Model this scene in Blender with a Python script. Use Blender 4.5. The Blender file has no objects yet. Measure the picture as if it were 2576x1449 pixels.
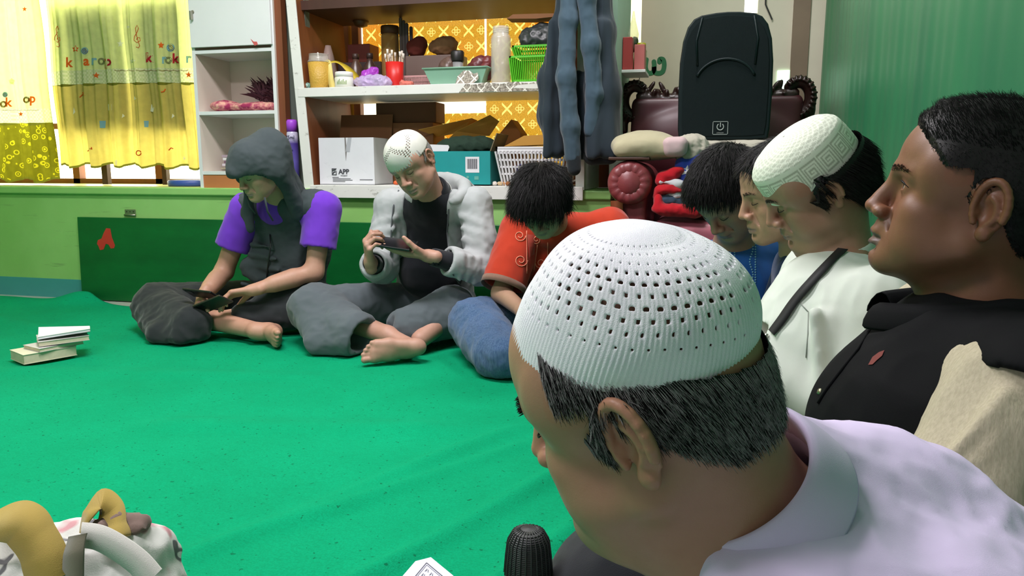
import bpy, bmesh, math, random
import numpy as np
from mathutils import Vector, Matrix
random.seed(7)
RNG = np.random.default_rng(11)
SC = bpy.context.scene
COL = SC.collection

# ------------------------------------------------------------------ camera, world, lamps, exposure
FPX, CAM_H = 1900.0, 0.74
YAW, PITCH = math.radians(14.4), math.radians(-9.1)
cam_data = bpy.data.cameras.new('camera')
cam = bpy.data.objects.new('camera', cam_data)
COL.objects.link(cam)
cam.location = (0, 0, CAM_H)
cam.rotation_euler = (math.pi/2 + PITCH, 0, YAW)
cam_data.sensor_width = 36.0
cam_data.lens = 36.0*FPX/2576.0
cam_data.clip_start = 0.02
SC.camera = cam

SC.view_settings.view_transform = 'Standard'
SC.view_settings.look = 'None'
SC.view_settings.gamma = 1.0
SC.view_settings.use_curve_mapping = False
SC.view_settings.exposure = 0.32

world = bpy.data.worlds.new('world')
SC.world = world
world.use_nodes = True
world.node_tree.nodes['Background'].inputs['Color'].default_value = (1.0, 0.90, 0.98, 1)
world.node_tree.nodes['Background'].inputs['Strength'].default_value = 0.36

def area(name, loc, rot, sx, sy, power, col):
    d = bpy.data.lights.new(name, 'AREA')
    d.shape = 'RECTANGLE'; d.size = sx; d.size_y = sy
    d.energy = power; d.color = col
    o = bpy.data.objects.new(name, d)
    o.location = loc; o.rotation_euler = rot
    COL.objects.link(o)
    return o
area('ceiling_lamp_light', (-1.3, 1.9, 2.66), (0, 0, 0), 1.2, 0.35, 66, (1.0, 0.93, 0.98))
area('ceiling_lamp_light', (-1.7, 0.05, 2.66), (0, 0, 0), 1.2, 0.35, 42, (1.0, 0.93, 0.99))
area('ceiling_lamp_light', (-0.1, 3.1, 2.66), (0, 0, 0), 0.6, 0.3, 17, (1.0, 0.95, 0.95))  # added fill light, put in to brighten the recess and armchair
# ------------------------------------------------------------------ helpers
_F = np.array([-math.sin(YAW)*math.cos(PITCH), math.cos(YAW)*math.cos(PITCH), math.sin(PITCH)])
_R = np.array([math.cos(YAW), math.sin(YAW), 0.0])
_U = np.cross(_R, _F)
_C = np.array([0, 0, CAM_H])
def ray(px, py): return _F + _R*(px-1288)/FPX - _U*(py-724.5)/FPX
def atY(px, py, Y): d = ray(px, py); return _C + d*Y/d[1]
def atX(px, py, X): d = ray(px, py); return _C + d*X/d[0]
def atZ(px, py, Z=0.0): d = ray(px, py); return _C + d*(Z-CAM_H)/d[2]
def atD(px, py, D): return _C + ray(px, py)*D
def V(*a): return np.array(a, float)
def unit(v): v = np.asarray(v, float); return v/np.linalg.norm(v)

def srgb(r, g, b):
    def c(u):
        u /= 255.0
        return u/12.92 if u <= 0.04045 else ((u+0.055)/1.055)**2.4
    return (c(r), c(g), c(b), 1.0)

class NT:
    """small node-tree builder"""
    def __init__(s, name):
        s.m = bpy.data.materials.new(name); s.m.use_nodes = True
        s.t = s.m.node_tree; s.b = s.t.nodes['Principled BSDF']; s.out = s.t.nodes['Material Output']
    def n(s, typ, **kw):
        x = s.t.nodes.new('ShaderNode'+typ)
        for k, v in kw.items():
            if hasattr(x, k) and k not in ('inputs',): setattr(x, k, v)
            else: x.inputs[k].default_value = v
        return x
    def l(s, a, b): s.t.links.new(a, b)
    def coord(s, scale=(1, 1, 1), kind='Object', rot=(0, 0, 0)):
        tc = s.n('TexCoord'); mp = s.n('Mapping')
        mp.inputs['Scale'].default_value = scale; mp.inputs['Rotation'].default_value = rot
        s.l(tc.outputs[kind], mp.inputs['Vector']); return mp.outputs['Vector']
    def noise(s, vec, scale, detail=4, rough=0.6):
        x = s.n('TexNoise'); x.inputs['Scale'].default_value = scale
        x.inputs['Detail'].default_value = detail; x.inputs['Roughness'].default_value = rough
        s.l(vec, x.inputs['Vector']); return x.outputs['Fac']
    def ramp(s, fac, stops, interp='LINEAR'):
        x = s.n('ValToRGB'); x.color_ramp.interpolation = interp
        e = x.color_ramp.elements
        while len(e) > 1: e.remove(e[-1])
        e[0].position, e[0].color = stops[0]
        for p, c in stops[1:]:
            y = e.new(p); y.color = c
        s.l(fac, x.inputs['Fac']); return x.outputs['Color']
    def mix(s, fac, a, b, mode='MIX'):
        x = s.n('Mix', data_type='RGBA', blend_type=mode)
        for sock, v in ((x.inputs[0], fac), (x.inputs[6], a), (x.inputs[7], b)):
            if hasattr(v, 'is_linked'): s.l(v, sock)
            else: sock.default_value = v
        return x.outputs[2]
    def math(s, op, a, b=0.0, c=None):
        x = s.n('Math', operation=op)
        for i, v in enumerate((a, b) if c is None else (a, b, c)):
            if hasattr(v, 'is_linked'): s.l(v, x.inputs[i])
            else: x.inputs[i].default_value = v
        return x.outputs[0]
    def bump(s, h, strength=0.3, dist=0.01):
        x = s.n('Bump'); x.inputs['Strength'].default_value = strength; x.inputs['Distance'].default_value = dist
        s.l(h, x.inputs['Height']); s.l(x.outputs['Normal'], s.b.inputs['Normal'])
    def base(s, c):
        if hasattr(c, 'is_linked'): s.l(c, s.b.inputs['Base Color'])
        else: s.b.inputs['Base Color'].default_value = c
    def set(s, **kw):
        for k, v in kw.items(): s.b.inputs[k.replace('_', ' ')].default_value = v

def shade(c, k): return (c[0]*k, c[1]*k, c[2]*k, 1)
MATS = {}
def paint(name, c, rough=0.6, var=0.15, scale=6, bump=0.0, bscale=60, metal=0.0, stretch=(1, 1, 1)):
    """plain material with a gentle noise mottling of its own colour"""
    if name in MATS: return MATS[name]
    t = NT(name); v = t.coord(stretch)
    f = t.noise(v, scale)
    t.base(t.ramp(f, [(0.25, shade(c, 1-var)), (0.75, shade(c, 1+var))]))
    t.set(Roughness=rough, Metallic=metal)
    if bump: t.bump(t.noise(v, bscale), bump, 0.004)
    MATS[name] = t.m; return t.m
def cloth(name, c, var=0.12, weave=900, bump=0.25, rough=0.9, streak=None, sheen=0.2):
    if name in MATS: return MATS[name]
    t = NT(name); v = t.coord((1, 1, 1))
    f = t.noise(v, 9, 5)
    col = t.ramp(f, [(0.25, shade(c, 1-var)), (0.75, shade(c, 1+var))])
    if streak:
        g = t.noise(t.coord((260, 260, 25)), 1.0, 2)
        col = t.mix(t.ramp(g, [(0.35, (0, 0, 0, 1)), (0.7, (1, 1, 1, 1))]), col, streak)
    t.base(col); t.set(Roughness=rough); t.b.inputs['Specular IOR Level'].default_value = .12
    try: t.set(Sheen_Weight=sheen)
    except KeyError: pass
    t.bump(t.noise(v, weave, 2), bump, 0.002)
    MATS[name] = t.m; return t.m
def glow(name, c, strength):
    if name in MATS: return MATS[name]
    t = NT(name); t.base((0, 0, 0, 1)); t.b.inputs['Emission Color'].default_value = c
    t.b.inputs['Emission Strength'].default_value = strength
    MATS[name] = t.m; return t.m

# ---- mesh linking
def obj_np(name, verts, faces, m=None, parent=None, smooth=True, colors=None, loc=None):
    """faces: (n,k) int array or list of tuples"""
    me = bpy.data.meshes.new(name)
    verts = np.asarray(verts, np.float32)
    if isinstance(faces, np.ndarray):
        n, k = faces.shape
        me.vertices.add(len(verts)); me.vertices.foreach_set('co', verts.ravel())
        me.loops.add(n*k); me.loops.foreach_set('vertex_index', faces.astype(np.int32).ravel())
        me.polygons.add(n)
        me.polygons.foreach_set('loop_start', np.arange(0, n*k, k, dtype=np.int32))
        me.update(calc_edges=True)
    else:
        me.from_pydata([tuple(map(float, v)) for v in verts], [], [tuple(int(i) for i in f) for f in faces]); me.update()
    if smooth: me.polygons.foreach_set('use_smooth', np.ones(len(me.polygons), bool))
    if colors is not None:
        a = me.color_attributes.new('Col', 'FLOAT_COLOR', 'POINT')
        c = np.ones((len(verts), 4), np.float32); c[:, :3] = colors
        a.data.foreach_set('color', c.ravel())
    me.validate()
    if m is not None:
        for mm in (m if isinstance(m, (list, tuple)) else [m]): me.materials.append(mm)
    o = bpy.data.objects.new(name, me); COL.objects.link(o)
    if parent is not None: o.parent = parent
    if loc is not None: o.location = loc
    return o
def obj(name, bm, m=None, parent=None, smooth=False, bevel=0.0, solid=0.0, sub=0):
    me = bpy.data.meshes.new(name)
    bmesh.ops.recalc_face_normals(bm, faces=bm.faces)
    bm.to_mesh(me); bm.free()
    if smooth: me.polygons.foreach_set('use_smooth', np.ones(len(me.polygons), bool))
    if m is not None:
        for mm in (m if isinstance(m, (list, tuple)) else [m]): me.materials.append(mm)
    o = bpy.data.objects.new(name, me); COL.objects.link(o)
    if parent is not None: o.parent = parent
    if solid:
        x = o.modifiers.new('solid', 'SOLIDIFY'); x.thickness = solid; x.offset = 0
    if bevel:
        x = o.modifiers.new('bevel', 'BEVEL'); x.width = bevel; x.segments = 2; x.limit_method = 'ANGLE'; x.angle_limit = 0.6
        x.harden_normals = False
    if sub:
        x = o.modifiers.new('sub', 'SUBSURF'); x.levels = sub; x.render_levels = sub
    return o
def tag(o, label, cat, group=None, kind=None):
    o['label'] = label; o['category'] = cat
    if group: o['group'] = group
    if kind: o['kind'] = kind
    return o
def thing(name, label, cat, loc=(0, 0, 0), rz=0.0, group=None):
    o = bpy.data.objects.new(name, None); COL.objects.link(o)
    o.empty_display_size = 0.05
    o.location = tuple(map(float, loc)); o.rotation_euler = (0, 0, rz)
    return tag(o, label, cat, group)
def struct(o): o['kind'] = 'structure'; return o
def bmbox(x0, x1, y0, y1, z0, z1, bm=None):
    bm = bm or bmesh.new()
    vs = [bm.verts.new((x, y, z)) for z in (z0, z1) for y in (y0, y1) for x in (x0, x1)]
    for f in ((0, 1, 3, 2), (4, 6, 7, 5), (0, 4, 5, 1), (1, 5, 7, 3), (3, 7, 6, 2), (2, 6, 4, 0)):
        bm.faces.new([vs[i] for i in f])
    return bm
def bmtube(pts, r, bm=None, seg=10, cap=True):
    bm = bm or bmesh.new()
    pts = [Vector(tuple(map(float, p))) for p in pts]
    rs = r if isinstance(r, (list, tuple, np.ndarray)) else [r]*len(pts)
    rings = []; prev = None
    for i, p in enumerate(pts):
        t = (pts[min(i+1, len(pts)-1)] - pts[max(i-1, 0)]).normalized()
        if prev is None:
            a = t.orthogonal().normalized()
        else:
            a = (prev - t*prev.dot(t)).normalized()
        prev = a; b = t.cross(a)
        rings.append([bm.verts.new(p + (a*math.cos(u)+b*math.sin(u))*rs[i]) for u in [2*math.pi*k/seg for k in range(seg)]])
    for A, B in zip(rings, rings[1:]):
        for k in range(seg): bm.faces.new((A[k], A[(k+1) % seg], B[(k+1) % seg], B[k]))
    if cap:
        bm.faces.new(rings[0][::-1]); bm.faces.new(rings[-1])
    return bm
def bmlathe(prof, seg=28, bm=None, c=(0, 0, 0), cap=True):
    """prof: (r,z) list"""
    bm = bm or bmesh.new(); rings = []
    for r, z in prof:
        rings.append([bm.verts.new((c[0]+r*math.cos(2*math.pi*k/seg), c[1]+r*math.sin(2*math.pi*k/seg), c[2]+z)) for k in range(seg)])
    for A, B in zip(rings, rings[1:]):
        for k in range(seg): bm.faces.new((A[k], A[(k+1) % seg], B[(k+1) % seg], B[k]))
    if cap:
        bm.faces.new(rings[0][::-1]); bm.faces.new(rings[-1])
    return bm
def bmprism(outline, depth, bm=None, axis='y', at=0.0):
    """outline in (a,b); extruded along axis by depth; axis y -> (a,at,b), z -> (a,b,at), x -> (at,a,b)"""
    bm = bm or bmesh.new()
    def p(a, b, d):
        return {'y': (a, at+d, b), 'z': (a, b, at+d), 'x': (at+d, a, b)}[axis]
    A = [bm.verts.new(p(a, b, 0)) for a, b in outline]; B = [bm.verts.new(p(a, b, depth)) for a, b in outline]
    n = len(A)
    bm.faces.new(A); bm.faces.new(B[::-1])
    for i in range(n): bm.faces.new((A[i], B[i], B[(i+1) % n], A[(i+1) % n]))
    return bm
def xform(bm, M):
    bmesh.ops.transform(bm, matrix=M, verts=bm.verts); return bm
def text_obj(name, body, size, loc, rot, m, parent=None, depth=0.0008, align='CENTER', bold=0.0, sx=1.0, shear=0):
    c = bpy.data.curves.new(name, 'FONT'); c.body = body; c.size = size; c.extrude = depth
    c.align_x = align; c.align_y = 'CENTER'; c.offset = bold; c.resolution_u = 3; c.shear = shear
    o = bpy.data.objects.new(name, c); COL.objects.link(o)
    o.location = tuple(map(float, loc)); o.rotation_euler = rot; o.scale = (sx, 1, 1)
    c.materials.append(m)
    me = bpy.data.meshes.new_from_object(o.evaluated_get(bpy.context.evaluated_depsgraph_get()))
    k = bpy.data.objects.new(name, me); COL.objects.link(k)
    k.location = o.location; k.rotation_euler = o.rotation_euler; k.scale = o.scale
    bpy.data.objects.remove(o)
    if parent is not None: k.parent = parent
    return k

# ---- gradient noise on arrays of points
_perm = np.random.default_rng(3).permutation(256); _perm = np.concatenate([_perm, _perm, _perm])
_grad = np.random.default_rng(4).normal(size=(256, 3)); _grad /= np.linalg.norm(_grad, axis=1, keepdims=True)
def perlin(p):
    p = np.asarray(p, float)
    i = np.floor(p).astype(int); f = p - i; i &= 255
    u = f*f*f*(f*(f*6-15)+10)
    out = 0
    for dx in (0, 1):
        for dy in (0, 1):
            for dz in (0, 1):
                h = _perm[_perm[_perm[(i[:, 0]+dx)]+((i[:, 1]+dy) & 255)]+((i[:, 2]+dz) & 255)]
                g = _grad[h]; d = f - np.array([dx, dy, dz])
                w = (u[:, 0] if dx else 1-u[:, 0])*(u[:, 1] if dy else 1-u[:, 1])*(u[:, 2] if dz else 1-u[:, 2])
                out = out + w*(g*d).sum(1)
    return out
def fbm(p, o=3):
    return sum(perlin(p*(2**k)+17.3*k)*0.5**k for k in range(o))
def ridge(p):
    return 1-np.abs(perlin(p))*2.2

# ---- signed-distance sculpting on a rectilinear grid, meshed by surface nets
def axis(lo, hi, coarse, fine=()):
    """grid coordinates from lo to hi at step coarse, finer inside (a,b,step) intervals"""
    cuts = [lo, hi]
    for a, b, s in fine: cuts += [max(lo, a), min(hi, b)]
    cuts = sorted(set(cuts)); out = []
    for a, b in zip(cuts, cuts[1:]):
        if b-a < 1e-6: continue
        st = coarse
        for fa, fb, s in fine:
            if a >= fa-1e-9 and b <= fb+1e-9: st = min(st, s)
        n = max(1, int(math.ceil((b-a)/st)))
        out.append(np.linspace(a, b, n, endpoint=False))
    out.append(np.array([hi])); return np.concatenate(out)
HEMS = []                                   # openings of the garment being sculpted: (point, outward axis, radius)
class SDF:
    def __init__(s, lo, hi, res, fine=None):
        HEMS.clear(); fine = fine or []
        s.ax = [axis(lo[i], hi[i], res, [(b[0][i], b[1][i], b[2]) for b in fine]).astype(np.float32) for i in range(3)]
        s.D = np.full([len(a) for a in s.ax], 0.5, np.float32)
    def _sl(s, lo, hi):
        return tuple(slice(max(0, np.searchsorted(a, l)-1), min(len(a), np.searchsorted(a, h)+1)) for a, l, h in zip(s.ax, lo, hi))
    def op(s, fn, lo, hi, k=0.01, mode='u', m=0.035):
        lo = np.asarray(lo)-m-k; hi = np.asarray(hi)+m+k
        sl = s._sl(lo, hi)
        if any(x.stop <= x.start for x in sl): return s
        X, Y, Z = np.meshgrid(*[a[x] for a, x in zip(s.ax, sl)], indexing='ij')
        d = fn(X, Y, Z).astype(np.float32); D = s.D[sl]
        if mode == 's': D = -D
        if mode == 'i': D = -D; d = -d
        if k > 0:
            h = np.clip(0.5+0.5*(D-d)/k, 0, 1)
            r = D*(1-h)+d*h-k*h*(1-h)
        else: r = np.minimum(D, d)
        if mode == 's' or mode == 'i': r = -r
        s.D[sl] = r
        return s
    def cap(s, a, b, ra, rb=None, k=0.01, mode='u'):
        rb = ra if rb is None else rb
        a = np.asarray(a, float); b = np.asarray(b, float); ba = b-a; L = max(1e-9, ba@ba); R = max(ra, rb)
        def fn(X, Y, Z):
            x, y, z = X-a[0], Y-a[1], Z-a[2]
            t = np.clip((x*ba[0]+y*ba[1]+z*ba[2])/L, 0, 1)
            return np.sqrt((x-t*ba[0])**2+(y-t*ba[1])**2+(z-t*ba[2])**2)-(ra+(rb-ra)*t)
        return s.op(fn, np.minimum(a, b)-R, np.maximum(a, b)+R, k, mode)
    def chain(s, pts, rs, k=0.01, mode='u'):
        for i in range(len(pts)-1): s.cap(pts[i], pts[i+1], rs[i], rs[i+1], k, mode)
        return s
    def ecap(s, a, b, ra, rb, side, flat, k=0.01, mode='u'):
        """tapered capsule whose section is flattened across 'side'"""
        a = np.asarray(a, float); b = np.asarray(b, float); ba = b-a; L = max(1e-9, math.sqrt(ba@ba)); w = ba/L
        u = np.asarray(side, float); u = unit(u-w*(u@w)); v = np.cross(w, u); R = max(ra, rb)*max(1, flat)
        def fn(X, Y, Z):
            x, y, z = X-a[0], Y-a[1], Z-a[2]
            t = (x*w[0]+y*w[1]+z*w[2]); tc = np.clip(t/L, 0, 1); e = t-tc*L
            p = x*u[0]+y*u[1]+z*u[2]; q = (x*v[0]+y*v[1]+z*v[2])/flat
            return (np.sqrt(p*p+q*q+e*e)-(ra+(rb-ra)*tc))*min(1.0, flat**0.7)
        return s.op(fn, np.minimum(a, b)-R, np.maximum(a, b)+R, k, mode)
    def ell(s, c, r, Rm=None, k=0.01, mode='u'):
        c = np.asarray(c, float); r = np.asarray(r, float)
        Rm = np.eye(3) if Rm is None else Rm
        ext = np.sqrt(((Rm*r[None, :])**2).sum(1))
        def fn(X, Y, Z):
            x, y, z = X-c[0], Y-c[1], Z-c[2]
            q = [(x*Rm[0, i]+y*Rm[1, i]+z*Rm[2, i]) for i in range(3)]
            k0 = np.sqrt(sum((q[i]/r[i])**2 for i in range(3)))
            k1 = np.sqrt(sum((q[i]/r[i]**2)**2 for i in range(3)))+1e-9
            return k0*(k0-1)/k1
        return s.op(fn, c-ext, c+ext, k, mode)
    def box(s, c, h, Rm=None, rnd=0.005, k=0.005, mode='u'):
        c = np.asarray(c, float); h = np.asarray(h, float)-rnd
        Rm = np.eye(3) if Rm is None else Rm
        ext = np.sqrt(((Rm*(h+rnd)[None, :])**2).sum(1))*1.8
        def fn(X, Y, Z):
            x, y, z = X-c[0], Y-c[1], Z-c[2]
            q = [np.abs(x*Rm[0, i]+y*Rm[1, i]+z*Rm[2, i])-h[i] for i in range(3)]
            return np.sqrt(sum(np.maximum(a, 0)**2 for a in q))+np.minimum(np.maximum(np.maximum(q[0], q[1]), q[2]), 0)-rnd
        return s.op(fn, c-ext, c+ext, k, mode)
    def torus(s, c, ra, rb, tube, Rm, k=0.003, mode='u', arc=None):
        """elliptic ring in the Rm x-y plane; arc=(mid angle, half width) keeps part of it"""
        n = 26
        if arc is None: th = np.linspace(0, 2*math.pi, n+1)
        else: th = np.linspace(arc[0]-arc[1], arc[0]+arc[1], n+1)
        pts = [np.asarray(c)+Rm@np.array([ra*math.cos(t), rb*math.sin(t), 0]) for t in th]
        for p, q in zip(pts, pts[1:]): s.cap(p, q, tube, tube, k, mode)
        return s
    def half(s, p, n, lo, hi, k=0.002):
        """cut away everything on the +n side of plane p inside the box"""
        p = np.asarray(p, float); n = unit(n)
        return s.op(lambda X, Y, Z: (X-p[0])*n[0]+(Y-p[1])*n[1]+(Z-p[2])*n[2], lo, hi, k, 'i', m=0.0)
    def mesh(s, smooth=2):
        D = s.D; ins = D < 0
        c = ins[:-1, :-1, :-1].astype(np.int8)
        tot = np.zeros_like(c)
        for dx in (0, 1):
            for dy in (0, 1):
                for dz in (0, 1):
                    tot += ins[dx:D.shape[0]-1+dx, dy:D.shape[1]-1+dy, dz:D.shape[2]-1+dz]
        act = (tot > 0) & (tot < 8)
        I = np.argwhere(act)
        idx = np.full(act.shape, -1, np.int32); idx[act] = np.arange(len(I))
        cor = [(dx, dy, dz) for dx in (0, 1) for dy in (0, 1) for dz in (0, 1)]
        val = np.stack([D[I[:, 0]+a, I[:, 1]+b, I[:, 2]+g] for a, b, g in cor], 1)
        acc = np.zeros((len(I), 3)); cnt = np.zeros(len(I))
        cc = np.array(cor, float)
        for i in range(8):
            for j in range(i+1, 8):
                if abs(cc[i]-cc[j]).sum() != 1: continue
                a, b = val[:, i], val[:, j]; x = (a < 0) != (b < 0)
                t = np.where(x, a/np.where(x, a-b, 1), 0)
                acc += np.where(x[:, None], cc[i]+(cc[j]-cc[i])*t[:, None], 0); cnt += x
        fr = acc/np.maximum(cnt, 1)[:, None]
        P = np.stack([s.ax[d][I[:, d]]+fr[:, d]*(s.ax[d][I[:, d]+1]-s.ax[d][I[:, d]]) for d in range(3)], 1)
        faces = []
        for d in range(3):
            e, f = [(1, 2), (2, 0), (0, 1)][d]
            sl0 = [slice(None)]*3; sl1 = [slice(None)]*3
            sl0[d] = slice(0, -1); sl1[d] = slice(1, None)
            for q in (e, f): sl0[q] = slice(1, -1); sl1[q] = slice(1, -1)
            A, B = ins[tuple(sl0)], ins[tuple(sl1)]
            for flip, mk in ((False, A & ~B), (True, ~A & B)):
                J = np.argwhere(mk)
                if not len(J): continue
                J[:, e] += 1; J[:, f] += 1
                def cell(oe, of):
                    K = J.copy(); K[:, e] -= oe; K[:, f] -= of
                    return idx[K[:, 0], K[:, 1], K[:, 2]]
                q = np.stack([cell(1, 1), cell(0, 1), cell(0, 0), cell(1, 0)], 1)
                faces.append(q[:, ::-1] if flip else q)
        Fc = np.concatenate(faces); Fc = Fc[(Fc >= 0).all(1)]
        for it in range(smooth): P = lap(P, Fc, 0.5 if it % 2 == 0 else -0.35 if smooth > 2 else 0.4)
        return P, Fc
def lap(P, Fc, w):
    n = len(P); acc = np.zeros((n, 3)); cnt = np.zeros(n)
    for i in range(4):
        a, b = Fc[:, i], Fc[:, (i+1) % 4]
        for d in range(3): acc[:, d] += np.bincount(a, P[b, d], n)+np.bincount(b, P[a, d], n)
        cnt += np.bincount(a, minlength=n)+np.bincount(b, minlength=n)
    return P+(acc/np.maximum(cnt, 1)[:, None]-P)*w
def vnormals(P, Fc):
    n = np.cross(P[Fc[:, 2]]-P[Fc[:, 0]], P[Fc[:, 3]]-P[Fc[:, 1]])
    N = np.zeros_like(P)
    for i in range(4):
        for d in range(3): N[:, d] += np.bincount(Fc[:, i], n[:, d], len(P))
    return N/np.maximum(np.linalg.norm(N, axis=1, keepdims=True), 1e-12)
def largest(P, Fc):
    """keep only the biggest connected piece"""
    lab = np.arange(len(P))
    while True:
        old = lab.copy()
        m = lab[Fc].min(1)
        for i in range(4): np.minimum.at(lab, Fc[:, i], m)
        lab = lab[lab]
        if (lab == old).all(): break
    u, c = np.unique(lab, return_counts=True); keep = lab == u[c.argmax()]
    mp = np.cumsum(keep)-1
    return P[keep], mp[Fc[keep[Fc[:, 0]]]]
def folds(P, Fc, amp, freq, stretch=(1, 1, 1), seed=0, kind='ridge', mask=None, octave=2):
    """wrinkle a cloth surface along its normals"""
    N = vnormals(P, Fc); q = P*freq*np.array(stretch)+seed*7.7
    q = q+0.35*np.stack([perlin(q*0.6+5), perlin(q*0.6+11), perlin(q*0.6+19)], 1)
    h = ridge(q)-0.6 if kind == 'ridge' else fbm(q, octave)
    if kind == 'ridge' and octave > 1: h = h+0.4*(ridge(q*2.1+3)-0.6)
    if mask is not None: h = h*mask
    for p, n, r in HEMS:                    # keep hems clean
        q = P-p; a = q@n; rad = np.linalg.norm(q-a[:, None]*n, axis=1)
        m = np.clip(-a/.035, 0, 1); m = np.where(rad < r-.004, 0, m)
        h = np.where((rad < r*1.5) & (a > -.10) & (a < .05), h*m, h)
    return P+N*(h*amp)[:, None]

# ---- hair made of tapered strands
def strands(roots, dirs, normals, length, width, gravity, curl, seg=4, rng=RNG, lift=0.25, wid_var=0.4):
    """fine tapered triangular strands; returns verts, faces(quads)"""
    n = len(roots); L = np.broadcast_to(length, n)*(0.75+0.5*rng.random(n))
    W = np.broadcast_to(width, n)*(1-wid_var/2+wid_var*rng.random(n))
    p = roots.copy(); d = dirs/np.linalg.norm(dirs, axis=1, keepdims=True)
    d = d+normals*lift; rings = []
    g = np.broadcast_to(np.asarray(gravity, float), (n, 3))
    jit = rng.normal(size=(n, 3))*curl
    for i in range(seg+1):
        dn = d/np.linalg.norm(d, axis=1, keepdims=True)
        side = np.cross(dn, normals); side /= np.maximum(np.linalg.norm(side, axis=1, keepdims=True), 1e-9)
        up = np.cross(side, dn)
        w = (W*(1-(i/seg)**1.5)+0.00008)[:, None]
        rings.append(np.stack([p+side*w, p-side*w, p+up*w], 1))
        p = p+dn*(L/seg)[:, None]
        d = dn+g*(i+1)/seg+jit/seg*0.5
    R = np.stack(rings, 1)          # n, seg+1, 3, 3
    Vv = R.reshape(-1, 3)
    base = (np.arange(n)*(seg+1)*3)[:, None]
    fs = []
    for i in range(seg):
        for k in range(3):
            a = i*3+k; b = i*3+(k+1) % 3
            fs.append(np.concatenate([base+a, base+b, base+b+3, base+a+3], 1))
    return Vv, np.concatenate(fs)
def merge(parts):
    vs, fs, o = [], [], 0
    for v, f in parts:
        vs.append(v); fs.append(f+o); o += len(v)
    return np.concatenate(vs), np.concatenate(fs)
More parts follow.
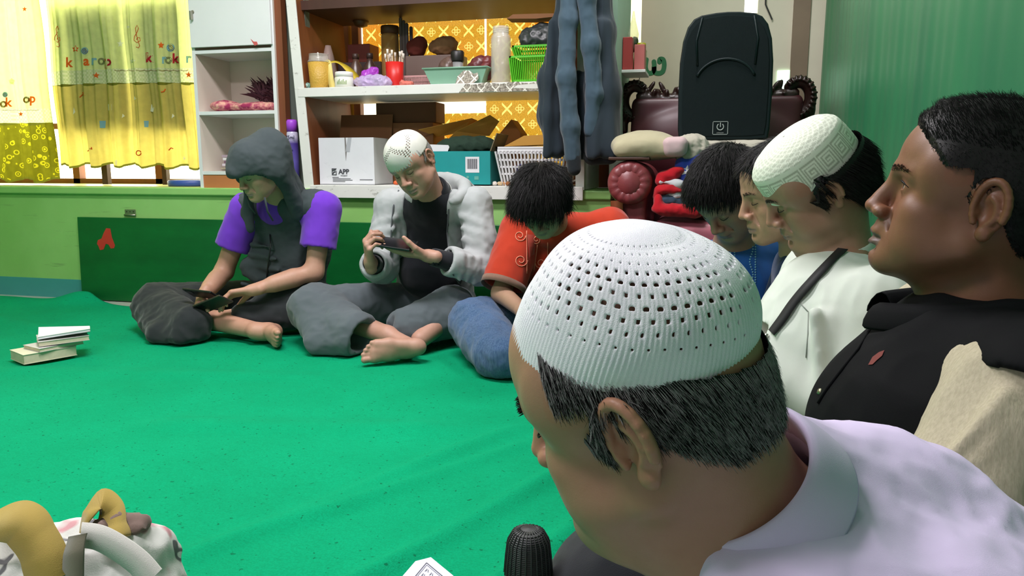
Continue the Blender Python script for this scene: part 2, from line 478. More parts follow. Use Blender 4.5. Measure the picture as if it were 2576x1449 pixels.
# ------------------------------------------------------------------ people: heads, hands, feet, clothes
def frame(fwd, up):
    f = unit(fwd); u = np.asarray(up, float); u = unit(u-f*(u@f))
    return np.stack([np.cross(f, u), f, u], 1)       # columns: right, forward, up
def rotm(axis_, ang):
    k = unit(axis_); K = np.array([[0, -k[2], k[1]], [k[2], 0, -k[0]], [-k[1], k[0], 0]])
    return np.eye(3)+math.sin(ang)*K+(1-math.cos(ang))*K@K
HEAD = dict(cheek=1.0, jaw=1.0, nose_w=1.0, nose_l=1.0, lip=1.0, gape=0.0, chin=1.0, brow=1.0, dbl=0.0, eyes='down', ear=1.0, back=0.0, top=0.0)
def head_sdf(S, c, R, s=1.0, **kw):
    o = dict(HEAD); o.update(kw)
    H = lambda x, y, z: c+R@(s*V(x, y, z))
    def E(x, y, z, a, b, d, k=.012, Q=None, mode='u'): S.ell(H(x, y, z), s*V(a, b, d), R if Q is None else R@Q, s*k, mode)
    def Cp(p, q, ra, rb, k=.01, mode='u'): S.cap(H(*p), H(*q), s*ra, s*rb, s*k, mode)
    E(0, -.014+o['back']*.5, .034, .0755, .097-o['back']*.5, .082-o['top'])                    # cranium
    E(0, .028, .038, .066, .058, .058-o['top'], .03)                 # forehead
    E(0, -.030+o['back']*.5, .000, .070, .078-o['back']*.5, .070, .03)                # back of the skull
    E(0, .022, -.045, .058, .062, .068, .03)                # face block
    E(0, .060, -.064, .038*o['jaw'], .032, .034, .02)       # muzzle
    for q in (-1, 1):
        Cp((q*.056*o['jaw'], -.004, -.060), (q*.016, .074, -.101), .019, .017, .022)   # jaw line
        E(q*.044, .050, -.026, .022, .024, .019, .02)       # cheek bone
        E(q*.043, .040, -.062, .024*o['cheek'], .030, .030, .03)   # cheek
        Cp((q*.012, .083, .017), (q*.044, .066, .018), .0105*o['brow'], .010, .014)   # brow ridge
        E(q*.062, .034, .022, .014, .026, .030, .02)        # temple
    E(0, .076, -.100, .017*o['chin'], .017, .016, .016)     # chin
    E(0, .045, -.095, .040, .040, .022, .02)                # under the jaw
    if o['dbl']: E(0, .045, -.112, .042, .042, .022*o['dbl'], .03)
    for q in (-1, 1):                                        # sockets and eyes
        S.ell(H(q*.032, .096, -.002), s*V(.017, .019, .012), R, s*.014, 's')
        S.ell(H(q*.032, .0665, -.001), s*V(.0150, .0142, .0135), R, s*.005)
        if o['eyes'] == 'open':
            Q = rotm(V(0, 0, 1), q*-.25)
            S.ell(H(q*.032, .083, .0004), s*V(.0132, .0075, .0046), R@Q, s*.0012, 's')
            S.ell(H(q*.032, .0655, 0), s*V(.0122, .0122, .0122), R, s*.0, 's')
            Cp((q*.018, .080, .0095), (q*.046, .070, .0075), .0012, .0012, .002, 's')  # lid fold
        else:
            Cp((q*.019, .0805, -.0045), (q*.032, .0822, -.0075), .0009, .0011, .0015, 's')
            Cp((q*.032, .0822, -.0075), (q*.045, .0735, -.004), .0011, .0009, .0015, 's')
            Cp((q*.019, .083, .0085), (q*.046, .072, .0065), .001, .001, .003, 's')
    nl, nw = o['nose_l'], o['nose_w']
    Cp((0, .084, .010), (0, .100, -.022), .0085, .0095*nw**.5, .012)         # bridge
    E(0, .1045+.006*(nl-1), -.034, .0118*nw, .0128*nl, .0105, .008)            # tip
    for q in (-1, 1):
        E(q*.0138*nw, .0945, -.0385, .0088*nw, .0125, .0088, .005)             # wings
        Cp((q*.0068*nw, .099, -.047), (q*.0072*nw, .101, -.041), .0044, .003, .003, 's')
        Cp((q*.024, .085, -.040), (q*.034, .072, -.068), .0016, .0022, .012, 's')   # laugh line
    g = o['gape']; lp = o['lip']
    E(0, .0895, -.060, .018, .010, .012, .012)                                  # upper lip mound
    up = [(-.0255, .0785, -.0705), (-.012, .0925, -.0655), (0, .0955, -.0662), (.012, .0925, -.0655), (.0255, .0785, -.0705)]
    lo = [(-.0245, .0785, -.0715-g), (-.011, .0915, -.0775-g), (0, .0935, -.0785-g), (.011, .0915, -.0775-g), (.0245, .0785, -.0715-g)]
    S.chain([H(*p) for p in up], [s*r*lp for r in (.003, .0055, .0055, .0055, .003)], s*.004)
    S.chain([H(*p) for p in lo], [s*r*lp for r in (.003, .0062, .0066, .0062, .003)], s*.004)
    sl = [(-.0255, .083, -.0712-g*.4), (-.012, .0985, -.0715-g*.5), (0, .1025, -.0718-g*.5), (.012, .0985, -.0715-g*.5), (.0255, .083, -.0712-g*.4)]
    S.chain([H(*p) for p in sl], [s*r for r in (.0006, .0012+g*.4, .0014+g*.5, .0012+g*.4, .0006)], s*.0022, 's')
    Cp((-.014, .094, -.0885), (.014, .094, -.0885), .0035, .0035, .010, 's')   # crease under the lip
    Cp((0, .1005, -.050), (0, .1005, -.058), .0022, .0022, .004, 's')           # philtrum
    for q in (-1, 1):                                                            # ears
        es = o['ear']
        Q = frame(V(q*-.36, .93, 0), V(q*.14, -.22, 1))                           # ear plane: forward axis, up axis
        ec = V(q*.0785, -.016, -.006)
        A = lambda f, u, n: ec+es*(Q[:, 1]*-f+Q[:, 2]*u+unit(V(q*.93, .36, .02))*n)  # f = backwards
        S.ell(H(*A(.006, .000, .000)), s*es*V(.0045, .0150, .0270), R@Q, s*.004)
        pts, rr = [], []
        for i in range(15):
            t = math.radians(205-i*17.5)
            pts.append(H(*A(.004-math.cos(t)*.0165+.0006*i*0, math.sin(t)*.0285+.002, .0055)))
            rr.append(s*es*(.0042 if i < 11 else .0038))
        S.chain(pts, rr, s*.002)
        S.chain([H(*A(.001+.010*math.cos(t), -.002+.015*math.sin(t), .0035)) for t in np.linspace(-1.3, 1.4, 7)], [s*es*.0032]*7, s*.003)
        S.ell(H(*A(-.0015, -.003, .0065)), s*es*V(.007, .0075, .0115), R@Q, s*.003, 's')
        S.ell(H(*A(.003, -.027, .0025)), s*es*V(.0055, .0085, .009), R@Q, s*.004)   # lobe
        S.ell(H(*A(-.0095, -.006, .002)), s*es*V(.004, .004, .0065), R@Q, s*.003)   # tragus
    return H
SCALP_Y = [-.12, -.10, -.06, -.045, -.03, -.012, .002, .012, .020, .030, .042, .055, .070, .080, .1]
SCALP_Z = [-.062, -.066, -.060, -.040, -.012, .012, -.004, -.018, -.004, .016, .034, .049, .064, .074, .078]
def scalp(L, dz=0.0):
    """>0 where hair grows (local head coordinates)"""
    z = np.interp(L[:, 1], SCALP_Y, SCALP_Z)+dz
    z = np.where(np.abs(L[:, 0]) < .035, np.maximum(z, np.where(L[:, 1] > 0.03, .066, -1)), z)
    z = z+.004*perlin(L*160)+.004*perlin(L*420)
    v = L[:, 2]-z
    lim = .0765*np.sqrt(np.clip(1-((L[:, 1]+.014)/.103)**2, 0, 1))+.0045
    return np.where((np.abs(L[:, 0]) > lim) & (L[:, 2] < .035) & (L[:, 1] > -.05), -1, v)
def skin_colors(P, c, R, s, base, gape=0.0, lip=(.62, .40, .38), noise=0.05, stub=None, lipmul=1.0):
    L = (P-c)@R/s
    col = np.tile(np.array(base[:3]), (len(P), 1))
    n = fbm(P*22, 3); col *= (1+noise*n)[:, None]
    x, y, z = L.T
    on = np.linalg.norm(L, axis=1) < .16
    # lips: their own colour
    zc = -.0718-gape*.5
    up = (np.abs(x) < .025) & (y > .074) & (z < -.0635+np.abs(x)*-.22) & (z > zc)
    lo = (np.abs(x) < .024) & (y > .074) & (z > -.0835-gape+np.abs(x)*.28) & (z <= zc)
    m = ((up | lo) & on)
    w = m.astype(float)*.75*lipmul
    col = col*(1-w[:, None])+np.array(lip)*np.array(base[:3]).max()*w[:, None]
    # warmer nose, cheeks and ears
    r = np.exp(-((x/.02)**2+((y-.105)/.03)**2+((z+.035)/.016)**2))+.6*np.exp(-(((np.abs(x)-.045)/.02)**2+((y-.06)/.03)**2+((z+.03)/.02)**2))
    r += .8*((np.abs(x) > .079) & on)
    r = np.clip(r, 0, 1)*on
    col *= 1-r[:, None]*np.array([-.05, .08, .10])
    if stub is not None:                       # shaved stubble on lip and chin
        q = np.clip(np.exp(-((x/.026)**2+((z+.056)/.007)**2)*1.2)*(y > .07)+.8*np.exp(-((x/.03)**2+((z+.102)/.014)**2))*(y > .05), 0, 1)*on
        col = col*(1-q[:, None]*stub)+np.array([.03, .025, .025])*q[:, None]*stub
    return np.clip(col, 0, 1)
def skin_mat(name, rough=0.5, sss=0.12):
    if name in MATS: return MATS[name]
    t = NT(name); a = t.n('VertexColor', layer_name='Col')
    v = t.coord()
    t.base(t.mix(t.math('MULTIPLY', t.noise(v, 90, 4), .35), a.outputs['Color'], (.62, .48, .40, 1), 'MULTIPLY'))
    t.set(Roughness=rough)
    t.set(Subsurface_Weight=sss, Subsurface_Scale=0.006)
    t.b.inputs['Subsurface Radius'].default_value = (1.0, .45, .25)
    t.bump(t.noise(v, 700, 2), .12, .001)
    MATS[name] = t.m; return t.m
def eyes(c, R, s, gaze, parent, up=0.0, iris=(.035, .018, .01)):
    """the two eyeballs; gaze in local head coordinates"""
    g = unit(gaze)
    for q in (-1, 1):
        n, m = 24, 16; vs = []; fs = []
        for i in range(m+1):
            for j in range(n):
                a = math.pi*i/m; b = 2*math.pi*j/n
                vs.append((math.sin(a)*math.cos(b), math.sin(a)*math.sin(b), math.cos(a)))
        for i in range(m):
            for j in range(n): fs.append((i*n+j, i*n+(j+1) % n, (i+1)*n+(j+1) % n, (i+1)*n+j))
        vs = np.array(vs); G = frame(g, V(0, 0, 1)); vs = vs[:, [0, 2, 1]]*V(1, 1, 1)
        W = vs@G.T
        d = vs[:, 1]
        col = np.where((d > .88)[:, None], np.array(iris), np.array([.62, .58, .54]))
        col = np.where((d > .975)[:, None], np.array([.004, .004, .004]), col)
        P = c+(R@(s*(V(q*.032, .0660, 0)+W*.0120).T)).T if False else (c+((V(q*.032, .0660, 0)+W*.0120)*s)@R.T)
        t = 'eyeball'
        if t not in MATS:
            k = NT(t); a = k.n('VertexColor', layer_name='Col'); k.base(a.outputs['Color']); k.set(Roughness=.12); MATS[t] = k.m
        obj_np('eye', P, np.array(fs), MATS[t], parent, colors=col)
def lashes(c, R, s, root, kind='down', col='dark_hair'):
    for q in (-1, 1):
        bm = bmesh.new()
        if kind == 'down':
            pts = [(q*.0185, .0800, -.0035), (q*.025, .0832, -.0066), (q*.033, .0838, -.0078), (q*.040, .0795, -.0066), (q*.0465, .0732, -.0035)]
        else:
            pts = [(q*.0185, .0785, .0015), (q*.025, .0812, .0056), (q*.033, .0815, .0066), (q*.040, .0785, .0053), (q*.0475, .0712, .0006)]
        bmtube([c+R@(s*V(*p)) for p in pts], [s*.0004, s*.0009, s*.0011, s*.0011, s*.0005], bm, 6)
        adopt(obj('eyelashes', bm, MATS[col], None, True), root)
def hair_mat(name, c, rough=0.38, var=.35):
    if name in MATS: return MATS[name]
    t = NT(name); v = t.coord()
    t.base(t.ramp(t.noise(v, 160, 3), [(0.3, shade(c, 1-var)), (0.7, shade(c, 1+var))])); t.set(Roughness=rough)
    t.b.inputs['Specular IOR Level'].default_value = .22
    MATS[name] = t.m; return t.m
def patch(P, Fc, keep, off, N):
    """the part of a surface where keep>0, lifted by off"""
    f = Fc[(keep[Fc] > 0).all(1)]; used = np.zeros(len(P), bool); used[f.ravel()] = True
    mp = np.cumsum(used)-1
    return (P+N*off[:, None])[used], mp[f], used
def brows(P, N, c, R, s, parent, m, thick=1.0, n=260):
    L = (P-c)@R/s; x, y, z = L.T
    ax = np.abs(x)
    zc = .0185+.004*np.sin(np.clip((ax-.012)/.036, 0, 1)*2.6)
    k = np.where((ax > .011) & (ax < .050) & (y > .045) & (np.abs(z-zc) < .0042*thick*(1-.5*np.clip((ax-.03)/.02, 0, 1))))[0]
    for q in (-1, 1):
        kk = k[x[k]*q > 0]
        if not len(kk): continue
        kk = RNG.choice(kk, n//2)
        d = (V(1, 0, 0)[None]*q+V(0, -.25, .25)+0*P[kk])@R.T
        v, f = strands(P[kk]+N[kk]*.0002, d, N[kk], .008*s, .00045*s, (0, 0, 0), .15, 2, lift=.12)
        adopt(obj_np('eyebrow', v, f, m, None), parent)
def hand(S, w, f, n, side, curl=(.5, .5, .5, .5), thumb=(.4, .5), s=1.0, spread=.06, k=.006):
    """w wrist, f finger direction, n palm normal, side +1 left / -1 right hand; curl in radians at each knuckle"""
    f = unit(f); n = np.asarray(n, float); n = unit(n-f*(n@f)); t = side*np.cross(n, f)
    kn = [(.028, .088), (.0095, .093), (-.0095, .088), (-.027, .079)]
    ln = [(.041, .025, .020), (.045, .029, .021), (.041, .027, .020), (.032, .020, .018)]
    S.chain([w-f*.03*s, w+f*.012*s], [.025*s, .024*s], k)
    tips = []
    for i, ((a, b), l) in enumerate(zip(kn, ln)):
        K = w+s*(t*a+f*b-n*(.004 if i in (1, 2) else 0))
        S.cap(w+s*(t*a*.55+f*.012), K, .0145*s, .0118*s, k*1.4)
        d = unit(f+t*(a/.028)*spread); p = K; ang = 0
        cu = curl[i] if isinstance(curl[i], (tuple, list)) else (curl[i], curl[i]*1.1, curl[i]*.7)
        r = [.0098, .0088, .0080, .0068]
        if i == 3: r = [x*.86 for x in r]
        for j in range(3):
            ang += cu[j]
            q = p+s*l[j]*(d*math.cos(ang)+n*math.sin(ang))
            S.cap(p, q, r[j]*s, r[j+1]*s, .0025 if j else .004)
            p = q
        tips.append(p)
    b = w+s*(t*.020+f*.018+n*.004)
    d1 = unit(f*.62+t*.72+n*.30*thumb[0]); p1 = b+d1*.044*s
    S.cap(b, p1, .0165*s, .0125*s, k*1.6)
    d2 = unit(d1+f*.5*thumb[1]+n*.6*thumb[1]-t*.3*thumb[1]); p2 = p1+d2*.033*s
    S.cap(p1, p2, .0122*s, .0108*s, .004)
    d3 = unit(d2+f*.2*thumb[1]+n*.2*thumb[1]-t*.3*thumb[1]); p3 = p2+d3*.026*s
    S.cap(p2, p3, .0108*s, .0085*s, .003)
    return tips+[p3]
def foot(S, ankle, toe_dir, sole_n, side, s=1.0):
    """ankle joint; toe_dir heel-to-toe; sole_n points out of the sole; side +1 left / -1 right"""
    f = unit(toe_dir); n = np.asarray(sole_n, float); n = unit(n-f*(n@f)); t = side*np.cross(n, f)   # towards the big toe
    A = lambda a, b, d: np.asarray(ankle)+s*(f*a+t*b+n*d)
    S.cap(A(-.002, 0, -.03), A(0, 0, .02), .034*s, .034*s, .02)
    S.ell(A(-.042, 0, .050), s*V(.034, .032, .032), np.stack([f, t, n], 1), .02)
    S.chain([A(-.03, -.006, .055), A(.06, -.022, .060), A(.105, -.026, .062)], [.027*s, .021*s, .019*s], .015)
    S.chain([A(-.01, .004, .030), A(.06, .010, .043), A(.118, .022, .058)], [.034*s, .028*s, .021*s], .02)
    S.chain([A(.06, -.005, .05), A(.115, .0, .060)], [.026*s, .020*s], .015)
    for i, (b, a, r, l) in enumerate([(.026, .132, .0135, .030), (.008, .138, .0095, .026), (-.007, .132, .009, .022), (-.020, .122, .0088, .020), (-.032, .110, .0092, .017)]):
        S.chain([A(a-.022, b*.92, .058), A(a, b, .061), A(a+l*.7, b*1.02, .066)], [r*1.02*s, r*.92*s, r*s], .004)
    return A
# ------------------------------------------------------------------ the room
YW, YG, YR, XR, XS = 3.50, 4.05, 4.45, 0.60, -0.43     # ledge front, window wall, recess wall, right wall, end of the ledge
ZL = 0.632                                              # ledge top
m_floor = paint('grey floor tile', srgb(176, 182, 172), .45, .06, 3)
m_green = paint('light green paint', srgb(112, 178, 78), .55, .10, 2.2, .15, 14)
m_blue = paint('blue green band', srgb(66, 150, 148), .55, .06, 3)
m_white = paint('old white paint', srgb(222, 224, 220), .5, .08, 5)
m_cream = paint('cream wall paint', srgb(206, 202, 180), .7, .08, 2)
m_mint = paint('mint wall paint', srgb(168, 196, 176), .7, .06, 3)
m_ceil = paint('ceiling white', srgb(225, 226, 222), .9, .03, 2)
m_ledge = paint('ledge top paint', srgb(190, 196, 120), .35, .08, 3)
m_brown = paint('brown wood', srgb(120, 66, 36), .5, .18, 3, .1, 40, stretch=(6, 6, .6))
m_dbrown = paint('dark brown wood', srgb(66, 38, 26), .5, .18, 3, stretch=(6, 6, .6))

# floor with tile joints
t = NT('floor tiles'); v = t.coord()
br = t.n('TexBrick'); t.l(v, br.inputs['Vector'])
br.offset = 0; br.inputs['Scale'].default_value = 2.5; br.inputs['Mortar Size'].default_value = .006
br.inputs['Brick Width'].default_value = 1; br.inputs['Row Height'].default_value = 1
br.inputs['Color1'].default_value = srgb(182, 186, 178); br.inputs['Color2'].default_value = srgb(172, 178, 170); br.inputs['Mortar'].default_value = srgb(120, 122, 116)
t.base(br.outputs['Color']); t.set(Roughness=.35)
struct(obj('floor', bmbox(-5, XR+.1, -2.0, YR+.1, -.06, 0), t.m))
struct(obj('ceiling', bmbox(-5, XR+.1, -2.0, YR+.1, 2.75, 2.82), m_ceil))
struct(obj('wall_left', bmbox(-5.1, -5, -2.0, YR+.1, -.06, 2.82), m_green))

# green wall under the ledge: worn lime paint
t = NT('worn lime wall'); v = t.coord()
n1 = t.noise(v, 1.6, 5); n2 = t.noise(t.coord((1.5, 1.5, 14)), 2.2, 5)
c1 = t.ramp(n1, [(.3, srgb(138, 192, 104)), (.7, srgb(160, 210, 126))])
st = t.math('MULTIPLY', t.ramp(n2, [(.62, (0, 0, 0, 1)), (.72, (1, 1, 1, 1))]), .35)
t.base(t.mix(st, c1, srgb(82, 100, 66))); t.set(Roughness=.45); t.bump(t.noise(v, 30, 3), .12, .004)
m_lime = t.m
struct(obj('wall_back', bmbox(-5, XS, YW, YW+.10, 0, ZL-.05), m_lime))
struct(obj('trim_1', bmbox(-5, XS+.002, YW-.004, YW+.01, 0, .108), m_blue))
struct(obj('wall_ledge', bmbox(-5, XS, YW+.0, YG, ZL-.05, ZL-.012), m_lime))
struct(obj('trim_2', bmbox(-5, XS+.004, YW-.022, YG, ZL-.040, ZL), [m_lime], bevel=.006))
struct(obj('trim_3', bmbox(-5, -2.62, YW+.01, YG, ZL, ZL+.004), m_ledge))
struct(obj('wall_side', bmbox(XS-.02, XS+.006, YW+.012, YR, 0, ZL-.045), m_lime))

# window wall above the ledge
wm = bmesh.new()
for b in ((-5, -4.9, 0, 0), (-2.62, -1.99, 0, 0), (-.76, XS, 0, 0)):
    bmbox(b[0], b[1], YG, YG+.12, ZL, 2.76, wm)
bmbox(-4.9, -.6, YG, YG+.12, 2.3, 2.76, wm)
struct(obj('wall_window', wm, m_brown))
# the glass: daylight through golden patterned film
def film(name, base, hi, warm, strength, sc=1.0, white=0.0):
    t = NT(name); tc = t.n('TexCoord'); sp = t.n('SeparateXYZ'); t.l(tc.outputs['Object'], sp.inputs[0])
    px, pz = .106*sc, .062*sc
    row = t.math('FLOOR', t.math('DIVIDE', sp.outputs['Z'], pz))
    od = t.math('MULTIPLY', t.math('FLOORED_MODULO', row, 2.0), .5)
    u = t.math('ADD', t.math('DIVIDE', sp.outputs['X'], px), od)
    dx = t.math('MULTIPLY', t.math('SUBTRACT', t.math('FRACT', u), .5), px)
    dx2 = t.math('MULTIPLY', t.math('SUBTRACT', t.math('FRACT', t.math('ADD', u, .5)), .5), px)
    dz = t.math('MULTIPLY', t.math('SUBTRACT', t.math('FRACT', t.math('DIVIDE', sp.outputs['Z'], pz)), .5), pz)
    a = t.math('ABSOLUTE', t.math('ADD', dx, dz)); b = t.math('ABSOLUTE', t.math('SUBTRACT', dx, dz))
    arm = t.math('MULTIPLY', t.math('LESS_THAN', t.math('MINIMUM', a, b), .0052*sc), t.math('LESS_THAN', t.math('ABSOLUTE', dx), .021*sc))
    rings = 0
    for ox, oz in ((0, .010), (0, -.010), (-.011, 0), (.011, 0)):
        ex = t.math('SUBTRACT', dx2, ox*sc); ez = t.math('SUBTRACT', dz, oz*sc)
        r = t.math('SQRT', t.math('ADD', t.math('MULTIPLY', ex, ex), t.math('MULTIPLY', ez, ez)))
        q = t.math('LESS_THAN', t.math('ABSOLUTE', t.math('SUBTRACT', r, .0062*sc)), .0017*sc)
        rings = q if rings == 0 else t.math('MAXIMUM', rings, q)
    v = t.coord()
    n = t.noise(v, 2.4, 2); fine = t.noise(v, 160, 3)
    col = t.mix(t.ramp(n, [(.48, (0, 0, 0, 1)), (.70, (1, 1, 1, 1))]), base, warm)
    col = t.mix(t.math('MULTIPLY', t.ramp(fine, [(.42, (0, 0, 0, 1)), (.62, (1, 1, 1, 1))]), .55), col, shade(base, .45))
    col = t.mix(arm, col, hi); col = t.mix(t.math('MULTIPLY', rings, .8), col, hi)
    t.base((0.02, .02, .02, 1)); t.l(col, t.b.inputs['Emission Color']); t.b.inputs['Emission Strength'].default_value = strength
    t.set(Roughness=.2)
    return t.m
m_film = film('golden window film', srgb(214, 160, 44), srgb(255, 232, 120), srgb(232, 130, 24), 1.0, 1.36)
g_white = glow('bright daylight pane', (1.0, .93, .66, 1), 1.6)
g_yel = glow('yellow daylight pane', (1.0, .78, .20, 1), 6.0)
g_hot = glow('hot daylight pane', (1.0, .93, .62, 1), 6.0)
w1 = obj('window_1', bmbox(-4.9, -2.62, YG+.05, YG+.06, ZL, 2.3), g_hot); struct(w1)
fr = bmesh.new()
for x in (-4.9, -3.95, -3.33, -2.66): bmbox(x, x+.05, YG+.0, YG+.05, ZL, 2.3, fr)
for z in (ZL, .98): bmbox(-4.9, -2.62, YG+.0, YG+.05, z, z+.035, fr)
obj('window_frame', fr, m_brown, w1)
w2 = obj('window_2', bmbox(-1.99, -.76, YG+.05, YG+.06, ZL, 2.3), m_film); struct(w2)
fr = bmesh.new()
bmbox(-1.97, -1.93, YG-.0, YG+.05, ZL, 2.3, fr); bmbox(-1.99, -.76, YG, YG+.05, ZL, ZL+.05, fr)
bmbox(-1.99, -.76, YG, YG+.05, 1.60, 1.64, fr)
obj('window_frame', fr, m_brown, w2)
gp = bmesh.new()                                     # gaps where the film has come away
bmbox(-1.93, -1.20, YG+.044, YG+.049, 1.035, 1.115, gp)
bmbox(-1.925, -1.895, YG+.044, YG+.049, .95, 1.10, gp)
bmbox(-1.205, -1.195, YG+.044, YG+.049, 1.20, 1.58, gp)
bmbox(-1.945, -1.925, YG+.044, YG+.049, 1.36, 1.57, gp)
obj('window_gap', gp, g_white, w2)

# recess with the sofa: back wall, its slit windows, posts
rw = bmesh.new()
bmbox(-.395, .155, YR, YR+.1, 0, 2.76, rw); bmbox(.225, XR+.1, YR, YR+.1, 0, 2.76, rw)
bmbox(-.48, -.40, YR, YR+.1, 0, 1.40, rw); bmbox(.155, .225, YR, YR+.1, 0, 1.56, rw)
struct(obj('wall_recess', rw, m_cream))
g_slit = glow('slit daylight', (.96, 1.0, .80, 1), 3.0)
w3 = obj('window_3', bmbox(-.48, -.40, YR+.07, YR+.08, 1.40, 2.76), glow('yellow slit daylight', (.98, .95, .42, 1), 2.2)); struct(w3)
struct(obj('window_4', bmbox(.155, .225, YR+.07, YR+.08, 1.56, 2.76), g_slit))
w5 = obj('window_5', bmbox(.342, .404, YR-.008, YR-.002, 1.10, 1.255), glow('green lit pane', (.62, 1.0, .72, 1), 2.6)); struct(w5)
struct(obj('trim_4', bmbox(.405, .49, YR-.03, YR+.01, 0, 2.76), paint('brown post', srgb(120, 104, 84), .6, .12, 4)))
struct(obj('trim_5', bmbox(.49, XR, YR-.02, YR+.01, 0, 2.76), m_cream))
struct(obj('wall_post', bmbox(XS-.012, XS+.012, YW+.015, 4.09, ZL, 2.76), m_mint))
struct(obj('wall_right', bmbox(XR, XR+.1, -2.0, YR+.1, -.06, 2.82), paint('right wall paint', srgb(120, 150, 110), .7, .05, 3)))

# two ceiling lamps, and an added small one that brightens the recess
for i, (x, y, k) in enumerate(((-1.3, 1.9, 1), (-1.7, .05, 1), (-.1, 3.1, .5))):
    tl = thing('ceiling_lamp', ('ceiling lamp nearer the window wall, with a white diffuser', 'ceiling lamp nearer the photographer, with a white diffuser', 'small added fill lamp over the armchair, with a white diffuser')[i], 'lamp', (x, y, 2.75))
    obj('housing', bmbox(-.66*k, .66*k, -.22, .22, -.05, 0), m_white, tl, bevel=.01)
    obj('diffuser', bmbox(-.62*k, .62*k, -.19, .19, -.062, -.05), glow('lamp diffuser', (.95, .97, 1, 1), 2.0), tl)
# ------------------------------------------------------------------ green carpet
t = NT('green felt carpet'); v = t.coord()
n1 = t.noise(v, 2.0, 4); n2 = t.noise(v, 260, 3); n3 = t.noise(t.coord((60, 300, 60)), 1.0, 3)
c = t.ramp(n1, [(.3, srgb(0, 142, 96)), (.7, srgb(1, 158, 110))])
c = t.mix(t.math('MULTIPLY', t.ramp(n2, [(.35, (1, 1, 1, 1)), (.6, (0, 0, 0, 1))]), .35), c, srgb(0, 112, 70))
c = t.mix(t.math('MULTIPLY', t.ramp(n3, [(.3, (1, 1, 1, 1)), (.55, (0, 0, 0, 1))]), .25), c, srgb(0, 114, 72))
sp = t.noise(v, 95, 1, .4)
c = t.mix(t.math('MULTIPLY', t.ramp(sp, [(.24, (1, 1, 1, 1)), (.29, (0, 0, 0, 1))]), .7), c, srgb(4, 80, 50))
t.base(c); t.set(Roughness=.95)
t.b.inputs['Specular IOR Level'].default_value = .12
t.bump(n2, .5, .003)
m_carpet = t.m
nx, ny = 300, 330
gx = np.linspace(-4.7, .57, nx); gy = np.linspace(-.9, 3.40, ny)
GX, GY = np.meshgrid(gx, gy, indexing='ij')
EDGE = 3.375 + .018*np.sin(gx*3.1) + .012*np.sin(gx*7.3+1) + .05*np.exp(-((gx+3.39)/.12)**2) - .03*np.exp(-((gx+2.9)/.3)**2)
GY = -.9 + (GY+.9)/(3.40+.9)*(EDGE[:, None]+.9)
def carpet_z(X, Y):
    """height of the carpet, with its folds and ripples"""
    X = np.asarray(X, float); Y = np.asarray(Y, float)
    q = np.stack([X.ravel()*1.7, Y.ravel()*2.6, 0*X.ravel()], 1)
    z = .006 + .004*fbm(q, 3).reshape(X.shape)
    def fold(x0, y0, x1, y1, w, h):
        d = np.array([x1-x0, y1-y0]); L = np.hypot(*d); d /= L
        s = (X-x0)*d[0]+(Y-y0)*d[1]; r = -(X-x0)*d[1]+(Y-y0)*d[0]
        env = np.clip(s/(.15*L), 0, 1)*np.clip((L-s)/(.15*L), 0, 1)
        return 1.7*h*env*np.exp(-(r/w)**2)*(1+.25*np.sin(s*9))
    z = z + fold(-.66, .95, -.28, 1.80, .026, .012) + fold(-.42, .95, -.20, 1.55, .024, .013) + fold(-.85, 1.25, -.40, 1.95, .024, .007)
    z = z + fold(-1.0, 1.0, -.45, 2.1, .03, .008) + fold(-.25, 1.6, .0, 2.0, .05, .016)
    z = z + fold(-2.6, 2.1, -1.2, 2.35, .06, .007) + fold(-1.6, 1.75, -.6, 1.95, .06, .008)
    z = z + fold(-3.6, 2.9, -2.3, 2.62, .07, .012) + fold(-3.3, 1.9, -2.1, 1.7, .08, .007)
    z = z + .055*np.exp(-((X+3.33)/.14)**2-((Y-3.40)/.10)**2) + .02*np.exp(-((X+3.8)/.3)**2-((Y-3.3)/.1)**2)
    def area(x0, x1, y0, y1, e=.10):              # pressed flat where people and furniture rest
        f = lambda v, a, b: 1/(1+np.exp(-(v-a)/e*5))*1/(1+np.exp((v-b)/e*5))
        return f(X, x0, x1)*f(Y, y0, y1)
    flat = np.clip(area(-2.62, .6, 2.42, 3.4)+area(-.12, .6, .1, 3.4)+area(-1.0, -.5, .55, .9, .05), 0, 1)
    z = z*(1-flat)+.005*flat
    return np.maximum(z, .003)
GZ = carpet_z(GX, GY)
idx = np.arange(nx*ny).reshape(nx, ny)
quad = np.stack([idx[:-1, :-1], idx[1:, :-1], idx[1:, 1:], idx[:-1, 1:]], -1).reshape(-1, 4)
cp = obj_np('carpet', np.stack([GX, GY, GZ], -1).reshape(-1, 3), quad, m_carpet)
x = cp.modifiers.new('solid', 'SOLIDIFY'); x.thickness = .003; x.offset = -1
tag(cp, 'large rumpled bright green felt carpet covering the floor', 'carpet')
def cz(x, y): return float(carpet_z(np.array([x]), np.array([y]))[0])
